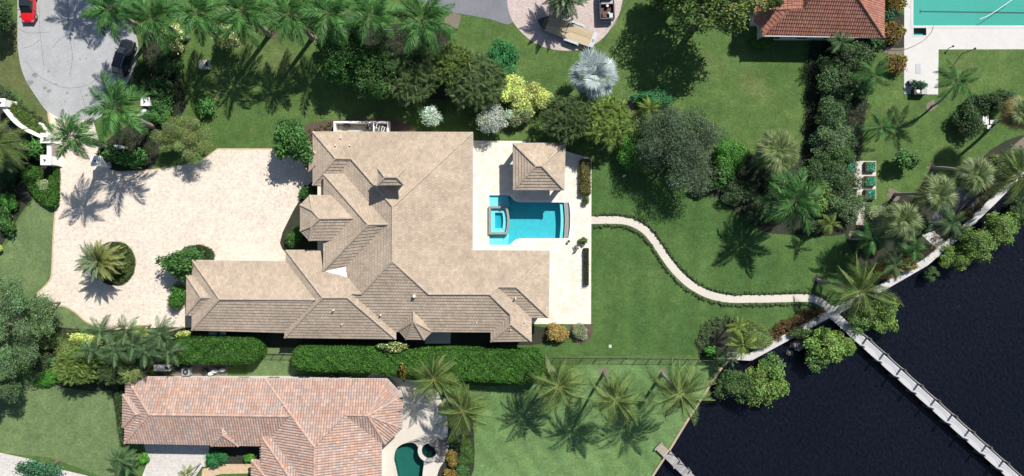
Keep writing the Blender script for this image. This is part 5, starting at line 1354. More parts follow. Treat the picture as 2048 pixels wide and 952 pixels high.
# shrubs along the boardwalk
for px, py, rx, ry, kind, lab in ((1512, 672, 36, 24, 'olive', 'olive shrub beside the bright green boardwalk palm'), (1492, 655, 22, 16, 'olive', 'small olive shrub at the curve of the ground cover bed'), (1420, 702, 14, 10, 'bright', 'small bright shrub beside the clipped mound at the fence end'),
                                  (1770, 545, 30, 18, 'rust', 'rusty shrub along the boardwalk beside the low palms'), (1815, 530, 26, 14, 'croton', 'orange croton along the boardwalk edge'), (1835, 455, 26, 22, 'dark', 'dark shrub behind the seawall patio'), (1760, 440, 30, 26, 'sage', 'greyish dry shrub at the foot of the concrete pad'),
                                  (1925, 435, 20, 14, 'croton', 'reddish shrub beside the slate bed'), (1990, 330, 26, 22, 'olive', 'olive shrub beside the round headed fan palm')):
    bush('shrub', kind, px, py, rx, lab, 'shrub', ht=1.8, ry=ry)
for px, py, rx, ry, lab in ((1480, 385, 34, 24, 'shade-toned shrub in the deep bed between the grey green tree and the large feathery palm'), (1525, 425, 36, 24, 'shade-toned shrub at the lawn edge below the grey green fan palm'), (1555, 375, 30, 26, 'shade-toned shrub at the foot of the grey green fan palm'), (1410, 375, 26, 14, 'low shade-toned shrub along the bed edge under the grey green tree'), (1630, 455, 30, 14, 'low shade-toned shrub beneath the small light green palm')):
    bush('shrub', 'dark', px, py, rx, lab, 'shrub', ht=2.0, ry=ry)  # undergrowth; its dark leaves also stand in for deep shade over the bed
# around the terracotta house
bush('shrub', 'emerald', 434, 915, 22, 'rounded dark green shrub at the driveway corner of the terracotta house', 'shrub', ht=1.6, ry=18)
bush('shrub', 'bright', 500, 915, 13, 'small light green shrub by the front walk of the terracotta house', 'shrub', ht=1.0, ry=10)
bush('shrub', 'bright', 288, 918, 11, 'bright green shrub beside the tufted palm cluster', 'shrub', ht=1.0, ry=12)
bush('tree', 'bluish', 85, 938, 44, 'blue green tree beside the pale front walk', 'tree', ht=3.5, hc=3.2, ry=26)
bush('shrub', 'weeping', 268, 752, 26, 'soft feathery bush overhanging the terracotta roof corner', 'shrub', ht=2.6, hc=3.4, ry=16)
bush('shrub', 'croton', 905, 918, 15, 'dark red shrub between the round spa and the small lawn', 'shrub', ht=1.2, ry=18)
bush('shrub', 'dark', 905, 880, 13, 'dark shrub beside the rocks of the round spa', 'shrub', ht=1.2, ry=14)
bush('shrub', 'croton', 898, 946, 14, 'orange flowering plant beside the teal pool patio', 'shrub', ht=1.0, ry=10)
bush('shrub', 'ficus', 925, 945, 20, 'green shrub at the corner of the small triangular lawn', 'shrub', ht=1.0, ry=16)
bush('shrub', 'glossy', 910, 780, 22, 'green shrub between the two patio coconut palms', 'shrub', ht=1.6, ry=14)
bush('shrub', 'sage', 890, 815, 12, 'grey flowering plants at the patio edge beneath the coconut palm', 'shrub', ht=0.8, ry=16)
bush('shrub', 'rust', 1114, 665, 25, 'clipped copper leaved bush at the corner of the pool terrace', 'shrub', ht=2.0, ry=19)
bush('shrub', 'sage', 1158, 664, 17, 'spiky grey green plant beside the copper leaved bush', 'shrub', ht=1.4, ry=17)
bush('shrub', 'olive', 1165, 483, 9, 'small potted shrub on the pool terrace beside the loungers', 'shrub', ht=1.0, ry=8)
bush('shrub', 'olive', 1171, 400, 8, 'small shrub at the end of the terrace hedge', 'shrub', ht=1.0, ry=8)

# hedges
PH = [(0.045, 0.155, 0.02), (0.07, 0.205, 0.028), (0.034, 0.115, 0.018), (0.11, 0.26, 0.04)]
PHL = [(0.12, 0.22, 0.04), (0.15, 0.26, 0.055), (0.09, 0.17, 0.035)]
PGC = [(0.07, 0.115, 0.045), (0.10, 0.15, 0.06), (0.05, 0.085, 0.032)]
def hround(x0, y0, x1, y1, r):
    out = []
    for cx, cy, a0 in ((x1 - r, y0 + r, -90), (x1 - r, y1 - r, 0), (x0 + r, y1 - r, 90), (x0 + r, y0 + r, 180)):
        for k in range(5): out.append((cx + r * math.cos(R(a0 + 22.5 * k)), cy + r * math.sin(R(a0 + 22.5 * k))))
    return out
hedge('hedge', hround(344, 676, 518, 727, 22), 2.8, PH, 'short tall clipped hedge of glossy green leaves behind the terracotta house', seed=5)
hedge('hedge', [(588, 700), (600, 694), (740, 696), (800, 704), (900, 699), (1040, 703), (1075, 703), (1084, 712), (1085, 740), (1078, 762), (1060, 768), (960, 762), (900, 758), (840, 755), (780, 750), (720, 744), (640, 742), (592, 738), (582, 722)], 2.8, PH, 'long clipped bright green hedge between the two houses', seed=6)
hedge('hedge', crom([(40, 326), (60, 330), (74, 340), (76, 358), (80, 376), (96, 376), (98, 352), (104, 338), (111, 340), (110, 405), (104, 414), (92, 412), (70, 395), (52, 370), (42, 350)], 3), 0.9, PH, 'low bright green clipped border in a horseshoe beside the driveway', seed=7, edge=0.2)
hedge('hedge', crom([(6, 203), (14, 200), (30, 214), (55, 232), (78, 250), (90, 264), (82, 268), (60, 258), (36, 242), (14, 222)], 3), 1.2, PHL, 'light green clipped hedge inside the curved white wall', seed=8, edge=0.25)
hedge('hedge', [(1162, 320), (1180, 318), (1180, 388), (1162, 388)], 0.9, [(0.14, 0.15, 0.045), (0.2, 0.19, 0.06), (0.09, 0.11, 0.035), (0.3, 0.28, 0.1)], 'narrow yellowish hedge along the terrace wall beside the cabana', seed=9, edge=0.15, rough=0.08)
hedge('hedge', crom([(228, 486), (248, 490), (262, 508), (265, 530), (258, 552), (240, 566), (222, 560), (236, 530), (232, 505)], 3), 0.6, [(0.075, 0.12, 0.03), (0.10, 0.15, 0.04), (0.055, 0.09, 0.025)], 'low crescent hedge around the date palm in the driveway island', seed=10, edge=0.2)
hedge('hedge', circ(395, 512, 30, 20, 20), 0.6, [(0.05, 0.09, 0.03), (0.07, 0.12, 0.04), (0.04, 0.07, 0.025)], 'low planting in the round bed at the garage corner', seed=12, edge=0.2)
hedge('hedge', [(228, 785), (248, 785), (248, 888), (242, 890), (234, 850), (230, 815)], 0.8, [(0.035, 0.07, 0.025), (0.05, 0.09, 0.03)], 'low dark hedge along the west wall of the terracotta house', seed=13, edge=0.2)
hedge('hedge', crom([(1412, 712), (1416, 702), (1424, 695), (1432, 696), (1430, 706), (1420, 716)], 3), 1.0, [(0.03, 0.08, 0.03), (0.04, 0.10, 0.035)], 'small curved clipped mound at the end of the dark metal fence', seed=14, edge=0.2)
hedge('hedge', [(935, 868), (945, 905), (945, 928), (920, 926), (920, 890)], 0.35, [(0.07, 0.15, 0.03), (0.09, 0.18, 0.04)], 'small triangular bright green planting beside the round spa', seed=15, edge=0.1, core=False)
ground_cover('ground_cover', along(offset_path(PATH, 12)[2:-10], 4.6, 1.6, 3.5, 1) + along(offset_path(PATH, -12)[2:-8], 4.6, 1.6, 3.5, 2), [(0.09, 0.145, 0.05), (0.13, 0.19, 0.07), (0.065, 0.11, 0.04)], 'low green ground cover edging both sides of the curving path')
ground_cover('ground_cover', filled([(0, 170), (30, 195), (70, 225), (104, 262), (100, 275), (85, 260), (55, 228), (20, 198), (0, 196)], 6, 6, 4), PGC, 'dark green ground cover outside the curved white wall', h=0.4, seed=5)
ground_cover('ground_cover', filled(crom([(1393, 690), (1400, 660), (1425, 638), (1455, 632), (1478, 642), (1468, 656), (1440, 656), (1420, 672), (1410, 695)], 3), 6, 5.5, 6), PGC, 'grey green ground cover in a ring round the planting bed', h=0.4, seed=6)
ground_cover('ground_cover', filled([(1530, 670), (1560, 645), (1600, 622), (1645, 618), (1650, 628), (1540, 688)], 6, 6, 7), [(0.14, 0.075, 0.03), (0.20, 0.10, 0.03), (0.06, 0.05, 0.03), (0.26, 0.16, 0.05)], 'rusty brown ground cover between the lawn and the boardwalk', h=0.5, seed=7)
ground_cover('ground_cover', filled([(1690, 555), (1740, 530), (1850, 490), (1900, 440), (1960, 380), (2050, 300), (2050, 330), (1900, 470), (1840, 518), (1760, 565)], 9, 8, 8), [(0.05, 0.08, 0.03), (0.09, 0.08, 0.035), (0.14, 0.08, 0.04)], 'tangled undergrowth behind the far boardwalk', h=0.6, seed=8)
ground_cover('ground_cover', filled([(60, 690), (90, 660), (200, 662), (350, 660), (350, 740), (240, 775), (150, 760), (80, 740)], 9, 9, 9), [(0.06, 0.10, 0.03), (0.10, 0.15, 0.04)], 'mixed green undergrowth beneath the thicket palms', h=0.7, seed=9)
ground_cover('ground_cover', filled([(0, 280), (60, 285), (80, 330), (36, 340), (40, 400), (10, 470), (0, 470)], 9, 9, 10), [(0.03, 0.06, 0.02), (0.05, 0.09, 0.03)], 'dark undergrowth in the bed west of the gate', h=0.6, seed=10)
ground_cover('ground_cover', filled([(600, 268), (660, 245), (668, 262), (625, 262), (622, 290), (600, 330)], 7, 4, 11), [(0.07, 0.09, 0.04), (0.12, 0.10, 0.05)], 'sparse low plants in the mulch at the northwest house corner', h=0.25, seed=11, per=25)
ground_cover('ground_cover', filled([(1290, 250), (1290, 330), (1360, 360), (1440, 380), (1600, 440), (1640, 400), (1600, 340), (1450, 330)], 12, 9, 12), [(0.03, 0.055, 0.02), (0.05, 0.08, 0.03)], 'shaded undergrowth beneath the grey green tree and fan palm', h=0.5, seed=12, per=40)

# ------------------------------------------------------------------ vehicles
def loft(mb, stations):
    """stations: (y, [(x,z)...]) closed rings with the same count"""
    n = len(stations[0][1]); b = len(mb.v)
    for y, ring in stations: mb.v += [(x, y, z) for x, z in ring]
    for i in range(len(stations) - 1):
        for k in range(n):
            mb.f.append((b + i * n + k, b + i * n + (k + 1) % n, b + (i + 1) * n + (k + 1) % n, b + (i + 1) * n + k)); mb.c.append(None)
    mb.f.append(tuple(b + k for k in range(n))[::-1]); mb.c.append(None)
    e = b + (len(stations) - 1) * n; mb.f.append(tuple(e + k for k in range(n))); mb.c.append(None)
    return mb

def ring(hw, zb, zt, crown=0.03, tuck=0.9):
    return [(-hw * 0.86, zb), (hw * 0.86, zb), (hw, zb + (zt - zb) * 0.35), (hw * 0.985, zb + (zt - zb) * 0.75), (hw * tuck, zt), (0, zt + crown), (-hw * tuck, zt), (-hw * 0.985, zb + (zt - zb) * 0.75), (-hw, zb + (zt - zb) * 0.35)]

def wheels(root, L, W, front, rear, rad=0.36):
    for y in (front, rear):
        for s in (-1, 1):
            w_ = MB(); w_.tube([(s * (W / 2 - 0.24), y, rad), (s * (W / 2 - 0.01), y, rad)], rad, 18); t = w_.build('wheel', RUBBER, root, world=False)
            q = MB(); q.tube([(s * (W / 2 - 0.05), y, rad), (s * (W / 2 + 0.005), y, rad)], rad * 0.62, 12); o = q.build('rim', STEEL, None); o.parent = t

def car(name, px, py, rz, L, W, H, paint, label, hood=0.27, tail=0.14, rails=False, glassroof=False, shadez=0):
    x, y = P2(px, py, H * 0.8); r = empty(name, (x, y, 0.014), label, 'car', rz=rz)
    zb, belt = 0.24, H * 0.58; hw = W / 2; f = L / 2
    S = [(-f, ring(hw * 0.80, zb + 0.12, belt * 0.86)), (-f + 0.1, ring(hw * 0.93, zb, belt * 0.97)), (-f + 0.5, ring(hw, zb, belt)), (0, ring(hw, zb, belt)), (f - L * hood, ring(hw, zb, belt)), (f - 0.75, ring(hw * 0.97, zb, belt * 0.93)), (f - 0.25, ring(hw * 0.9, zb, belt * 0.84)), (f - 0.05, ring(hw * 0.74, zb + 0.1, belt * 0.7)), (f, ring(hw * 0.6, zb + 0.15, belt * 0.6))]
    loft(MB(), S).build('body', paint, r, world=False, smooth=False, bevel=0.03)
    def cring(h_, z0, z1, k): return [(-h_, z0), (h_, z0), (h_ * k, z1), (0, z1 + 0.02), (-h_ * k, z1)]
    y0, y1 = -f + L * tail * 0.35, f - L * hood
    C = [(y0, cring(hw * 0.84, belt - 0.06, belt + 0.02, 0.95)), (y0 + L * tail, cring(hw * 0.9, belt - 0.06, H - 0.07, 0.80)), (y1 - L * 0.17, cring(hw * 0.9, belt - 0.06, H - 0.06, 0.80)), (y1 + 0.05, cring(hw * 0.86, belt - 0.06, belt + 0.01, 0.95))]
    loft(MB(), C).build('window_glass', GLASS, r, world=False)
    p = MB(); a, b_ = y0 + L * tail - 0.12, y1 - L * 0.17 + 0.06
    loft(p, [(a, [(-hw * 0.70, H - 0.06), (hw * 0.70, H - 0.06), (hw * 0.66, H - 0.005), (-hw * 0.66, H - 0.005)]), (b_, [(-hw * 0.72, H - 0.055), (hw * 0.72, H - 0.055), (hw * 0.68, H), (-hw * 0.68, H)])])
    p.build('roof', GLASS if glassroof else paint, r, world=False, bevel=0.02)
    wheels(r, L, W, f - L * 0.19, -f + L * 0.2)
    for s in (-1, 1):
        m = MB(); m.box((s * (hw + 0.1), y1 - 0.35, belt + 0.06), (0.2, 0.12, 0.14)); m.build('mirror', paint, r, world=False, bevel=0.02)
        h_ = MB(); h_.box((s * hw * 0.66, f - 0.16, belt * 0.76), (0.26, 0.2, 0.1)); h_.build('headlight', STEEL, r, world=False, bevel=0.03)
        h_ = MB(); h_.box((s * hw * 0.72, -f + 0.06, belt * 0.82), (0.34, 0.14, 0.14)); h_.build('taillight', RED, r, world=False, bevel=0.02)
        if rails:
            q = MB(); q.tube([(s * hw * 0.6, a + 0.25, H + 0.0), (s * hw * 0.6, a + 0.35, H + 0.07), (s * hw * 0.62, b_ - 0.5, H + 0.07), (s * hw * 0.62, b_ - 0.4, H + 0.0)], 0.025, 6); q.build('roof_rail', STEEL, r, world=False)
            # pillars
        for yy in (y0 + L * tail + 0.1, (y0 + y1) / 2):
            q = MB(); q.tube([(s * hw * 0.91, yy, belt), (s * hw * 0.74, yy, H - 0.06)], 0.045, 5); q.build('pillar', paint, r, world=False)
    return r
car('car', 242, 112, R(-17), 4.9, 1.98, 1.76, carpaint('black_paint', (0.012, 0.012, 0.016)), 'black sport utility vehicle parked at the edge of the cul-de-sac', rails=True)
car('car', 50, 9, R(180), 4.35, 1.85, 1.46, carpaint('red_paint', (0.62, 0.012, 0.02)), 'red car with dark glass parked on the cul-de-sac', hood=0.28, glassroof=True)

# pickup truck
pk = empty('pickup_truck', (*P2(1213, -4, 1.0), 0.02), 'grey pickup truck with a loaded open bed on the pink pavers', 'truck', rz=R(2))
PKP = carpaint('grey_truck_paint', (0.17, 0.185, 0.2)); hw = 1.0
loft(MB(), [(-0.35, ring(hw, 0.4, 1.12)), (0.2, ring(hw, 0.4, 1.15)), (1.35, ring(hw, 0.4, 1.15)), (2.5, ring(hw * 0.95, 0.42, 1.05)), (2.85, ring(hw * 0.8, 0.5, 0.9))]).build('cab_body', PKP, pk, world=False, bevel=0.03)
loft(MB(), [(-0.25, [(-0.88, 1.1), (0.88, 1.1), (0.7, 1.75), (-0.7, 1.75)]), (1.0, [(-0.88, 1.1), (0.88, 1.1), (0.7, 1.78), (-0.7, 1.78)]), (1.6, [(-0.86, 1.08), (0.86, 1.08), (0.82, 1.12), (-0.82, 1.12)])]).build('window_glass', GLASS, pk, world=False)
b = MB(); b.box((0, 0.35, 1.79), (1.36, 1.3, 0.06)); b.build('roof', PKP, pk, world=False, bevel=0.02)
b = MB(); b.box((0, -1.55, 0.62), (1.9, 2.38, 0.14)); b.build('bed_floor', BLACKP, pk, world=False)
for s in (-1, 1):
    b = MB(); b.box((s * 0.9, -1.55, 0.9), (0.16, 2.44, 0.62)); b.build('bed_side', PKP, pk, world=False, bevel=0.04)
    b = MB(); b.box((s * 0.9, -1.55, 1.225), (0.13, 2.3, 0.03)); b.build('bed_rail', BLACKP, pk, world=False)
    b = MB(); b.box((s * 0.86, -2.8, 0.85), (0.12, 0.06, 0.34)); b.build('taillight', RED, pk, world=False)
b = MB(); b.box((0, -2.74, 0.92), (1.66, 0.09, 0.58)); b.build('tailgate', PKP, pk, world=False, bevel=0.02)
b = MB(); b.box((0, -2.88, 0.55), (1.8, 0.16, 0.16)); b.build('bumper', STEEL, pk, world=False, bevel=0.03)
wheels(pk, 5.8, 2.0, 1.9, -1.7, 0.4)
def on_truck(name, lx, ly, lz, label, cat, parts):
    v = Matrix.Rotation(R(2), 4, 'Z') @ Vector((lx, ly, 0)); o = empty(name, (pk.location.x + v.x, pk.location.y + v.y, lz + 0.02), label, cat, rz=R(2))
    for nm, mb, m in parts: mb.build(nm, m, o, world=False, bevel=0.02)
    return o
on_truck('drinks_cooler', 0.05, -1.1, 0.69, 'round red cooler with pale lid in the pickup truck bed', 'cooler', [('tub', MB().tube([(0, 0, 0), (0, 0, 0.5)], 0.21, 14), RED), ('lid', MB().tube([(0, 0, 0.495), (0, 0, 0.57)], 0.15, 14), WHITEP)])
on_truck('toolbox', 0.0, -0.62, 0.69, 'long grey toolbox across the front of the pickup truck bed', 'toolbox', [('box', MB().box((0, 0, 0.24), (1.5, 0.42, 0.48)), GREYBOX), ('lid', MB().box((0, 0, 0.5), (1.54, 0.46, 0.07)), GREYBOX)])
on_truck('storage_bin', 0.5, -2.35, 0.69, 'dark grey bin in the rear corner of the pickup truck bed', 'bin', [('tub', MB().box((0, 0, 0.2), (0.42, 0.55, 0.4)), GREYBOX), ('lid', MB().box((0, 0, 0.42), (0.46, 0.6, 0.05)), STEEL)])
on_truck('fuel_jug', 0.22, -2.0, 0.69, 'white plastic jug in the pickup truck bed', 'jug', [('jug', MB().tube([(0, 0, 0), (0, 0, 0.3), (0, 0, 0.38)], [0.15, 0.15, 0.05], 12), WHITEP), ('handle', MB().tube([(0.0, 0.1, 0.3), (0.0, 0.12, 0.4), (0, 0.0, 0.42)], 0.025, 6), WHITEP)])
on_truck('tool_bag', -0.35, -2.2, 0.69, 'red and brown bag of tools in the pickup truck bed', 'bag', [('bag', MB().box((0, 0, 0.16), (0.5, 0.6, 0.32)), simple('brown_canvas', (0.2, 0.07, 0.05), 0.9, [(5, 0.4)])), ('handle', MB().tube([(-0.1, -0.2, 0.3), (0, 0, 0.48), (0.1, 0.2, 0.3)], 0.03, 6), BLACKP)])

# flatbed trailer
ta = math.atan2(-(80 - 43), 187 - 85)
tr = empty('flatbed_trailer', (*P2(1138, 62, 0.7), 0.02), 'flatbed trailer with wooden plank deck parked on the pink pavers', 'trailer', rz=ta)
TW = wood_mat('trailer_planks', (0.40, 0.31, 0.19), (0.50, 0.40, 0.26), 0.0)
NP = 9
for i in range(NP):
    b = MB(); b.box((0.05, -0.98 + 1.96 * (i + 0.5) / NP, 0.70), (6.2, 1.96 / NP - 0.02, 0.05)); b.build('plank', TW, tr, world=False)
for s in (-1, 1):
    b = MB(); b.box((0.0, s * 1.04, 0.66), (6.4, 0.09, 0.16)); b.build('side_rail', STEEL, tr, world=False, bevel=0.01)
    b = MB(); b.box((0.75, s * 1.26, 0.8), (1.75, 0.3, 0.05)); b.box((-0.2, s * 1.26, 0.66), (0.2, 0.3, 0.06)); b.box((1.7, s * 1.26, 0.66), (0.2, 0.3, 0.06)); b.box((0.75, s * 1.13, 0.72), (1.75, 0.05, 0.2)); b.build('fender', STEEL, tr, world=False, bevel=0.02)
    for yy in (0.3, 1.2):
        w_ = MB(); w_.tube([(yy, s * 1.16, 0.34), (yy, s * 1.38, 0.34)], 0.34, 16); w_.build('wheel', RUBBER, tr, world=False)
    b = MB(); b.tube([(-3.15, s * 1.0, 0.6), (-4.3, s * 0.12, 0.55)], 0.06, 6); b.build('drawbar', DARKMETAL, tr, world=False)
b = MB(); b.prism([(-3.1, -1.05), (-3.1, 1.05), (-4.2, 0.16), (-4.2, -0.16)], 0.56, 0.66); b.build('nose_deck', simple('navy_steel', (0.03, 0.045, 0.075), 0.5), tr, world=False)
for k in range(2):
    b = MB(); b.box((-3.25 - 0.22 * k, 0, 0.72), (0.12, 1.7 - 0.35 * k, 0.1)); b.build('crossbar', simple('brown_timber', (0.3, 0.17, 0.07), 0.8), tr, world=False)
b = MB(); b.box((3.42, 0, 0.68), (0.62, 2.1, 0.06)); b.build('ramp', STEEL, tr, world=False, bevel=0.01)
for k in range(3):
    b = MB(); b.box((3.42, -0.28 + 0.14 * k, 0.714), (0.3, 0.07, 0.012)); b.build('grip_slot', BLACKP, tr, world=False)
b = MB(); b.tube([(-4.2, 0, 0.56), (-4.5, 0, 0.56)], 0.05, 8); b.tube([(-4.3, 0.0, 0.56), (-4.3, 0.0, 0.0)], 0.04, 8); b.build('hitch', DARKMETAL, tr, world=False)
b = MB(); b.tube([(-0.35, -1.0, 0.74), (-0.35, 1.0, 0.74)], 0.04, 6); b.build('strap_bar', DARKMETAL, tr, world=False)

# ------------------------------------------------------------------ docks
DS, DE = Vector((1666, 630)), Vector((2064, 988)); dd = (DE - DS).normalized(); dn = Vector((dd.y, -dd.x))
dk = empty('dock', (*P2(1700, 662), 0), 'long pale dock with roped posts stretching out over the dark river', 'dock')
BAY = 45.8; DW = 9.0
WD = simple('pale_deck_boards', (0.47, 0.47, 0.485), 0.6, [(0.5, 0.05), (6, 0.05)])
nb = int((DE - DS).length / BAY)
POST_M = simple('weathered_piling', (0.085, 0.08, 0.075), 0.9, [(6, 0.3)])
ROPE_M = simple('pale_rope', (0.5, 0.48, 0.44), 0.9)
for i in range(nb + 1):
    p = DS + dd * (BAY * i - 8); q = DS + dd * (BAY * (i + 1) - 8)
    if i == 0: p = DS + dd * 2
    n = 12
    for k in range(n):       # boards laid across the walk
        a = p + (q - p) * (k / n); c_ = p + (q - p) * ((k + 1) / n) - dd * 0.12
        b = MB(); b.prism([P2(*(a + dn * DW)), P2(*(c_ + dn * DW)), P2(*(c_ - dn * DW)), P2(*(a - dn * DW))], 0.10, 0.15); b.build('deck_board', WD, dk)
    for s in (-1, 1):
        b = MB(); b.prism([P2(*(p + dn * s * (DW - 1))), P2(*(q + dn * s * (DW - 1))), P2(*(q + dn * s * (DW - 3))), P2(*(p + dn * s * (DW - 3)))], -0.12, 0.098); b.build('joist', POST_M, dk)
    posts = {}
    for s in (-1, 1):
        pp = DS + dd * (BAY * i + 34) + dn * s * (DW + 1.4)
        x, y = P2(*pp); b = MB(); b.tube([(x, y, -1.9), (x, y, 1.24), (x, y, 1.28)], [0.15, 0.14, 0.08], 9); b.build('post', POST_M, dk)
        qq = DS + dd * (BAY * (i + 1) + 34) + dn * s * (DW + 1.4); x2, y2 = P2(*qq)
        for z0, sag in ((1.15, 0.38), (0.7, 0.22)):
            rp = [(x + (x2 - x) * t / 10, y + (y2 - y) * t / 10, z0 - sag * (1 - (2 * t / 10 - 1) ** 2)) for t in range(11)]
            b = MB(); b.tube(rp, 0.022, 5); b.build('rope', ROPE_M, dk)
    pa = DS + dd * (BAY * i + 34); x, y = P2(*(pa + dn * (DW + 1))); x2, y2 = P2(*(pa - dn * (DW + 1)))
    b = MB(); b.tube([(x, y, -0.2), (x2, y2, -0.2)], 0.08, 6); b.build('cross_beam', POST_M, dk)
b = MB(); b.prism([P2(*p) for p in ((1648, 622), (1664, 610), (1680, 626), (1672, 640), (1662, 640))], 0.02, 0.16); b.build('landing', CONC_W, dk)

d2 = empty('dock', (*P2(1340, 910), 0), 'narrow weathered wooden dock running from the striped lawn into the river', 'dock')
a0 = Vector((1314.5, 889.5)); ad = Vector((470, 462)).normalized(); an = Vector((ad.y, -ad.x))
PL = wood_mat('weathered_planks', (0.24, 0.235, 0.23), (0.40, 0.385, 0.37), R(-45)); PL2 = wood_mat('tan_planks', (0.36, 0.30, 0.24), (0.46, 0.39, 0.31), R(-45))
for i in range(34):
    z = 0.42 if i < 7 else 0.16
    a = a0 + ad * (3.45 * i); c_ = a + ad * 3.1
    b = MB(); b.prism([P2(*(a + an * 8.2)), P2(*(c_ + an * 8.2)), P2(*(c_ - an * 8.2)), P2(*(a - an * 8.2))], z - 0.05, z + 0.004 * (i % 3)); b.build('plank', PL2 if i < 7 else PL, d2)
for s in (-1, 1):
    for lo_, hi_, zz in ((0, 24, 0.365), (24, 117, 0.105)):
        b = MB(); b.prism([P2(*(a0 + ad * lo_ + an * s * 6.5)), P2(*(a0 + ad * hi_ + an * s * 6.5)), P2(*(a0 + ad * hi_ + an * s * 4.5)), P2(*(a0 + ad * lo_ + an * s * 4.5))], zz - 0.2, zz); b.build('joist', POST_M, d2)
for k in (2, 26, 54, 82, 110):
    for s in (-1, 1):
        x, y = P2(*(a0 + ad * k + an * s * 9.2)); b = MB(); b.tube([(x, y, -1.9 if k > 20 else -0.1), (x, y, 0.75 if s > 0 and k > 20 else 0.5)], 0.09, 8); b.build('post', PL, d2)
for k in (26, 54):
    x, y = P2(*(a0 + ad * k + an * 9.2)); x2, y2 = P2(*(a0 + ad * (k + 10) + an * 9.2))
    b = MB(); b.tube([(x, y, 0.72), (x2, y2, 0.3)], 0.04, 6); b.build('rail', PL, d2)

# ------------------------------------------------------------------ fences, walls, gate piers
def fence(path, h, step, label, mat=DARKMETAL, pickets=0.14):
    r = empty('metal_fence', (*P2(*path[0]), 0), label, 'fence')
    for a, b_ in zip(path[:-1], path[1:]):
        L = math.hypot(b_[0] - a[0], b_[1] - a[1]); n = max(1, round(L / step)); A = Vector(P2(*a)); B = Vector(P2(*b_))
        for i in range(n + 1):
            p = A + (B - A) * (i / n); m = MB(); m.box((p.x, p.y, h / 2), (0.07, 0.07, h + 0.1)); m.build('post', mat, r)
        for z in (h - 0.05, 0.15):
            m = MB(); m.tube([(A.x, A.y, z), (B.x, B.y, z)], 0.025, 5); m.build('rail', mat, r)
        m = MB(); k = int((B - A).length / pickets)
        for i in range(1, k):
            p = A + (B - A) * (i / k); m.box((p.x, p.y, h / 2 + 0.03), (0.018, 0.018, h - 0.12))
        o = m.build('pickets', mat, r); o['kind'] = 'stuff'
    return r
fence([(1082, 715), (1250, 716), (1400, 718), (1470, 718)], 1.25, 27, 'long dark metal fence between the river lawn and the striped lawn', simple('bronze_metal', (0.07, 0.07, 0.06), 0.6))
fence([(512, 707), (588, 708)], 1.25, 19, 'short dark fence closing the gap between the two clipped hedges')
fence([(293, 78), (297, 120), (299, 195)], 1.3, 24, 'thin black fence beside the parked black car')

def wallpath(path, w, h, label, name='garden_wall', mat=STUCCO):
    r = empty(name, (*P2(*path[0]), 0), label, 'wall')
    pts = offset_path([P2(*p) for p in path], w / 2) + offset_path([P2(*p) for p in path], -w / 2)[::-1]
    b = MB(); b.prism(pts, -0.1, h); b.build('wall', mat, r, bevel=0.02)
    pts = offset_path([P2(*p) for p in path], w / 2 + 0.06) + offset_path([P2(*p) for p in path], -w / 2 - 0.06)[::-1]
    b = MB(); b.prism(pts, h - 0.001, h + 0.08); b.build('cap', mat, r, bevel=0.02)
    return r
def pier(px, py, s, h, label):
    x, y = P2(px, py, h); r = empty('gate_pier', (x, y, 0), label, 'pier')
    b = MB(); b.box((0, 0, h / 2 - 0.1), (s, s, h)); b.build('shaft', STUCCO, r, world=False, bevel=0.02)
    b = MB(); b.box((0, 0, h - 0.05), (s + 0.18, s + 0.18, 0.14)); b.build('cap', STUCCO, r, world=False, bevel=0.02)
    b = MB(); b.box((0, 0, 0.12), (s + 0.14, s + 0.14, 0.3)); b.build('plinth', STUCCO, r, world=False)
    b = MB(); b.tube([(0, 0, h), (0, 0, h + 0.12), (0, 0, h + 0.34), (0.0, 0, h + 0.38)], [0.1, 0.09, 0.09, 0.03], 8); b.build('lamp', DARKMETAL, r, world=False)
    return r
def up(path, h): return [(1024 + (x - 1024) * (1 - h / CAMH), 476 + (y - 476) * (1 - h / CAMH)) for x, y in path]
wallpath(up(crom([(2, 207), (12, 222), (30, 243), (52, 259), (82, 273)], 4, False), 1.8), 0.32, 1.8, 'curved white wall sweeping from the gate pier along the hedge')
wallpath(up(crom([(78, 246), (88, 258), (97, 272)], 4, False), 0.9), 0.22, 0.9, 'short low white wall between the light hedge and the ground cover')
pier(2, 205, 0.9, 2.3, 'white pier at the far end of the curved wall')
pier(91, 276, 1.15, 2.4, 'white gate pier where the curved wall meets the driveway')
pier(91, 320, 1.15, 2.4, 'white gate pier beside the bright green clipped border')
pier(290, 203, 0.95, 2.2, 'white pier at the end of the thin black fence')
pier(192, 322, 1.15, 2.4, 'white gate pier beneath the gateway palms on the house side')
wallpath(up([(291, 218), (271, 241)], 1.6), 0.32, 1.6, 'straight white wall running from the fence pier towards the gate')
wallpath(up([(228, 293), (244, 294)], 1.6), 0.32, 1.6, 'stub of white wall hidden among the gateway shrubs')
gt = empty('gate', (*P2(110, 305), 0), 'open driveway gate with pale slats between two white piers', 'gate')
gx = P2(96, 299, 2.0)[0]; gy0, gy1 = P2(96, 287, 2.0)[1], P2(96, 311, 2.0)[1]
b = MB(); b.box((gx + 0.1, (gy0 + gy1) / 2, 1.0), (0.5, gy0 - gy1, 2.0)); b.build('gate_wall', STUCCO, gt)
for k in range(7):
    b = MB(); b.box((gx + 0.42, gy1 + (gy0 - gy1) * (k + 0.5) / 7, 0.95), (0.08, 0.13, 1.8)); b.build('slat', simple('greige_slat', (0.42, 0.37, 0.31), 0.6) if k == 0 else bpy.data.materials['greige_slat'], gt)
for z in (0.2, 1.7):
    b = MB(); b.box((gx + 0.40, (gy0 + gy1) / 2, z), (0.05, gy0 - gy1, 0.12)); b.build('rail', STEEL, gt)

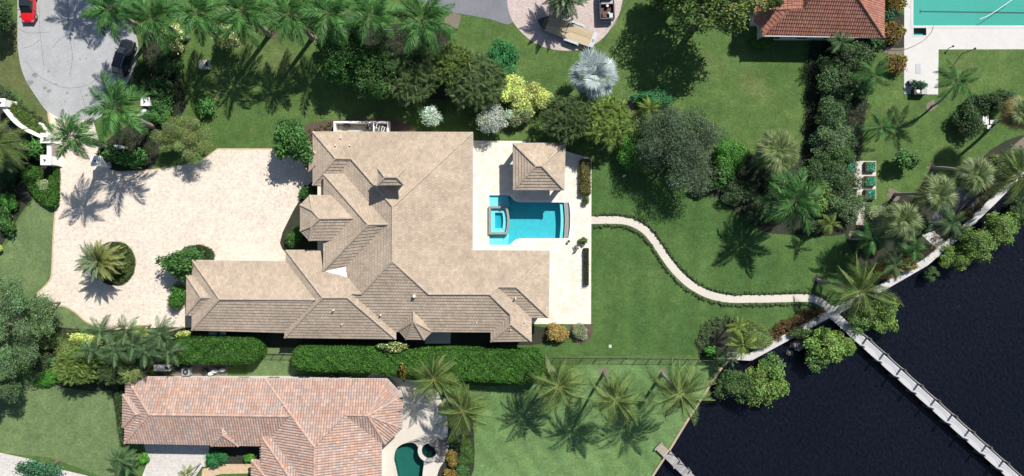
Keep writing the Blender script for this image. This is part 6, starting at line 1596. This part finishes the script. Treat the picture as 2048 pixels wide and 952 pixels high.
# utility enclosure behind the house
en = empty('utility_enclosure', (*P2(720, 256), 0), 'white walled utility enclosure against the north eave of the tan roof', 'enclosure')
x0, y1 = P2(667, 243, 1.6); x1, y0 = P2(775, 275, 1.6)
for k, (cx, cy, sx, sy) in enumerate((((x0 + x1) / 2, y1, x1 - x0 + 0.24, 0.24), (x0, (y0 + y1) / 2 - 0.13, 0.24, y1 - y0), (x1, (y0 + y1) / 2 - 0.13, 0.24, y1 - y0), ((x0 + x1) / 2 + 1.6, (y0 + y1) / 2 - 0.1, 0.12, y1 - y0 - 0.1))):
    b = MB(); b.box((cx, cy, 0.55 + 0.01 * k), (sx, sy, 1.2)); b.build('wall', STUCCO, en, bevel=0.02)
b = MB(); b.box(((x0 + x1) / 2 - 0.6, (y0 + y1) / 2 - 0.2, 0.02), (x1 - x0 - 0.3, y1 - y0 - 0.1, 0.1)); b.build('slab', simple('gravel_slab', (0.46, 0.44, 0.39), 0.95, [(6, 0.3)]), en)
def ac_unit(px, py, s, h, label, mat=GREYBOX, sx=None):
    x, y = P2(px, py, h); r = empty('air_conditioner', (x, y, 0.02), label, 'air conditioner')
    b = MB(); b.box((0, 0, h / 2), (sx or s, s, h)); b.build('casing', mat, r, world=False, bevel=0.03)
    b = MB(); b.tube([(0, 0, h - 0.01), (0, 0, h + 0.03)], s * 0.4, 16); b.build('fan_grille', BLACKP, r, world=False)
    b = MB(); b.tube([(0, 0, h), (0, 0, h + 0.06)], s * 0.1, 10); b.build('hub', mat, r, world=False)
    for k in range(3):
        b = MB(); b.box((0, 0, h + 0.04), (s * 0.78, 0.03, 0.015), k * PI / 3); b.build('guard_bar', STEEL, r, world=False)
    return r
ac_unit(692, 247, 0.75, 0.75, 'dark square air conditioner on the gravel in the white enclosure', DARKMETAL)
pe = empty('pool_equipment', (*P2(752, 253, 0.6), 0.07), 'cluster of white pool pipes and dark pumps in the white enclosure', 'pump')
rng = random.Random(4)
for i in range(6):
    x, y = -1.2 + 0.42 * i, rng.uniform(-0.35, 0.4); b = MB(); b.tube([(x, y, 0), (x, y, 0.55), (x, y, 0.75)], [0.16, 0.16, 0.08], 10); b.build('pump', (DARKMETAL, GREYBOX)[i % 2], pe, world=False)
for i in range(9):
    x, y = -1.3 + 0.34 * i, rng.uniform(-0.5, 0.5); b = MB(); b.tube([(x, y - 0.3, 0.1), (x, y - 0.3, 0.85), (x + 0.15, y + 0.25, 0.9), (x + 0.15, y + 0.25, 0.2)], 0.05, 6); b.build('pipe', WHITEP, pe, world=False)

# small things
def boxthing(name, px, py, h, size, label, cat, mat, lid=None, rz=0.0):
    x, y = P2(px, py, h); r = empty(name, (x, y, 0.0), label, cat, rz=rz)
    b = MB(); b.box((0, 0, size[2] / 2), size); b.build('cabinet', mat, r, world=False, bevel=0.03)
    b = MB(); b.box((0, 0, size[2] + 0.02), (size[0] + 0.08, size[1] + 0.08, 0.07)); b.build('lid', lid or mat, r, world=False, bevel=0.02)
    b = MB(); b.box((size[0] * 0.3, 0, size[2] + 0.06), (size[0] * 0.22, size[1] * 0.55, 0.03)); b.build('handle', BLACKP, r, world=False)
    return r
boxthing('utility_box', 408, 129, 0.7, (1.35, 1.1, 0.75), 'beige utility box on the north lawn beneath the palms', 'utility box', BEIGE)
boxthing('utility_box', 430, 667, 1.0, (1.55, 0.7, 1.0), 'grey utility cabinet behind the garage wing beside a white dish', 'utility box', GREYBOX)
x, y = P2(445, 667, 0.9); sd = empty('satellite_dish', (x, y, 0), 'white satellite dish beside the grey cabinet behind the garage wing', 'dish')
b = MB(); b.tube([(0, 0, 0), (0, 0, 0.8)], 0.05, 8); b.build('mast', STEEL, sd, world=False)
b = MB(); b.tube([(0, 0, 0.78), (0, 0, 0.82), (0.02, 0.02, 0.9)], [0.12, 0.3, 0.42], 18, cap=True); b.build('dish', WHITEP, sd, world=False)
b = MB(); b.tube([(0.0, -0.35, 0.85), (0.05, 0.0, 1.2)], 0.02, 6); b.build('feed_arm', DARKMETAL, sd, world=False)
boxthing('storage_box', 324, 736, 0.8, (2.1, 0.75, 0.8), 'pale grey storage box beside the thicket behind the terracotta house', 'storage box', simple('pale_box', (0.5, 0.5, 0.48), 0.6))
ac_unit(371, 744, 1.0, 0.9, 'air conditioner behind the terracotta house beside the pale storage box', GREYBOX)
sheet('service_patio', [(325, 722), (455, 722), (455, 765), (325, 765)], 0.018, SAND)
tag(MB().tube([(*P2(408, 744, 0.4), 0.0), (*P2(408, 744, 0.4), 0.35)], [0.45, 0.42], 14).build('fire_pit', DARKMETAL), 'dark round tub on the patio behind the terracotta house', 'tub')
for i, (px, py, s) in enumerate(((428, 743, 0.42), (443, 741, 0.36), (420, 749, 0.3))):
    x, y = P2(px, py, 0.4); rr = random.Random(i); m = MB()
    m.tube([(x - s * 1.2, y, 0.12), (x - s * 0.6, y, 0.3), (x, y + 0.1, 0.42), (x + s * 0.7, y + 0.05, 0.3), (x + s * 1.1, y, 0.12)], [s * 0.3, s * 0.7, s * 0.85, s * 0.7, s * 0.25], 10)
    tag(m.build('white_sack', WHITEP, smooth=True), ['largest white sack on the patio behind the terracotta house', 'white sack at the end of the row behind the terracotta house', 'small white sack against the terracotta roof eave'][i], 'sack', 'white sacks behind the terracotta house')
# bicycle-like frame behind the hedge
bk = empty('bicycle', (*P2(665, 752), 0), 'dark bicycle leaning in the shade of the long clipped hedge', 'bicycle')
for k, ox in enumerate((-0.52, 0.52)):
    b = MB(); b.tube([(ox + 0.32 * math.cos(t * PI / 8), 0.16 * math.sin(t * PI / 8) * 2 * 0.55, 0.34 + 0.32 * math.sin(t * PI / 8) * 0.8) for t in range(17)], 0.03, 5, cap=False); b.build('wheel', RUBBER, bk, world=False)
b = MB(); b.tube([(-0.52, 0, 0.34), (-0.2, 0.2, 0.75), (0.4, 0.2, 0.78), (0.52, 0, 0.34)], 0.025, 6); b.tube([(-0.2, 0.2, 0.75), (0.05, 0, 0.34), (0.4, 0.2, 0.78)], 0.025, 6); b.build('frame', STEEL, bk, world=False)
b = MB(); b.box((-0.2, 0.22, 0.84), (0.26, 0.12, 0.06)); b.build('saddle', BLACKP, bk, world=False)
b = MB(); b.tube([(0.42, 0.0, 0.95), (0.4, 0.25, 0.92), (0.42, 0.48, 0.95)], 0.02, 6); b.build('handlebar', BLACKP, bk, world=False)

# raised beds
PLB = [(0.05, 0.34, 0.21), (0.08, 0.42, 0.27), (0.04, 0.24, 0.14), (0.2, 0.5, 0.36)]
REDW = simple('red_brown_timber', (0.12, 0.055, 0.04), 0.8, [(4, 0.3)])
NET = [(0.02, 0.25, 0.16)]
BED_L = ['raised bed of green plants at the lawn corner of the concrete pad', 'raised bed of green plants in the middle of the pad\'s lawn side', 'raised bed of green plants at the river end of the pad\'s lawn side', 'raised bed half hidden by the flowering border at the pad top', 'raised bed mostly hidden by the flowering border at the river end']
for i, (px, py) in enumerate(((1741, 333.5), (1741.5, 362), (1741, 388.5), (1703, 334), (1703, 388.5))):
    x, y = P2(px, py, 0.5); r = empty('planter_box', (x, y, 0.018), BED_L[i], 'planter', 'raised garden beds on the concrete pad')
    for cx, cy, sx, sy in ((0, 0.62, 1.34, 0.09), (0, -0.62, 1.34, 0.09), (0.62, 0, 0.09, 1.15), (-0.62, 0, 0.09, 1.15)):
        b = MB(); b.box((cx, cy, 0.26), (sx, sy, 0.52)); b.build('board', REDW, r, world=False, bevel=0.01)
    b = MB(); b.box((0, 0, 0.2), (1.15, 1.15, 0.4)); b.build('soil', MULCH_D, r, world=False)
    rg = np.random.default_rng(50 + i); n = 700; pos = np.c_[rg.uniform(-0.54, 0.54, (n, 2)), rg.uniform(0.42, 0.62, n)]; nn = rnd_unit(rg, n) * 0.8 + np.array([0, 0, 0.8]); nn /= np.linalg.norm(nn, axis=1, keepdims=True)
    link('plants', npmesh('bed_plants', leaves_at(rg, pos, nn, 0.2, 0.11, 0.1), quads(n), LEAF, pal_tint(rg, n, PLB, 0.3)), r)

# terrace furniture and planters
def planter_strip(px0, py0, px1, py1, label, seed):
    x0, y0 = P2(px0, py1); x1, y1 = P2(px1, py0); r = empty('planter_box', ((x0 + x1) / 2, (y0 + y1) / 2, 0.03), label, 'planter')
    b = MB(); o_ = [(-(x1 - x0) / 2, -(y1 - y0) / 2), ((x1 - x0) / 2, -(y1 - y0) / 2), ((x1 - x0) / 2, (y1 - y0) / 2), (-(x1 - x0) / 2, (y1 - y0) / 2)]
    ring_prism(b, o_, offset_closed(o_, -0.06), 0, 0.4); b.build('trough', DARKMETAL, r, world=False)
    b = MB(); b.prism(offset_closed(o_, -0.05), 0.01, 0.33); b.build('soil', MULCH_D, r, world=False)
    rg = np.random.default_rng(seed); n = 900; pos = np.c_[rg.uniform(-(x1 - x0) / 2 + 0.05, (x1 - x0) / 2 - 0.05, n), rg.uniform(-(y1 - y0) / 2, (y1 - y0) / 2, n), rg.uniform(0.33, 0.75, n)]
    nn = rnd_unit(rg, n); link('plants', npmesh('strip_plants', leaves_at(rg, pos, nn, 0.3, 0.05), quads(n), LEAF, pal_tint(rg, n, [(0.05, 0.08, 0.03), (0.09, 0.12, 0.05)], 0.3)), r)
planter_strip(1167, 496, 1177, 570, 'long dark trough of grassy plants at the terrace edge', 61)
def stool(px, py, label, mat=BLACKP, s=0.5):
    x, y = P2(px, py); r = empty('side_table', (x, y, 0.03), label, 'table')
    b = MB(); b.tube([(0, 0, 0.46), (0, 0, 0.5)], s / 2, 14); b.build('top', mat, r, world=False)
    for k in range(4):
        a = k * PI / 2; b = MB(); b.tube([(s * 0.3 * math.cos(a), s * 0.3 * math.sin(a), 0.47), (s * 0.45 * math.cos(a), s * 0.45 * math.sin(a), 0.0)], 0.02, 6); b.build('leg', mat, r, world=False)
stool(1137, 482.5, 'small dark table at the corner of the turquoise pool', s=0.35)
def lounger(px, py, rz, label):
    x, y = P2(px, py); r = empty('patio_chair', (x, y, 0.03), label, 'chair', rz=rz)
    for k in range(5):
        b = MB(); b.box((-0.22 + 0.11 * k, 0, 0.4), (0.08, 0.5, 0.03)); b.build('slat', DARKMETAL, r, world=False)
    b = MB(); b.box((-0.3, 0, 0.68), (0.05, 0.5, 0.5)); b.build('backrest', DARKMETAL, r, world=False)
    for sx in (-0.26, 0.26):
        for sy in (-0.24, 0.24):
            b = MB(); b.tube([(sx, sy, 0), (sx, sy, 0.42)], 0.02, 6); b.build('leg', DARKMETAL, r, world=False)
lounger(1152, 494, R(110), 'dark metal chair beside the potted shrub on the terrace')
# white table and chairs by the dark bushes
wt = empty('patio_table', (*P2(1968, 240, 0.7), 0), 'white slatted patio table beneath the yellowing fan palm', 'table')
for k in range(6):
    b = MB(); b.box((-0.5 + 0.2 * k, 0, 0.72), (0.14, 1.2, 0.04)); b.build('slat', WHITEP, wt, world=False)
for sx in (-0.5, 0.5):
    for sy in (-0.5, 0.5):
        b = MB(); b.box((sx, sy, 0.35), (0.07, 0.07, 0.7)); b.build('leg', WHITEP, wt, world=False)
WCH = ['white patio chair on the bush side of the slatted table', 'white patio chair between the slatted table and the lawn', 'white patio chair on the river side of the slatted table', 'white patio chair on the house side of the slatted table']
for i, (px, py, a) in enumerate(((1966, 228, -90), (1984, 244, 180), (1978, 254, 90), (1957, 244, 0))):
    r = empty('patio_chair', (*P2(px, py, 0.4), 0), WCH[i], 'chair', 'white patio chairs', rz=R(a))
    for k in range(4):
        b = MB(); b.box((-0.2 + 0.13 * k, 0, 0.42), (0.09, 0.5, 0.03)); b.build('slat', WHITEP, r, world=False)
    for k in range(3):
        b = MB(); b.box((-0.28, -0.18 + 0.18 * k, 0.68), (0.04, 0.1, 0.5)); b.build('backrest_slat', WHITEP, r, world=False)
    for sx in (-0.24, 0.24):
        for sy in (-0.23, 0.23):
            b = MB(); b.box((sx, sy, 0.2), (0.05, 0.05, 0.42)); b.build('leg', WHITEP, r, world=False)
# deck corner: stone grill, stool, lamp posts
gr = empty('barbecue_grill', (*P2(1842, 183, 0.9), 0.02), 'black barbecue grill with white round lid at the corner of the concrete deck', 'grill')
b = MB(); b.box((0, 0, 0.42), (1.7, 0.75, 0.84)); b.build('cabinet', DARKMETAL, gr, world=False, bevel=0.02)
b = MB(); b.box((0.45, 0, 0.87), (0.75, 0.7, 0.06)); b.build('side_shelf', GREYBOX, gr, world=False)
b = MB(); b.tube([(-0.4, 0, 0.83), (-0.4, 0, 0.95), (-0.4, 0, 1.02)], [0.27, 0.25, 0.1], 16); b.build('lid', WHITEP, gr, world=False)
boxthing('storage_box', 1824, 164, 0.5, (0.62, 0.62, 0.5), 'small dark cube box on the concrete deck corner', 'box', DARKMETAL, GREYBOX, R(15))
for px, py, h, lab in ((1949, 97.5, 2.6, 'tall dark lamp post at the grass edge of the concrete deck'), (1905, 93, 0.8, 'short dark path light on the concrete deck edge')):
    r = empty('lamp_post', (*P2(px, py, h), 0.0), lab, 'lamp')
    b = MB(); b.tube([(0, 0, 0), (0, 0, h)], 0.05, 8); b.build('pole', DARKMETAL, r, world=False)
    b = MB(); b.tube([(0, 0, h - 0.02), (0, 0, h + 0.16), (0, 0, h + 0.22)], [0.1, 0.15, 0.03], 10); b.build('lamp_head', DARKMETAL, r, world=False)
tag(MB().prism([P2(*p) for p in ((1831, 127.5), (1841, 127.5), (1841, 147.5), (1831, 147.5))], 0.02, 0.05).build('doormat', simple('grey_mat', (0.42, 0.43, 0.45), 0.9)), 'grey rectangular mat on the white concrete deck', 'mat')
tag(MB().prism([P2(*p) for p in ((1217.5, 689.5), (1223, 689.5), (1223, 695.5), (1217.5, 695.5))], 0.0, 0.06).build('valve_cover', CONC_W, bevel=0.01), 'small pale valve cover set in the river lawn', 'cover')
tag(MB().prism([P2(*p) for p in ((945, 352), (956, 352), (950.5, 345))] if False else [P2(948, 344), P2(955.5, 350.5), P2(948, 357), P2(941, 350.5)], 0.03, 0.036).build('tile_inlay', simple('blue_mosaic', (0.42, 0.52, 0.6), 0.5, [(12, 0.4)])), 'blue grey diamond mosaic inlay in the terrace at the roof edge', 'inlay')
# white bird on the lawn
bx_, by_ = P2(1247, 352); bd = empty('bird', (bx_, by_, 0.0), 'white long necked bird standing in the shade on the lawn', 'bird', rz=R(200))
m = MB(); m.tube([(-0.34, 0, 0.34), (-0.22, 0, 0.40), (-0.05, 0, 0.44), (0.12, 0, 0.46), (0.2, 0.02, 0.56), (0.16, 0.06, 0.68), (0.2, 0.1, 0.8), (0.28, 0.12, 0.84), (0.34, 0.13, 0.82)], [0.015, 0.07, 0.13, 0.10, 0.05, 0.035, 0.032, 0.045, 0.02], 10); m.build('body', simple('white_feathers', (0.72, 0.71, 0.69), 0.8), bd, world=False, smooth=True)
m = MB(); m.tube([(0.33, 0.13, 0.82), (0.44, 0.16, 0.79), (0.5, 0.17, 0.74)], [0.018, 0.012, 0.004], 6); m.build('beak', simple('orange_beak', (0.5, 0.2, 0.05), 0.5), bd, world=False)
for s in (-0.05, 0.05):
    m = MB(); m.tube([(0, s, 0.36), (0.03, s, 0.18), (0, s, 0.0), (0.09, s, 0.0)], 0.012, 5); m.build('leg', DARKMETAL, bd, world=False)
# rocks by the round spa and at the shore
for i, (px, py, s, lab) in enumerate(((872, 884, 0.9, 'dark boulder behind the round spa'), (884, 900, 1.0, 'largest weathered boulder beside the round spa'), (880, 916, 0.7, 'boulder at the low side of the round spa'), (890, 888, 0.7, 'boulder between the round spa and the dark shrub'), (1600, 692, 0.9, 'pale rock at the waterline beside the dock mangrove'), (1584, 708, 0.5, 'small rock at the waterline below the boardwalk'))):
    rg = random.Random(i + 70); x, y = P2(px, py); me = bpy.data.meshes.new('rock'); v = []; f = []
    for a in range(6):
        for t in range(9):
            th = PI * a / 5 - PI / 2; ph = 2 * PI * t / 9; rr_ = s * (0.8 + 0.45 * rg.random())
            v.append((rr_ * math.cos(th) * math.cos(ph), rr_ * math.cos(th) * math.sin(ph) * 0.8, rr_ * math.sin(th) * 0.55))
    for a in range(5):
        for t in range(9): f.append((a * 9 + t, a * 9 + (t + 1) % 9, (a + 1) * 9 + (t + 1) % 9, (a + 1) * 9 + t))
    me.from_pydata(v, [], f); me.materials.append(ROCK); me.update()
    tag(link('boulder', me, None, (x, y, 0.12 if i < 4 else -0.75)), lab, 'rock', 'shoreline and spa rocks')
# flagpole-like white pole beside the terracotta driveway
fp = empty('flagpole', (*P2(408, 930), 0.0), 'thin white pole standing at the corner of the grey paver driveway', 'pole')
b = MB(); b.tube([(0, 0, -0.1), (0, 0, 4.2)], [0.06, 0.03], 8); b.build('pole', WHITEP, fp, world=False)
b = MB(); b.tube([(0, 0, 4.18), (0, 0, 4.3)], [0.06, 0.03], 8); b.build('finial', WHITEP, fp, world=False)
b = MB(); b.box((0, 0, 0.08), (0.4, 0.4, 0.16)); b.build('base', CONC_W, fp, world=False)

ground_cover('ground_cover', filled([(292, 70), (330, 115), (362, 180), (365, 220), (325, 265), (300, 335), (215, 338), (212, 300), (270, 250), (290, 205)], 10, 9, 14), [(0.03, 0.06, 0.02), (0.055, 0.10, 0.03)], 'dark undergrowth in the bed between the gate and the north lawn', h=0.6, seed=14, per=45)
ground_cover('ground_cover', filled([(655, 65), (760, 55), (880, 60), (900, 100), (960, 180), (1090, 220), (1280, 230), (1260, 290), (1100, 268), (960, 240), (850, 215), (760, 185), (670, 130)], 11, 9, 15), [(0.035, 0.065, 0.025), (0.06, 0.10, 0.035)], 'undergrowth filling the north border beneath the arecas', h=0.8, seed=15, per=45)
ground_cover('ground_cover', filled([(1615, 80), (1735, 80), (1738, 200), (1715, 330), (1715, 440), (1640, 460), (1600, 440), (1605, 300)], 11, 9, 16), [(0.03, 0.06, 0.025), (0.05, 0.09, 0.035)], 'undergrowth along the foot of the long flowering border', h=0.7, seed=16, per=45)

tag(MB().tube([(*P2(*p), 0.05) for p in crom([(1262, -4), (1245, 20), (1226, 50), (1204, 88)], 5, False)], 0.035, 6).build('wire_shadow', BLACKP), 'thin black tube drawn as the shadow of a wire on the lawn beside the pink pavers', 'wire_shadow')  # black tube painting a guy wire's cast shadow across the grass
